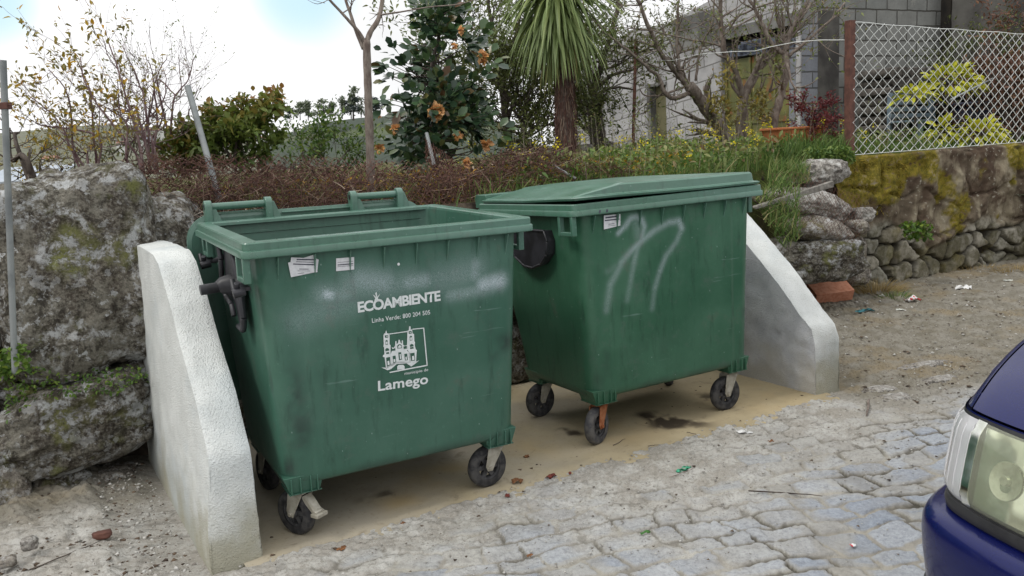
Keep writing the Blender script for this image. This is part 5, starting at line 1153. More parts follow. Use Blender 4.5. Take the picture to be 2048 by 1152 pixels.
orchard('orchard_tree', 'pale-barked tree between the gate and the damp grey pillar', A(1548, 290, 9.0),
        [([(1545, 290, 9.0), (1548, 240, 9.0), (1563, 190, 9.0), (1572, 140, 9.0), (1571, 105, 9.0)], .05, .036), ([(1571, 108, 9.0), (1545, 92, 8.95), (1530, 60, 8.9), (1510, 20, 8.9), (1490, -20, 8.9)], .030, .014),
         ([(1572, 100, 9.0), (1582, 60, 9.0), (1600, 30, 9.0), (1625, -15, 9.0)], .028, .014), ([(1578, 112, 9.0), (1610, 85, 8.9), (1655, 45, 8.9), (1690, 5, 8.9)], .018, .008), ([(1571, 90, 9.0), (1555, 40, 9), (1548, -10, 9)], .012, .008), ([(1565, 190, 9), (1548, 160, 9), (1540, 130, 9)], .010, .005)],
        41, M['leaf_spring'], 7, .42, .042, 1, 1, .25, group=GT)
orchard('orchard_tree', 'leafy tree just right of the palm-like tree, trunk in shadow', A(1195, 295, 10.0),
        [([(1198, 300, 10.0), (1192, 240, 10.0), (1185, 190, 10.0)], .10, .075), ([(1185, 195, 10), (1200, 140, 10), (1215, 90, 10), (1232, 30, 10), (1240, -20, 10)], .04, .02), ([(1185, 190, 10), (1165, 120, 10), (1150, 60, 10), (1140, 0, 10)], .035, .015),
         ([(1190, 180, 10), (1225, 150, 10), (1262, 140, 10.1), (1300, 120, 10.1)], .025, .01), ([(1190, 190, 10), (1230, 175, 9.8), (1270, 180, 9.6)], .02, .01), ([(1188, 200, 10), (1150, 190, 10), (1110, 150, 10)], .02, .01)],
        43, M['leaf_olive'], 5, .6, .05, 2, 2, .15, 'bark_dark', group=GT, tf=lambda P, k: .3+.7*k, jit=.05)
orchard('orchard_tree', 'light willowy tree behind the orange-flowered shrub', A(1010, 300, 9.5),
        [([(1020, 310, 9.5), (1012, 240, 9.5), (1005, 160, 9.5)], .05, .035), ([(1005, 165, 9.5), (990, 80, 9.5), (975, 0, 9.5), (960, -60, 9.5)], .028, .012), ([(1005, 160, 9.5), (1030, 80, 9.5), (1045, 0, 9.5)], .025, .012), ([(1008, 190, 9.5), (960, 130, 9.5), (930, 70, 9.5), (915, 20, 9.5)], .02, .008), ([(1010, 230, 9.5), (1050, 190, 9.5), (1080, 150, 9.5)], .02, .008), ([(1010, 250, 9.5), (980, 200, 9.4), (940, 180, 9.4)], .015, .006)],
        47, M['leaf_spring'], 10, .7, .055, 2, 2, .25, 'bark_dark', group=GT, tf=lambda P, k: k*.8, jit=.05)
orchard('orchard_tree', 'small bushy tree below the palm-like leaves, full of dark leaves', A(1060, 310, 9.0),
        [([(1050, 320, 9.0), (1046, 280, 9.0), (1052, 240, 9.0)], .04, .03), ([(1052, 245, 9), (1080, 200, 9), (1100, 180, 9)], .02, .008), ([(1050, 250, 9), (1020, 210, 9), (1000, 180, 9)], .02, .008), ([(1050, 250, 9), (1055, 200, 9), (1060, 160, 9)], .02, .008), ([(1050, 270, 9), (1090, 240, 9), (1150, 230, 9.3)], .015, .006), ([(1050, 275, 9), (1005, 250, 9), (975, 240, 8.8)], .015, .006)],
        49, M['leaf_olive'], 8, .45, .05, 2, 2, .2, 'bark_dark', group=GT, tf=lambda P, k: k*.9, jit=.05)
# young yellow-green sprouts near the gate
orchard('sprouting_shrub', 'young shrub with yellow-green sprouts against the rusty gate', A(1490, 300, 9.0), [([(1462, 300, 9.0), (1450, 240, 9.0), (1440, 170, 9.0)], .01, .004), ([(1490, 300, 9.0), (1495, 240, 9.0), (1490, 190, 9.0)], .01, .004)],
        53, M['leaf_yellow'], 7, .22, .06, 2, 1, .3, group=None, tf=lambda P, k: k*.7, jit=.03)
# ---- bare shrubs at the left
def shrub(name, label, base, tips, seed, r0, leafm, lf, mult, nside, L, barkm='bark_purple', lvl=1, tf=None, up=.3, nch=3, leafp=.7, wd=.4, jit=.008, group=None):
    root = plant(name, label, 'shrub', A(*base), group); p = Plant(seed)
    for tp in tips:
        b = A(*base)+np.array([p.rg.uniform(-.05, .05), p.rg.uniform(-.08, .08), 0]); e = A(*tp); c1 = b+(e-b)*.35+rv(p.rg)*.07+np.array([0, 0, .05]); c2 = b+(e-b)*.7+rv(p.rg)*.05
        Q, R = p.limb([b, c1, c2, e], r0, r0*.22, 6, .003); p.side(Q, R, nside, L, lvl, .3, 1, up=up, nch=nch, leafp=leafp)
    finish(root, p, M[barkm], [('foliage', leafm, lf, wd, jit, mult, tf or (lambda P, k: k), {})], seed, 'stems'); return root
shrub('yellow_twig_shrub', 'sparse shrub with yellowish young leaves left of the huge boulder top', (195, 365, 5.2), [(58, 190, 5.1), (95, 140, 5.2), (150, 110, 5.2), (110, 250, 5.1), (75, 235, 5.1)], 61, .010, M['leaf_yellow'], .036, 1, 7, .26, leafp=.6, lvl=1, group='bare spring shrubs on the left')
shrub('yellow_twig_shrub', 'sparse yellow-leaved shrub with one tall upright stem near the grey pole', (275, 350, 5.1), [(215, 75, 5.1), (160, 115, 5.1), (235, 160, 5.1), (205, 210, 5.0)], 62, .011, M['leaf_yellow'], .038, 1, 8, .24, leafp=.6, group='bare spring shrubs on the left')
shrub('bare_shrub', 'leafless purplish shrub standing between the yellow shrub and the grey pole', (306, 345, 5.5), [(243, 90, 5.5), (290, 110, 5.5), (312, 160, 5.5), (335, 110, 5.5), (262, 150, 5.5), (300, 200, 5.5)], 63, .010, M['leaf_spring'], .02, 1, 7, .30, leafp=.4, group='bare spring shrubs on the left')
shrub('bare_shrub', 'leafless shrub with long thin tips behind the leaning grey pole', (345, 300, 5.9), [(358, 110, 5.9), (390, 110, 5.9), (330, 140, 5.9), (400, 170, 5.9), (320, 200, 5.9)], 64, .009, M['leaf_spring'], .018, 1, 6, .28, leafp=.3, group='bare spring shrubs on the left')
shrub('stump_sprout', 'dark broken stump with thin shoots beside the left steel post', (68, 375, 4.9), [(38, 265, 4.9), (20, 255, 4.9), (60, 300, 4.9)], 65, .022, M['leaf_yellow'], .03, 1, 4, .2, 'bark_dark')
shrub('low_shrub', 'low tangled olive shrub just above the huge boulder', (130, 375, 5.6), [(100, 310, 5.6), (130, 300, 5.6), (170, 295, 5.6), (80, 325, 5.6), (210, 310, 5.6)], 66, .006, M['leaf_yellow'], .028, 1, 7, .16, 'bark_dark', jit=.02, lvl=1, tf=lambda P, k: k*.5)
shrub('low_shrub', 'low tangled shrub with olive leaves between boulder and yellow shrub', (255, 345, 5.9), [(230, 260, 5.9), (275, 270, 5.9), (190, 280, 5.9), (310, 280, 5.9)], 67, .006, M['leaf_olive'], .028, 1, 7, .16, 'bark_dark', jit=.02, lvl=1)
# rose-like shrubs
tfz = lambda z0, z1: (lambda P, k: np.clip((P[:, 2]-z0)/(z1-z0)*.75+k*.35-.05, 0, 1))
shrub('rose_shrub', 'bushy shrub with green leaves turning red at the tips right of the grey pole', (490, 345, 5.7), [(440, 225, 5.7), (475, 215, 5.7), (515, 205, 5.7), (545, 215, 5.6), (565, 240, 5.6), (450, 260, 5.7), (530, 260, 5.5), (500, 262, 5.6), (425, 245, 5.7)], 68, .006, M['leaf_rose'], .052, 2, 7, .10, 'bark_dark', tf=lambda P, k: np.clip((P[:, 2]-1.6)/.55*.62+k*.34-.05, 0, 1), jit=.02, wd=.55, leafp=.9)
shrub('rose_shrub', 'orange and green leaved shrub left of the grey pole', (385, 335, 5.9), [(350, 262, 5.9), (380, 260, 5.9), (335, 285, 5.9), (410, 255, 5.9), (370, 290, 5.8)], 69, .006, M['leaf_rose'], .045, 2, 7, .09, 'bark_dark', tf=lambda P, k: np.clip(.15+k*.5, 0, 1), jit=.02, wd=.55, leafp=1)
shrub('low_shrub', 'loose green shrub between the red-tipped shrub and the slender tree', (650, 370, 6.4), [(600, 290, 6.4), (640, 280, 6.4), (690, 285, 6.4), (620, 265, 6.4), (720, 300, 6.4), (700, 320, 6.4)], 70, .006, M['weed'], .04, 2, 7, .2, 'bark_dark', jit=.03, lvl=1)
shrub('red_leaved_plant', 'slim plant with dark red leaves against the damp pillar', (1640, 285, 8.6), [(1628, 205, 8.6), (1638, 215, 8.6), (1650, 240, 8.6), (1620, 250, 8.6)], 71, .006, M['leaf_red'], .04, 3, 6, .14, 'bark_dark', jit=.02)

# ---- scattered ground cover (uncountable)
def band_pts(rg, n, x0, x1, y0, y1, Yf):
    X_ = rg.uniform(x0, x1, n); Yd = rg.uniform(0, 1, n); return X_, Yd
def terrain_z(x, y): return 1.24+0*x
def blades(name, base, h, wd, mat, seed, lean=.35, tint=None):
    rg = np.random.RandomState(seed); n = len(base); a = rg.rand(n)*6.28; ln = rg.rand(n)*lean; d = np.stack([np.cos(a)*ln, np.sin(a)*ln, np.ones(n)], -1); sd = np.stack([-np.sin(a+1), np.cos(a+1), 0*a], -1)
    h = h*(.5+.9*rg.rand(n)); V = []
    for f, w in ((0, 1), (.4, .9), (.75, .55)):
        c_ = base+d*(h*f)[:, None]+np.stack([np.cos(a), np.sin(a), 0*a-.5], -1)*(h*f*f*ln*1.2)[:, None]; V += [c_-sd*wd*w/2, c_+sd*wd*w/2]
    c_ = base+d*h[:, None]+np.stack([np.cos(a), np.sin(a), 0*a-.5], -1)*(h*ln*1.2)[:, None]; V.append(c_); V = np.stack(V, 1).reshape(-1, 3)
    T_ = np.array([(0, 1, 3), (0, 3, 2), (2, 3, 5), (2, 5, 4), (4, 5, 6)]); Fq = (np.arange(n)[:, None, None]*7+T_[None]).reshape(-1, 3)
    me = raw(name, V, Fq, {'tint': np.repeat(rg.rand(n) if tint is None else tint(rg.rand(n)), 7)}); return link(name, me, mat)
def st_pts(rg, n, s0, s1, t0, t1, z=None, pw=1.):
    s_ = rg.uniform(s0, s1, n); t_ = t0+(t1-t0)*rg.rand(n)**pw; tq = t_+wall_t0(s_)+.28; x = O1[0]+E1[0]*s_+N1[0]*tq; y = O1[1]+E1[1]*s_+N1[1]*tq; return np.stack([x, y, (1.21+.05*sstep(3.5, 6, s_) if z is None else z)+0*x], -1), s_, t_
rg = np.random.RandomState(11)
P, s_, t_ = st_pts(rg, 7000, 2.2, 8.5, .0, 3.2, pw=1.3); tag(blades('grass', P, .17, .010, M['grass'], 3), 'tall mixed grass on the terrace behind the bins', kind='stuff')
P, s_, t_ = st_pts(rg, 3500, 6.2, 13, .15, 2.2); tag(blades('grass', P, .17, .010, M['grass'], 4, tint=lambda k: k*.7), kind='stuff')
P, s_, t_ = st_pts(rg, 4500, -4, 3.5, .0, 5.0); tag(blades('grass', P, .18, .009, M['grass'], 5, tint=lambda k: .3+.7*k), kind='stuff')
# weeds: leafy mass with yellow flowers
P, s_, t_ = st_pts(rg, 9000, 2.6, 8.2, .0, 3.4, pw=1.2); clump = fbm(P, 2.0, 3, 6); h = .03+.30*rg.rand(len(P))*np.clip(.75+clump*.6, .2, 1.3); P[:, 2] += h*.85
D = rg.normal(size=P.shape)+np.array([0, 0, .6]); tag(leaves('weeds', P, D, .035+.05*rg.rand(len(P)), .018+.01*rg.rand(len(P)), rg.rand(len(P))*.6+.4*np.clip(.5+clump*.5, 0, 1), M['weed'], None, 3), kind='stuff')
P, s_, t_ = st_pts(rg, 170, 2.9, 7.6, .0, 2.6, pw=1.2); P[:, 2] += .20+.22*rg.rand(len(P)); Pf = np.repeat(P, 7, 0)+rg.normal(size=(len(P)*7, 3))*.018; D = rg.normal(size=Pf.shape)+np.array([0, 0, .5])
tag(leaves('yellow_flowers', Pf, D, .018, .016, rg.rand(len(Pf)), M['flower_y'], None, 4, broad=.9), kind='stuff')
C_ = np.stack([P-np.array([0, 0, .3])+rg.normal(size=P.shape)*.02, P-np.array([0, 0, .12]), P], 1); tag(twigs('flower_stems', C_, .0022, M['weed'], None), kind='stuff')
P, s_, t_ = st_pts(rg, 3000, -3.5, 3.2, .5, 5.5); h = .25*rg.rand(len(P)); P[:, 2] += h; D = rg.normal(size=P.shape)+np.array([0, 0, .5]); tag(leaves('low_herbs', P, D, .05, .022, .3+.7*rg.rand(len(P)), M['weed'], None, 5), kind='stuff')
# dry red-brown brush along the collapsed netting, seen above the open bin
def brush(name, n, s0, s1, t0, t1, z0, ztop, L, seed, mat, rad=.0022):
    rg = np.random.RandomState(seed); P, s_, t_ = st_pts(rg, n, s0, s1, t0, t1); zt = ztop(s_)+.07*fbm(P3(s_*1.0, s_*0), 5, 3, seed)-.03; P[:, 2] = z0+(zt-z0)*rg.rand(n)**.85
    d = rg.normal(size=(n, 3))*np.array([1, .7, .7]); d /= np.linalg.norm(d, axis=1)[:, None]; b = rg.normal(size=(n, 3))*.35; l_ = L*(.4+rg.rand(n)); C_ = np.stack([P+d*(l_*f)[:, None]+b*(l_*f*f)[:, None] for f in (-.5, -.2, .15, .5)], 1)
    C_[..., 2] = np.minimum(C_[..., 2], (zt+.04)[:, None]); return twigs(name, C_, rad*(.6+.8*rg.rand(n)), mat)
ztb = lambda s_: np.interp(s_, [-.5, .1, .9, 1.7, 2.2, 2.55, 2.9, 3.3, 3.7], [1.60, 1.64, 1.60, 1.53, 1.46, 1.52, 1.58, 1.44, 1.30])
tag(brush('dry_brush', 4800, .05, 3.6, .05, .75, 1.08, ztb, .20, 21, M['brush']), kind='stuff')
tag(brush('dry_brush', 2200, -.2, 1.4, -.15, .2, .95, lambda s_: 1.50+0*s_, .18, 22, M['brush']), kind='stuff')
tag(brush('pale_dry_twigs', 160, -.05, .9, -.28, -.05, 1.12, lambda s_: 1.36+0*s_, .22, 23, M['brush_pale'], .0028), kind='stuff')
P, s_, t_ = st_pts(rg, 3500, .1, 3.6, .1, .8); P[:, 2] = 1.15+(ztb(s_)-1.15)*rg.rand(len(P)); D = rg.normal(size=P.shape); tag(leaves('withered_leaves', P, D, .028, .014, rg.rand(len(P)), M['brush'], None, 6), kind='stuff')
P, s_, t_ = st_pts(rg, 2600, .6, 4.4, .2, 1.0); P[:, 2] += .24*rg.rand(len(P)); D = rg.normal(size=P.shape)+np.array([0, 0, .4]); tag(leaves('low_herbs', P, D, .035, .016, .5+.5*rg.rand(len(P)), M['leaf_yellow'], None, 7), kind='stuff')
# collapsed rusty netting, hexagon-like mesh
def netting(name, label, corner, nu, nv, rad, mat, sag=.05, seed=1):
    """corner(u,v)->xyz"""
    mb = MB(); rg_ = random.Random(seed)
    for fam in (0, 1):
        for i in range(-nv, nu):
            pts = []
            for j in range(nv+1):
                uu = (i+(j if fam == 0 else nv-j))/nu
                if 0 <= uu <= 1: pts.append(corner(uu, j/nv)+rv(rg_)*.004)
            if len(pts) > 1: mb.tube(pts, rad, 3, caps=False)
    o = mb.build(name, mat, None, fix=False); return tag(o, label, 'netting', 'rusty wire netting')
def c1(u, v):
    s_ = .2+2.5*u; zt = float(ztb(s_))+.01; x, y = st(s_, .28+.15+.12*math.sin(6*u+3*v)); return np.array([x, y, 1.05+(zt-1.05)*v])
netting('rusty_netting', 'sagging rusty netting tangled in dry brush behind the open bin', c1, 56, 12, .0014, M['rust_dark'])
pk_ = A(850, 278, 6.0); pr_ = A(975, 398, 5.9); pl_ = A(800, 395, 5.9); pk2 = A(862, 290, 6.1)
def c2(u, v):
    top_ = pk_+(pr_-pk_)*u+np.array([0, 0, .05*math.sin(3*u)]); bot = pl_+(pr_-pl_)*(.3+.7*u)+np.array([0, -.05, -.1]); return bot+(top_-bot)*v+np.array([0, .03*math.sin(7*u+5*v), 0])
netting('rusty_netting', 'peaked rag of red-brown netting sloping down behind the closed bin', c2, 34, 16, .0016, M['rust_dark'], seed=3)
qa, qb = A(1540, 372, 6.8), A(1720, 400, 7.1)
def c3(u, v):
    t_ = qa+(qb-qa)*u; return t_+np.array([0, -.05*math.sin(3.1*v), -.32*v+.05*math.sin(5*u)+.10*(1-v)])
netting('rusty_netting', 'thin rusty netting draped over the pale rocks under the plank', c3, 22, 8, .0014, M['rust_dark'], seed=5)
# grass and moss around the rock heap
def px_cloud(rg, n, poly_px, Y0, Y1):
    c_ = np.array([A(x, y, 1)*1 for x, y in poly_px]); out = []
    xs = [q[0] for q in poly_px]; ys = [q[1] for q in poly_px]
    while len(out) < n:
        x = rg.uniform(min(xs), max(xs)); y = rg.uniform(min(ys), max(ys)); ins = False; j = len(poly_px)-1
        for i in range(len(poly_px)):
            if (ys[i] > y) != (ys[j] > y) and x < (xs[j]-xs[i])*(y-ys[i])/(ys[j]-ys[i])+xs[i]: ins = not ins
            j = i
        if ins: out.append(A(x, y, rg.uniform(Y0, Y1)))
    return np.array(out)
P = px_cloud(rg, 560, [(1510, 400), (1540, 350), (1600, 390), (1600, 480), (1570, 500), (1525, 440)], 6.5, 7.1); tag(blades('grass', P, .14, .008, M['grass'], 12, .7), kind='stuff')
P = px_cloud(rg, 700, [(1530, 330), (1690, 320), (1700, 290), (1560, 290)], 7.9, 8.6); tag(blades('grass', P, .16, .008, M['grass'], 13, .5, lambda k: k*.7), kind='stuff')
P = px_cloud(rg, 600, [(1540, 335), (1610, 340), (1625, 365), (1545, 380)], 7.2, 7.7); tag(blades('grass', P, .13, .007, M['grass'], 14, .5), kind='stuff')
P = px_cloud(rg, 1500, [(1610, 300), (1700, 295), (1710, 325), (1620, 325)], 7.7, 8.2); D = rg.normal(size=P.shape)+np.array([0, -.2, .6]); tag(leaves('herbs_by_fence_post', P, D, .05, .02, rg.rand(len(P)), M['weed'], None, 8), kind='stuff')
P = px_cloud(rg, 260, [(1790, 445), (1850, 440), (1850, 475), (1800, 475)], 8.05, 8.25); P[:, 1] -= .12; D = rg.normal(size=P.shape)+np.array([0, -.8, .1]); tag(leaves('wall_ferns', P, D, .04, .028, rg.rand(len(P)), M['ivy'], None, 9, broad=.9), kind='stuff')
P = px_cloud(rg, 900, [(1700, 320), (1890, 325), (1840, 370), (1790, 430), (1750, 420), (1700, 380)], 8.0, 8.4); s_ = (P[:, :2]-O1)@E1; P[:, :2] = O1+E1*s_[:, None]+N1*(wall_t0(s_)+.015)[:, None]
D = rg.normal(size=P.shape)*.6+np.array([.3, -.7, -.4]); M['mosst'] = leafmat('ochre_moss', [(0, (.12, .10, .015)), (.6, (.22, .16, .015)), (1, (.30, .24, .04))], .9, .2); tag(leaves('moss_tufts', P, D, .05, .012, rg.rand(len(P)), M['mosst'], None, 10), kind='stuff')
def tuft(label, px, py, n, h, seed, mat='straw', rad=.1, group='grass tufts at the wall foot'):
    q = gnd(px, py); rg_ = np.random.RandomState(seed); a = rg_.rand(n)*6.28; r_ = rad*rg_.rand(n)**.5; P = np.stack([q[0]+np.cos(a)*r_*1.5, q[1]+np.sin(a)*r_, 0*a], -1); o = blades('grass_tuft', P-np.array(list(q[:2])+[0]), h, .006, M[mat], seed, 1.1); o.location = (q[0], q[1], 0); return tag(o, label, 'grass tuft', group)
tuft('dry yellow grass tuft right of the red brick', 1752, 586, 420, .13, 1, rad=.14); tuft('tawny dry tuft against the wall right behind the white wrapper', 1800, 548, 260, .14, 2, rad=.12); tuft('greenish tuft in front of the yellow one', 1790, 598, 160, .08, 3, 'grass', .10)
tuft('flat brown-green tuft at the right edge of the dirt', 2030, 545, 200, .08, 4, 'straw', .2); tuft('sparse tuft in the middle of the wall foot', 1960, 540, 120, .06, 5, 'straw', .2)
# greenery in the joint under the huge boulder
P = px_cloud(rg, 900, [(10, 740), (60, 730), (150, 745), (280, 730), (300, 760), (230, 790), (150, 790), (90, 800), (10, 850)], 3.82, 4.1); D = rg.normal(size=P.shape)+np.array([0, -.6, .3]); P = P[:520]; D = D[:520]; tag(leaves('bank_weeds', P, D, .016+.014*rg.rand(len(P)), .012, rg.rand(len(P)), M['ivy'], None, 11, broad=.7), kind='stuff')
P = px_cloud(rg, 160, [(0, 700), (50, 690), (60, 740), (0, 760)], 3.7, 3.85); D = rg.normal(size=P.shape)+np.array([0, -.6, .3]); tag(leaves('bank_weeds', P, D, .03, .02, rg.rand(len(P)), M['ivy'], None, 12, broad=.9), kind='stuff')
# taller flowering stems and pale seed heads among the weeds
P, s_, t_ = st_pts(rg, 260, 2.8, 8.0, .0, 2.8); h = .30+.30*rg.rand(len(P)); lean = rg.normal(size=P.shape)*.05; lean[:, 2] = 0; top_ = P+lean; top_[:, 2] += h; C_ = np.stack([P, (P+top_)/2+rg.normal(size=P.shape)*.012, top_], 1); tag(twigs('seed_stems', C_, .002, M['brush_pale'], None), kind='stuff')
Pf = np.repeat(top_, 10, 0)+rg.normal(size=(len(P)*10, 3))*np.array([.012, .012, .04]); tag(leaves('seed_heads', Pf, rg.normal(size=Pf.shape)+np.array([0, 0, .5]), .02, .009, rg.rand(len(Pf)), M['leaf_spring'], None, 14), kind='stuff')
P, s_, t_ = st_pts(rg, 3000, 3.0, 8.2, .0, 2.5); P[:, 2] += .05+.25*rg.rand(len(P)); tag(leaves('weeds', P, rg.normal(size=P.shape)+np.array([0, 0, .3]), .045+.05*rg.rand(len(P)), .026, .4+.6*rg.rand(len(P)), M['leaf_spring'], None, 15, broad=.8), kind='stuff')
# ---- things behind the fence
M['leaf_shade'] = leafmat('backdrop_shade_leaves', [(0, (.010, .016, .008)), (.6, (.025, .035, .016)), (1, (.06, .07, .03))], .5, .1)  # bushes added as dark backdrop, shade put into the leaf colour
for i, (px, py, Y, w, h, n, lb) in enumerate([(1835, 235, 11.4, 60, 70, 700, 'added dark backdrop bush behind the pale blue bench'), (1950, 210, 11.6, 75, 80, 900, 'large added dark backdrop bush in the middle behind the yellow-green crown'), (2050, 230, 11.2, 60, 85, 700, 'added dark backdrop bush behind the reddish tree at the right edge')]):
    c_ = A(px, py, Y); b_ = np.array([c_[0], c_[1], 1.25]); root = plant('backdrop_shrub', lb, 'shrub', b_, 'added dark backdrop shrubs behind the fence'); rg_ = np.random.RandomState(70+i); sx = w*Y/F_; sz2 = h*Y/F_
    o_ = rg_.normal(size=(n, 3)); o_ /= np.linalg.norm(o_, axis=1)[:, None]; P = c_+o_*np.array([sx, sx*.5, sz2])*(.35+.7*rg_.rand(n))[:, None]; P[:, 2] = np.maximum(P[:, 2], 1.28)
    rebase(leaves('foliage', P, o_+rg_.normal(size=o_.shape)*.6, .10, .05, rg_.rand(n), M['leaf_shade'], root, i, droop=.3, broad=.8), b_)
    p = Plant(80+i)
    for k in range(7): p.mb.tube([b_, (b_+P[k*9])/2+rv(p.rg)*.05, P[k*9]], [.02, .012, .005], 5)
    rebase(p.mb.build('stem', M['bark_dark'], root, smooth=True, fix=False), b_)
for i, (px, py, Y, w, h, n, lb) in enumerate([(1900, 165, 10.5, 62, 38, 150, 'large bright yellow-green leafy crown in the middle behind the fence'), (1835, 190, 10.2, 34, 18, 60, 'small yellow-green leafy clump left of the large crown behind the fence'), (1960, 268, 9.8, 44, 34, 110, 'low yellow-green leafy plant near the wall top behind the fence'), (1885, 262, 9.9, 22, 34, 50, 'narrow yellow-green plant between two others behind the fence')]):
    c_ = A(px, py, Y); b_ = np.array([c_[0]+.05, c_[1]+.1, 1.25]); root = plant('golden_shrub', lb, 'shrub', b_, 'yellow-green shrubs behind the fence'); rg_ = np.random.RandomState(40+i); sx = w*Y/F_; sz2 = h*Y/F_
    o_ = rg_.normal(size=(n, 3)); o_ /= np.linalg.norm(o_, axis=1)[:, None]; o_[:, 2] = np.abs(o_[:, 2])*1.2-.5; P = c_+o_*np.array([sx, sx*.6, sz2])*(.4+.6*rg_.rand(n))[:, None]; L_ = .13+.07*rg_.rand(n)
    rebase(leaves('foliage', P, o_+np.array([0, -.2, .1]), L_, L_*.26, rg_.rand(n), M['leaf_aucuba'], root, i, droop=.35, broad=.8), b_)
    p = Plant(50+i); p.limb([b_, (b_+c_)/2+rv(p.rg)*.04, c_], .018, .01, 6)
    for k in range(6): p.mb.tube([c_-np.array([0, 0, .1]), c_+o_[k]*np.array([sx, sx*.6, sz2])*.6], [.008, .004], 5)
    rebase(p.mb.build('stem', M['bark_dark'], root, smooth=True, fix=False), b_)
orchard('garden_tree', 'reddish-brown shrubby tree at the far right behind the fence', A(2020, 290, 10.6), [([(2020, 300, 10.6), (2015, 220, 10.6), (2005, 150, 10.6)], .05, .03), ([(2015, 200, 10.6), (2045, 150, 10.6), (2060, 90, 10.6)], .03, .01), ([(2030, 290, 10.4), (2050, 220, 10.4), (2040, 160, 10.4)], .03, .01)], 59, leafmat('brown_red_leaves', [(0, (.09, .05, .03)), (.6, (.15, .07, .05)), (1, (.24, .12, .06))]), 10, .45, .06, 2, 2, .1, 'bark_dark', jit=.05)
orchard('garden_tree', 'dark green tree beyond the top right of the fence', A(1990, 290, 11.8), [([(1990, 300, 11.8), (2000, 200, 11.8), (2020, 120, 11.8)], .05, .03), ([(1995, 200, 11.8), (1975, 150, 11.8), (1960, 120, 11.8)], .03, .01), ([(2000, 200, 11.8), (2060, 140, 11.8)], .03, .01)], 60, M['leaf_olive'], 9, .55, .06, 2, 2, .1, 'bark_dark', jit=.05)
M['blue_paint'] = simple('faded_blue_paint', (.16, .22, .26), (.10, .13, .16), 8, .7); M['dark_wood'] = simple('dark_wood', (.04, .035, .03), (.09, .08, .07), 15, .9)
def crate_stack(loc, w, d, h, label, mat, seed):
    root = empty('garden_bench', tuple(loc), YW+.1, label, 'bench'); rs_ = random.Random(seed)
    for x_ in (-w/2, w/2-.05):
        for y_ in (0, d-.05): b_ = MB(); b_.box(x_, x_+.05, y_, y_+.05, 0, h*(1 if y_ else .5)); b_.build('leg', mat, root, bevel=.004)
    b_ = MB(); 
    for i in range(4): b_.box(-w/2-.02, w/2+.02, i*d/4, i*d/4+d/5, h*.5, h*.5+.025)
    b_.build('seat', mat, root, bevel=.003); b_ = MB()
    for i in range(4): b_.box(-w/2-.02, w/2+.02, d-.075, d-.052, h*(.58+.11*i), h*(.65+.11*i))
    b_.build('backrest', mat, root, bevel=.003); return root
q = A(1885, 290, 10.6); crate_stack((q[0], q[1], 1.25), 1.0, .45, .75, 'pale blue slatted garden bench half hidden behind the fence', M['blue_paint'], 3)
q = A(1775, 290, 11.2); b_ = MB(); rs_ = random.Random(8)
root = empty('log_pile', (q[0]+.5, q[1]+.2, 1.25), YW, 'dark pile of cut logs against the block wall behind the fence', 'log pile')  # piled tall and dark to deepen the backdrop shade
for j in range(9):
    for i in range(12-j//2):
        r_ = rs_.uniform(.05, .075); lg = MB(); x_ = -.55+i*.135+(j % 2)*.06; z_ = .07+j*.12; lg.tube([(x_, 0, z_), (x_+rs_.uniform(-.01, .01), .5, z_)], r_, 9); lg.build('log', M['dark_wood'], root, angle=40)
q = A(1960, 255, 11.6); tb = MB(); tb.box(-.6, .6, -.3, .3, 0, .55); tb.box(-.64, .64, -.34, .34, .55, .60); tb.box(-.2, .25, -.2, .2, .6, .8); o = tb.build('storage_chest', simple('navy_plastic', (.012, .016, .035), (.025, .03, .055), 4, .6), None, bevel=.02); o.location = (q[0], q[1], 1.25); o.rotation_euler = (0, 0, YW); tag(o, 'dark blue storage chest in the shade behind the fence', 'chest')
q1, q2 = A(1900, 200, 9.9), A(2000, 150, 10.4); post('pale_pipe', q1, q2, .012, M['galv'], 'pale thin pipe slanting up to the right behind the fence', cat='pipe')

# ------------------------------------------------------------------ far trees and houses
def far_tree(px, ytop, ybot, wpx, Y, seed, mat, label, kind='dense'):
    b_ = A(px, ybot, Y); t_ = A(px, ytop, Y); H2 = t_[2]-b_[2]; w = wpx*Y/F_; root = plant('distant_tree', label, 'tree', b_-np.array([0, 0, H2*.15]), 'trees on the far hilltop'); loc = np.array(root.location); rg_ = np.random.RandomState(seed)
    mb = MB(); mb.tube([b_-np.array([0, 0, H2*.15]), b_+(t_-b_)*.5, t_-np.array([0, 0, H2*.1])], [H2*.035, H2*.02, H2*.006], 5)
    n = 420 if kind == 'dense' else 200; P = []
    for k in range(14 if kind == 'dense' else 10):
        f = rg_.uniform(.15, .95); c_ = b_+(t_-b_)*f+np.array([rg_.normal()*w*.24, rg_.normal()*w*.24, 0])*(1.2-f*.6); mb.tube([b_+(t_-b_)*f*.6, c_], [H2*.010, H2*.004], 3, caps=False); P.append(c_+rg_.normal(size=(n//10, 3))*np.array([w*.13, w*.13, H2*.06]))
    P = np.concatenate(P); D = rg_.normal(size=P.shape); rebase(leaves('crown', P, D, H2*.13, H2*.08, rg_.rand(len(P)), mat, root, seed), loc); rebase(mb.build('trunk', M['bark_dark'], root, fix=False), loc)
M['far_leaf'] = leafmat('distant_pale_foliage', [(0, (.14, .17, .11)), (1, (.23, .27, .18))]); M['far_dark'] = leafmat('distant_conifer', [(0, (.028, .045, .045)), (1, (.06, .08, .07))])
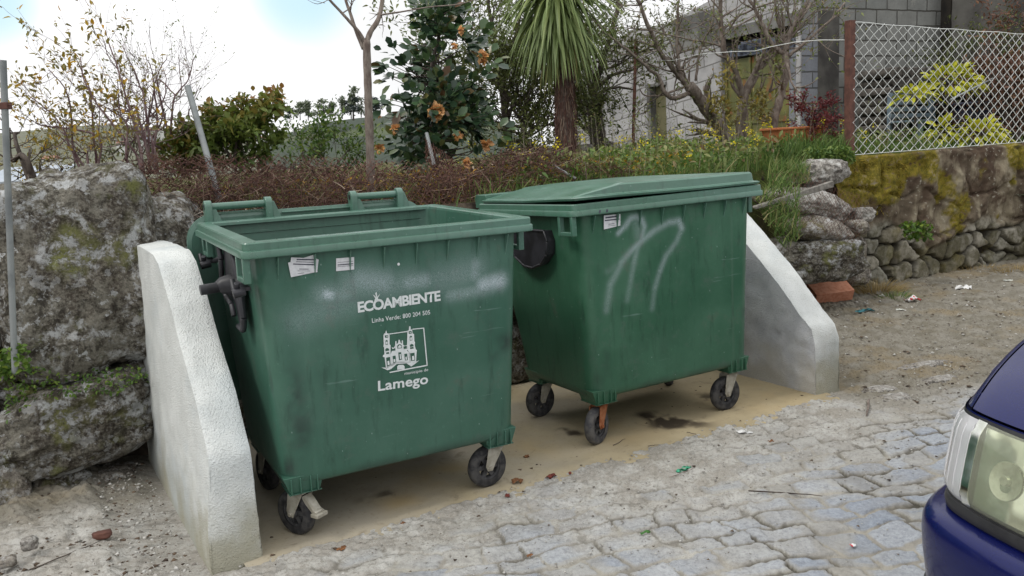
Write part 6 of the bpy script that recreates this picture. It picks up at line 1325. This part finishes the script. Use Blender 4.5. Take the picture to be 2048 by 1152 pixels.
for i, (px, yt, yb, w, k, lb) in enumerate([(600, 205, 236, 24, 0, 'leftmost pale tree on the far hilltop'), (616, 202, 236, 20, 0, 'second pale tree from the left on the far hilltop'), (646, 199, 234, 26, 0, 'roundish pale tree on the far hilltop'), (664, 204, 234, 18, 0, 'pale tree beside the round dark one on the far hilltop'), (702, 196, 232, 38, 1, 'dark broad conifer on the far hilltop'), (684, 192, 232, 14, 2, 'thin bare tree left of the dark conifer'), (706, 172, 232, 22, 2, 'tallest sparse tree standing above the dark conifer'), (722, 196, 230, 20, 2, 'sparse tree right of the dark conifer'), (752, 195, 226, 26, 1, 'dark tree just right of the slender trunk on the hilltop'), (580, 214, 240, 18, 1, 'low dark bush at the left end of the far hilltop')]):
    far_tree(px, yt, yb, w, 128, 200+i, [M['far_leaf'], M['far_dark'], M['far_leaf']][k], lb, 'dense' if k < 2 else 'sparse')
M['house_w'] = simple('white_house_wall', (.62, .62, .60), (.55, .55, .52), 2, .9); M['roof_o'] = simple('terracotta_roof', (.30, .15, .10), (.22, .12, .09), 3, .9); M['roof_g'] = simple('grey_sheet_roof', (.36, .40, .45), (.30, .34, .38), 2, .7)
def house(px, py, Y, w, h, label, roof='roof_o', d=7):
    c_ = A(px, py, Y); W2 = w*Y/F_; Hh = h*Y/F_; root = empty('distant_house', (c_[0], c_[1], c_[2]-Hh/2), random.Random(px).uniform(-.4, .4), label, 'house', 'white houses in the valley')
    b_ = MB(); b_.box(-W2/2, W2/2, 0, d, -3, Hh*.7); b_.build('wall', M['house_w'], root); r_ = MB(); r_.add([(-W2*.54, -.3, Hh*.7), (W2*.54, -.3, Hh*.7), (W2*.54, d+.3, Hh*.7), (-W2*.54, d+.3, Hh*.7), (-W2*.54, d/2, Hh*1.25), (W2*.54, d/2, Hh*1.25)], [(0, 1, 5, 4), (2, 3, 4, 5), (0, 4, 3), (1, 2, 5), (3, 2, 1, 0)]); r_.build('roof', M[roof], root)
    for i in range(max(1, int(W2/3))):
        x_ = -W2/2+(i+.5)*W2/max(1, int(W2/3)); q_ = MB(); q_.box(x_-.4, x_+.4, -.05, .02, Hh*.25, Hh*.5); q_.build('window', M['shade_dark'], root)
for a_ in [(287, 263, 330, 18, 9, 'white house highest on the left hillside'), (312, 262, 335, 10, 6, 'small white house just right of the highest one'), (292, 282, 300, 20, 10, 'white house lower on the left hillside', 'roof_g'), (240, 288, 280, 14, 8, 'white house on the left hillside behind bare twigs'), (512, 280, 170, 14, 12, 'white house seen through the red-tipped shrub'), (385, 298, 200, 26, 10, 'white house behind the orange and green shrub'), (95, 320, 230, 22, 12, 'house near the left stump', 'roof_o')]: house(*a_)
c_ = A(42, 352, 14.0); root = empty('metal_shed', (c_[0], c_[1], .2), .3, 'low shed with pale blue-grey sheet roof beside the left steel post', 'shed'); b_ = MB(); b_.box(-.5, .45, 0, 1.6, 0, 1.25); b_.build('wall', M['house_w'], root); b_ = MB(); b_.hexa([(-.6, -.1, 1.26), (.55, -.1, 1.26), (.55, 1.7, 1.5), (-.6, 1.7, 1.5), (-.6, -.1, 1.29), (.55, -.1, 1.29), (.55, 1.7, 1.53), (-.6, 1.7, 1.53)]); b_.build('roof', M['roof_g'], root)

# ------------------------------------------------------------------ parked car, front right corner in view
CW = 1.64
half = [(0, .62), (0, .45), (.002, .30), (.006, .16), (.014, .06), (.026, -.01), (.043, -.065), (.072, -.098), (.12, -.128), (.20, -.168), (.307, -.21), (.43, -.248), (.56, -.277), (.69, -.297), (.82, -.303)]
def resample(P, n):
    P = np.array(P, float); d = np.concatenate([[0], np.cumsum(np.linalg.norm(np.diff(P, axis=0), axis=1))]); t_ = np.linspace(0, d[-1], n); Q = np.stack([np.interp(t_, d, P[:, k]) for k in (0, 1)], -1)
    for _ in range(6): Q[1:-1] = (Q[:-2]+2*Q[1:-1]+Q[2:])/4
    return Q
HL = resample(half, 90); OUT = np.concatenate([HL, (HL*[-1, 1]+[CW, 0])[::-1][1:]]); NO = len(OUT)
tg_ = np.gradient(OUT, axis=0); tg_ /= np.linalg.norm(tg_, axis=1)[:, None]; ON = np.stack([tg_[:, 1], -tg_[:, 0]], -1)
if ON[0, 0] > 0: ON = -ON
def lean_(z, Y=None): return .36*np.clip(z-.55, 0, .26)
def orow(z, off=0., sl=slice(None)):
    P = OUT[sl]+ON[sl]*off; w = sstep(.35, -.02, P[:, 1]); return np.stack([P[:, 0]+.02*np.clip(z-.6, 0, .3)*np.sign(CW/2-P[:, 0]), P[:, 1]+lean_(z)*w, np.full(len(P), z)], -1)
def ostrip(name, rows, mat, parent, sl=slice(None), angle=35, close=False):
    V = np.concatenate([orow(z, o, sl) for z, o in rows]); n = len(OUT[sl]); me = raw(name, V, grid_faces(n, len(rows))); return link(name, me, mat, parent, angle=angle)
t = NT('blue_car_paint', .22, .5, .0); n1 = t.noise(900, 2); t.color(t.mix(t.rng(n1, .35, .7), (.003, .005, .050), (.006, .011, .105))); t.b.inputs['Coat Weight'].default_value = .3; t.b.inputs['Specular IOR Level'].default_value = .25; t.b.inputs['Coat Roughness'].default_value = .04; t.b.inputs['Metallic'].default_value = .25
dn = t.noise(5, 4); t.rough(t.rng(dn, .3, .7, .2, .38)); M['paint'] = t.m
t = NT('yellowed_lens', .12, .5); n1 = t.noise(3.2, 3, .5, t.co(scale=(1, 1, 1.2))); t.color(t.mix(t.rng(n1, .3, .7), (.52, .55, .38), (.80, .83, .64))); t.b.inputs['Transmission Weight'].default_value = .8; t.b.inputs['Coat Weight'].default_value = .4; t.b.inputs['IOR'].default_value = 1.1; M['lens'] = t.m
t = NT('clear_ribbed_lens', .08, .5); t.color((.9, .9, .92)); t.b.inputs['Transmission Weight'].default_value = .6; t.b.inputs['Coat Weight'].default_value = .5; M['lens_clear'] = t.m
t = NT('reflector', .16, .5, 1.0); t.color(t.mix(t.rng(t.noise(14, 2), .4, .6), (.88, .89, .86), (.55, .57, .50))); t.bump(t.noise(7, 1, .4, t.co(scale=(1, 1, .4))), .7, .03); M['chrome'] = t.m
M['car_black'] = simple('black_trim', (.015, .015, .017), (.028, .028, .03), 10, .45); M['glass_dark'] = simple('tinted_glass', (.02, .025, .028), (.03, .035, .038), 2, .08, 0, .6)
M['bowl'] = simple('lamp_bowl_metal', (.55, .57, .50), (.35, .37, .32), 30, .3, 0, .5, .7)
car = empty('parked_car', (1.22, 2.30, 0), math.atan2(-.81, .59), 'dark blue car at the right edge, showing its front corner and yellowed headlight', 'car')
ostrip('bumper', [(.17, -.03), (.19, .01), (.23, .035), (.30, .052), (.38, .062), (.44, .066), (.475, .064), (.495, .056), (.508, .040), (.514, .015), (.515, -.03)], M['paint'], car)
ostrip('bumper_strip', [(.27, .040), (.268, .058), (.255, .060), (.215, .045), (.205, .02)], M['car_black'], car)
ostrip('rubbing_strip', [(.514, -.02), (.520, .006), (.540, .010), (.553, .006), (.556, -.02)], M['car_black'], car)
ZT = .785
ostrip('front_panel', [(z, .0) for z in np.linspace(.50, ZT, 12)], M['paint'], car)
def zhood(X, d): 
    return ZT+.006+.155*(1-np.exp(-np.maximum(d, 0)/.24))+.03*np.clip(d, 0, 1.5)+.035*(1-((X-CW/2)/(CW/2))**2)*sstep(0, .4, d)
def shoulder(X): x = np.minimum(X, CW-X); return -.075*np.clip(1-x/.075, 0, 1)**2.2
top = orow(ZT, -.004)
def panel_top(name, mask, n=40, drop=True):
    T_ = top[mask]; rows = []
    for q in np.linspace(0, 1, n)**1.5:
        Y_ = T_[:, 1]+(1.18-T_[:, 1])*q; X_ = T_[:, 0]+0*q; d = Y_-T_[:, 1]; dd = Y_-np.interp(np.minimum(X_, CW-X_), HL[20:, 0], HL[20:, 1])-.085
        rows.append(np.stack([X_, Y_, zhood(X_, np.maximum(d, 0))+shoulder(X_)*sstep(0, .15, d+.05)], -1))
    V = np.concatenate(rows); me = raw(name, V, grid_faces(len(T_), n)); o = link(name, me, M['paint'], car, smooth=True); return o
xs = np.minimum(top[:, 0], CW-top[:, 0]); ft = top[:, 1] < .30
hood_m = np.where(ft & (xs > .078))[0]; h = panel_top('hood', hood_m)
for side in (0, 1):
    X_s = np.array([.0005, .002, .006, .014, .025, .04, .055, .068, .0745]); 
    Yedge = np.interp(X_s, top[:NO//2+1, 0][::1], top[:NO//2+1, 1]); rows = []
    Yedge = np.array([.30, .20, .10, .05, .005, -.03, -.05, -.062, -.066])+.01; Yedge = np.interp(X_s, top[18:NO//2, 0], top[18:NO//2, 1])
    for q in np.linspace(0, 1, 44)**1.4:
        Y_ = Yedge+(1.18-Yedge)*q; d = np.maximum(Y_-Yedge, 0); z = zhood(X_s, d)+shoulder(X_s)*sstep(0, .15, d+.05); rows.append(np.concatenate([[[X_s[0], Y_[0], min(z[0]-.03, .76)]], [[X_s[0]-.0, Y_[0], z[0]-.012]], np.stack([X_s, Y_, z], -1)]))
    V = np.concatenate(rows); 
    if side: V[:, 0] = CW-V[:, 0]
    me = raw('fender', V, grid_faces(len(X_s)+2, 44)); link('fender', me, M['paint'], car, smooth=True)
# dark channel under the hood gap

# side panels with wheel arches
def arch(cy, r=.335, z0=.2): return [(cy+r*math.cos(a), max(z0, .31+r*math.sin(a))) for a in np.linspace(math.pi+.3, -.3, 15)]
side = [(.10, .2), (.40, .2)]+arch(.80)+[(1.2, .2), (2.9, .2)]+arch(3.35)+[(3.95, .25), (4.12, .45), (4.12, .93), (1.2, .95), (.75, .93), (.45, .88), (.28, .83), (.12, .74), (.10, .5)]
for sx in (0, 1):
    mb = MB(); mb.prism(side, lambda u, v, w, sx=sx: ((w if not sx else CW-w)+(.004 if not sx else -.004), u, v), .03); mb.build('side_panel', M['paint'], car, angle=30)
    for ya in (1.22, 2.2):
        mb = MB(); xh = -.012 if not sx else CW-.004; mb.box(xh, xh+.016, ya+.7, ya+.84, .80, .82); mb.build('door_handle', M['car_black'], car, bevel=.003)
    for cy in (.80, 3.35):
        w_r = bpy.data.objects.new('wheel', None); COL.objects.link(w_r); w_r.parent = car; w_r.location = (.10 if not sx else CW-.10, cy, .295)
        mb = MB(); mb.lathe([(.19, -.085), (.27, -.09), (.288, -.07), (.293, 0), (.288, .07), (.27, .09), (.19, .085)], 40, lambda a, b, w: (w, a, b)); mb.build('tyre', M['rubber'], w_r, angle=40)
        mb = MB(); mb.lathe([(0, -.05), (.05, -.06), (.12, -.04), (.18, -.075), (.192, -.08), (.192, .08), (.18, .075), (.12, .04), (.05, .06), (0, .05)], 32, lambda a, b, w: (w, a, b)); mb.build('rim', simple('alloy', (.35, .35, .36), (.28, .28, .29), 5, .35, 0, .5, .8), w_r, angle=40)
mb = MB(); mb.box(.05, CW-.05, .3, 4.0, .18, .6); mb.build('underbody', M['car_black'], car)
mb = MB(); mb.hexa([(.06, 1.12, .93), (CW-.06, 1.12, .93), (CW-.06, 3.95, .9), (.06, 3.95, .9), (.24, 1.85, 1.36), (CW-.24, 1.85, 1.36), (CW-.24, 3.2, 1.36), (.24, 3.2, 1.36)]); mb.build('window', M['glass_dark'], car, bevel=.03)
mb = MB(); mb.hexa([(.22, 1.80, 1.345), (CW-.22, 1.80, 1.345), (CW-.22, 3.25, 1.345), (.22, 3.25, 1.345), (.27, 1.92, 1.39), (CW-.27, 1.92, 1.39), (CW-.27, 3.1, 1.39), (.27, 3.1, 1.39)]); mb.build('roof', M['paint'], car, bevel=.02)
for a_, b_ in (((.05, 1.10, .93), (.24, 1.84, 1.36)), ((.05, 3.97, .9), (.24, 3.22, 1.36)), ((.05, 2.5, .93), (.235, 2.45, 1.36))):
    for sx in (0, 1):
        mb = MB(); A_ = np.array(a_); B_ = np.array(b_); 
        if sx: A_ = A_*[-1, 1, 1]+[CW, 0, 0]; B_ = B_*[-1, 1, 1]+[CW, 0, 0]
        mb.tube([A_, B_], .03, 8); mb.build('pillar', M['paint'], car, smooth=True)
mb = MB(); mb.box(.03, CW-.03, 3.6, 4.12, .88, .93); mb.build('boot', M['paint'], car, bevel=.02)
mb = MB(); mb.box(.0, CW, 4.08, 4.2, .3, .55); mb.build('rear_bumper', M['paint'], car, bevel=.03)
# headlight and indicator patches following the curved front
def patch(name, i0, i1, z0f, z1f, off, mat, parent, mirror=False, n=14, rim=True, wave=0.):
    sl = np.arange(i0, i1); rows = []
    for q in range(n):
        f = q/(n-1); zz_ = np.array([z0f(k)+(z1f(k)-z0f(k))*f for k in np.linspace(0, 1, len(sl))]); P = OUT[sl]+ON[sl]*(off*(1-(2*f-1)**6*.9))
        w = sstep(.35, -.02, P[:, 1]); rows.append(np.stack([P[:, 0], P[:, 1]+.36*np.clip(zz_-.55, 0, .26)*w, zz_], -1))
    V = np.concatenate(rows)
    if mirror: V[:, 0] = CW-V[:, 0]
    me = raw(name, V, grid_faces(len(sl), n)); return link(name, me, mat, parent, smooth=True)
iX = lambda X: int(np.argmin(np.abs(HL[:, 0]-X)+10*(HL[:, 1] > .3)))
def iY(Y): return int(np.argmin(np.abs(HL[:, 1]-Y)))
a0, a1, a2 = iY(.085), iX(.125), iX(.47)
for mir in (False, True):
    hr = bpy.data.objects.new('headlight', None); COL.objects.link(hr); hr.parent = car
    patch('gasket', a0-1, a2+1, lambda k: .553, lambda k: .782, .004, M['car_black'], hr, mir)
    patch('reflector', a1+1, a2, lambda k: .562, lambda k: .772, .0075, M['chrome'], hr, mir)
    hb_ = MB()
    for (cx_, cz_, rr_) in ((.24, .665, .050), (.375, .665, .050)):
        q_ = orow(cz_, .012)[iX(cx_)]; nn_ = np.array([ON[iX(cx_)][0], ON[iX(cx_)][1], .30]); nn_ /= np.linalg.norm(nn_); s1_ = np.cross(nn_, [0, 0, 1]); s1_ /= np.linalg.norm(s1_); s2_ = np.cross(s1_, nn_)
        hb_.lathe([(rr_, .002), (rr_*.9, .001), (rr_*.6, -.003), (rr_*.25, -.004), (.014, .004), (.012, .010), (0, .010)], 28, lambda a, b, w: tuple((q_+s1_*a+s2_*b+nn_*w)*np.array([1, 1, 1]) if not mir else (q_+s1_*a+s2_*b+nn_*w)*np.array([-1, 1, 1])+np.array([CW, 0, 0])))
    hb_.build('lamp_bowl', M['bowl'], hr, angle=30)
    ln_ = patch('lens', a1+1, a2, lambda k: .560-.004*k, lambda k: .774-.006*k, .024, M['lens'], hr, mir)
    patch('bezel', a1-1, a1+2, lambda k: .557, lambda k: .776, .021, M['chrome'], hr, mir, n=8)
    patch('reflector', a0, a1, lambda k: .563, lambda k: .772, .0065, M['chrome'], hr, mir)
    il = patch('indicator', a0, a1, lambda k: .560, lambda k: .774-.004*(1-k), .020, M['lens_clear'], hr, mir)
    # vertical ribs of the indicator
    mb = MB()
    for j in np.linspace(a0+.5, a1-1, 9):
        P = []
        for f in np.linspace(.06, .94, 8):
            z = .562+.21*f; q = np.array([np.interp(j, np.arange(NO), OUT[:, 0]), np.interp(j, np.arange(NO), OUT[:, 1])]); nn = np.array([np.interp(j, np.arange(NO), ON[:, 0]), np.interp(j, np.arange(NO), ON[:, 1])]); q = q+nn*(.020*(1-(2*f-1)**6*.9)+.0005); w = float(sstep(.35, -.02, q[1])); x_ = q[0]
            P.append(np.array([CW-x_ if mir else x_, q[1]+.36*max(0, min(.26, z-.55))*w, z]))
        mb.tube(P, .0022, 5)
    mb.build('rib', M['lens_clear'], il, smooth=True)
    mb = MB(); q = orow(.67, .012)[(2*a0+a1)//3]; mb.tube([(CW-q[0] if mir else q[0], q[1], .655), (CW-q[0] if mir else q[0], q[1], .68)], .005, 10); mb.build('bulb', simple('amber_bulb', (.5, .16, .03), (.45, .12, .02), 5, .3), hr)
mb = MB()
for i in range(7): z = .575+i*.028; P_ = [tuple(orow(z, .004)[k]) for k in range(iX(.50), NO-iX(.50), 4)]; mb.tube(P_, .006, 6)
mb.build('grille', M['car_black'], car, smooth=True)

# ------------------------------------------------------------------ litter
def crumple(name, px, py, w, l, h, seed, mat, label, cat='litter', rz=0., z=.012, n=9, group=None, fold=1.):
    rg_ = np.random.RandomState(seed); q = gnd(px, py, z); g_ = np.linspace(-1, 1, n); U, V = np.meshgrid(g_, g_); u = U.ravel(); v = V.ravel()
    P = np.stack([u*w/2*(1-.25*np.abs(v)*rg_.rand()), v*l/2, 0*u], -1); hh = fbm(P3(u*1.3+seed, v*1.3), 1.3, 3, seed); P[:, 2] = h*(.5+.6*hh*fold)*(1-.3*(u*u+v*v)); P[:, 2] -= P[:, 2].min(); P[:, :2] += (fbm(P3(u*2+seed, v*2, 5), 1.2, 2, seed+2)*.12*w)[:, None]
    me = raw(name, P, grid_faces(n, n)); o = link(name, me, mat, smooth=False); o.location = (q[0], q[1], z); o.rotation_euler = (0, 0, rz)
    sm = o.modifiers.new('thickness', 'SOLIDIFY'); sm.thickness = .0012; return tag(o, label, cat, group)
M['litter_white'] = simple('white_litter', (.62, .62, .60), (.72, .72, .72), 30, .8); M['litter_pale'] = simple('pale_litter', (.48, .50, .46), (.58, .58, .52), 30, .8)
t = NT('red_white_wrapper', .5); v = t.sep(t.co()); t.color(t.mix(t.rng(t.noise(26, 2), .5, .53), (.66, .66, .66), (.50, .035, .04))); M['wrapper'] = t.m
M['teal'] = simple('teal_plastic', (.02, .12, .15), (.05, .20, .22), 30, .5); M['green_pl'] = simple('green_plastic', (.02, .22, .12), (.06, .34, .20), 60, .4)
M['leaf_dead'] = simple('dead_leaf', (.14, .06, .025), (.24, .11, .045), 60, .8); M['leaf_ox'] = simple('dark_red_leaf', (.11, .02, .015), (.18, .045, .03), 60, .8)
crumple('paper_scrap', 1797, 557, .09, .08, .05, 1, M['litter_white'], 'white folded paper by the dry yellow tuft')
crumple('paper_strip', 1884, 540, .16, .06, .04, 2, M['litter_white'], 'long white paper strip farthest back against the wall foot', rz=-.5)
crumple('tissue', 1927, 580, .14, .09, .07, 3, M['litter_white'], 'crumpled white tissue on the dirt right of the red and white wrapper')
crumple('paper_scrap', 2016, 562, .09, .05, .02, 4, M['litter_pale'], 'flat white scrap near the right edge of the dirt')
crumple('wrapper', 1825, 602, .13, .08, .045, 5, M['wrapper'], 'crushed red and white wrapper on the dirt', cat='wrapper', rz=.1)
crumple('paper_scrap', 1765, 594, .06, .05, .03, 6, M['litter_pale'], 'small yellowish paper bit in front of the dry tuft')
crumple('paper_scrap', 1800, 620, .07, .04, .01, 7, M['litter_pale'], 'flat pale scrap just in front of the red and white wrapper')
crumple('plastic_scrap', 1730, 624, .18, .06, .03, 8, M['teal'], 'torn teal plastic strip on the dirt right of the brick', rz=.2)
crumple('tissue', 1488, 866, .085, .035, .022, 9, M['litter_white'], 'twisted white tissue on the street in front of the closed bin', rz=-.3)
crumple('plastic_scrap', 1367, 940, .105, .026, .014, 10, M['green_pl'], 'bright green folded plastic piece on the cobbles', rz=.72)
for i, (px, py, w, l, h, mt, lb) in enumerate([(1035, 966, .055, .035, .025, 'leaf_dead', 'curled brown dead leaf by the right front wheel of the open bin'), (1102, 955, .055, .03, .025, 'leaf_ox', 'dark red curled leaf on the edge of the cement pad'), (1015, 991, .035, .018, .008, 'leaf_ox', 'small flat dark red leaf scrap below the curled brown leaf'), (1053, 915, .03, .025, .02, 'leaf_dead', 'small upright brown leaf between the two bins'), (1543, 884, .035, .025, .015, 'leaf_dead', 'brown leaf on the street below the right end of the closed bin'), (683, 1098, .045, .03, .008, 'leaf_dead', 'flat tan leaf in front of the left front wheel'), (1706, 1091, .022, .018, .008, 'wrapper', 'tiny red scrap on the cobbles left of the car'), (806, 1047, .02, .015, .01, 'leaf_dead', 'tiny light brown leaf in the middle of the pad edge'), (1290, 1067, .045, .014, .012, 'ivy_flat', 'small green sprig in a cobble joint'), (1060, 1112, .025, .02, .008, 'leaf_dead', 'reddish chip among the grit at the bottom')]):
    if mt == 'ivy_flat': M[mt] = simple('fresh_green_leaf', (.03, .12, .02), (.06, .18, .03), 40, .6)
    crumple('dead_leaf' if 'leaf' in mt and mt != 'ivy_flat' else 'scrap', px, py, w, l, h, 20+i, M[mt], lb, 'leaf' if 'leaf' in mt else 'litter', rz=i*.8, n=6)
mb = MB(); q = gnd(1140, 946, .02); D_, Fq = CS[10]; me = raw('berry', D_*.0075, Fq); o = link('berry', me, M['leaf_ox'], smooth=True); o.location = tuple(q+np.array([0, 0, .0])); tag(o, 'small round dark red berry on the pad edge right of the red leaf', 'berry')
def stick(px0, py0, px1, py1, r, label, mat='bark_dark', z=.02):
    a_, b_ = gnd(px0, py0, z), gnd(px1, py1, z); rg_ = random.Random(px0); pts = [a_+(b_-a_)*f+np.array([rg_.uniform(-1, 1), rg_.uniform(-1, 1), rg_.uniform(0, .4)])*.006 for f in np.linspace(0, 1, 7)]; mb = MB(); mb.tube(pts, [r, r, r*.9, r*.9, r*.8, r*.6, r*.4], 6); tag(mb.build('twig', M[mat], None, smooth=True), label, 'twig')
stick(1498, 981, 1646, 992, .0035, 'long dark twig lying across the cobbles'); stick(1228, 890, 1250, 878, .002, 'short thin twig by the rusty caster'); stick(1296, 892, 1318, 890, .002, 'short curved twig on the pad right of the rusty caster'); stick(1738, 800, 1733, 832, .008, 'pale stub of wood on the street near the right wall foot', 'bark'); stick(1722, 580, 1748, 592, .006, 'white peeled stick beside the brick', 'bark'); stick(1375, 864, 1398, 872, .002, 'small twig on the pad below the closed bin'); stick(1340, 955, 1388, 938, .002, 'thin pale stalk beside the green plastic', 'bark'); stick(60, 1140, 200, 1082, .003, 'thin root across the grit left of the whitewashed wall', z=.04)
# flat slabs showing through at the edge of the street
for i, (px, py, w, l, lb) in enumerate([(1843, 733, .42, .10, 'long pale flat stone at the edge of the dirt nearest the car'), (1785, 800, .24, .12, 'pale flat stone sunk in the street left of the car hood'), (1880, 762, .26, .10, 'flat greyish stone between the long pale stone and the car'), (1760, 782, .22, .12, 'flat bluish stone right of the concrete wall foot')]):
    q = gnd(px, py); boulder('paving_stone', (q[0], q[1], .004), (w/2, l/2, .022), .35, 70+i, M['granite_pale'], lb, 'paving stone', 'pale flat stones at the street edge', k=3, amp=.08, res=22)
# loose grit, gravel and bits
def chips(name, n, fn, smin, smax, seed, mat, zz=.012, flat=.5, kind='stuff'):
    rg_ = np.random.RandomState(seed); x, y = fn(rg_, n); n = len(x); s_ = smin+(smax-smin)*rg_.rand(n)**3; B = np.array([(1, 0, -.3), (-.5, .87, -.3), (-.5, -.87, -.3), (.3, .2, .8), (-.4, .1, .7)]); Fq = np.array([(0, 1, 3), (1, 4, 3), (1, 2, 4), (2, 0, 4), (0, 3, 4), (0, 2, 1)])
    a = rg_.rand(n)*6.28; V = B[None]*(.7+.6*rg_.rand(n, 5, 1)); ca, sa = np.cos(a)[:, None], np.sin(a)[:, None]; X_ = (V[..., 0]*ca-V[..., 1]*sa)*s_[:, None]+x[:, None]; Y_ = (V[..., 0]*sa+V[..., 1]*ca)*s_[:, None]+y[:, None]; Z_ = V[..., 2]*s_[:, None]*flat+zz+s_[:, None]*.2
    me = raw(name, np.stack([X_, Y_, Z_], -1).reshape(-1, 3), (np.arange(n)[:, None, None]*5+Fq[None]).reshape(-1, 3), {'tint': np.repeat(rg_.rand(n), 5)}); return tag(link(name, me, mat), kind=kind)
M['chip'] = leafmat('grit', [(0, (.16, .14, .12)), (.5, (.34, .33, .30)), (1, (.52, .51, .48))], .95, 0); M['chip_dark'] = leafmat('dark_bits', [(0, (.04, .028, .02)), (1, (.13, .09, .06))], .95, 0)
def region(x0, x1, y0, y1, cond):
    def f(rg_, n):
        x = rg_.uniform(x0, x1, n*3); y = rg_.uniform(y0, y1, n*3); k = cond(x, y); return x[k][:n], y[k][:n]
    return f
chips('gravel', 3200, region(-2.3, 3.2, 2.6, 5.6, lambda x, y: (dfront(x, y) > .02) & (dfront(x, y) < .95+.2*np.sin(x*5))), .002, .009, 1, M['chip'])
chips('gravel', 2600, region(-3, -1.2, 2.8, 4.3, lambda x, y: (dalong(x, y) < -.05)), .003, .016, 2, M['chip'], .03)
chips('gravel', 5000, region(1.9, 9, 4.6, 10, lambda x, y: (dalong(x, y) > 3.75) & (((y-O1[1])*N1[1]+(x-O1[0])*N1[0]) < .7)), .004, .018, 3, M['chip'], .01)
chips('wood_bits', 2600, region(1.9, 8, 4.6, 10, lambda x, y: (dalong(x, y) > 3.75) & (((y-O1[1])*N1[1]+(x-O1[0])*N1[0]) < .7)), .006, .024, 4, M['chip_dark'], .01, .25)
chips('wood_bits', 500, region(-2.3, 4, 2.6, 5.6, lambda x, y: (dfront(x, y) > -.9) & (dalong(x, y) > .2)), .003, .013, 5, M['chip_dark'], .014, .3)
chips('wood_bits', 900, region(-3, -1.1, 2.8, 4.3, lambda x, y: (dalong(x, y) < -.05)), .004, .016, 7, M['chip_dark'], .035, .4)
chips('sand', 3500, region(-1, 4.2, 1.8, 5, lambda x, y: dfront(x, y) > .5), .0015, .006, 6, M['chip'])
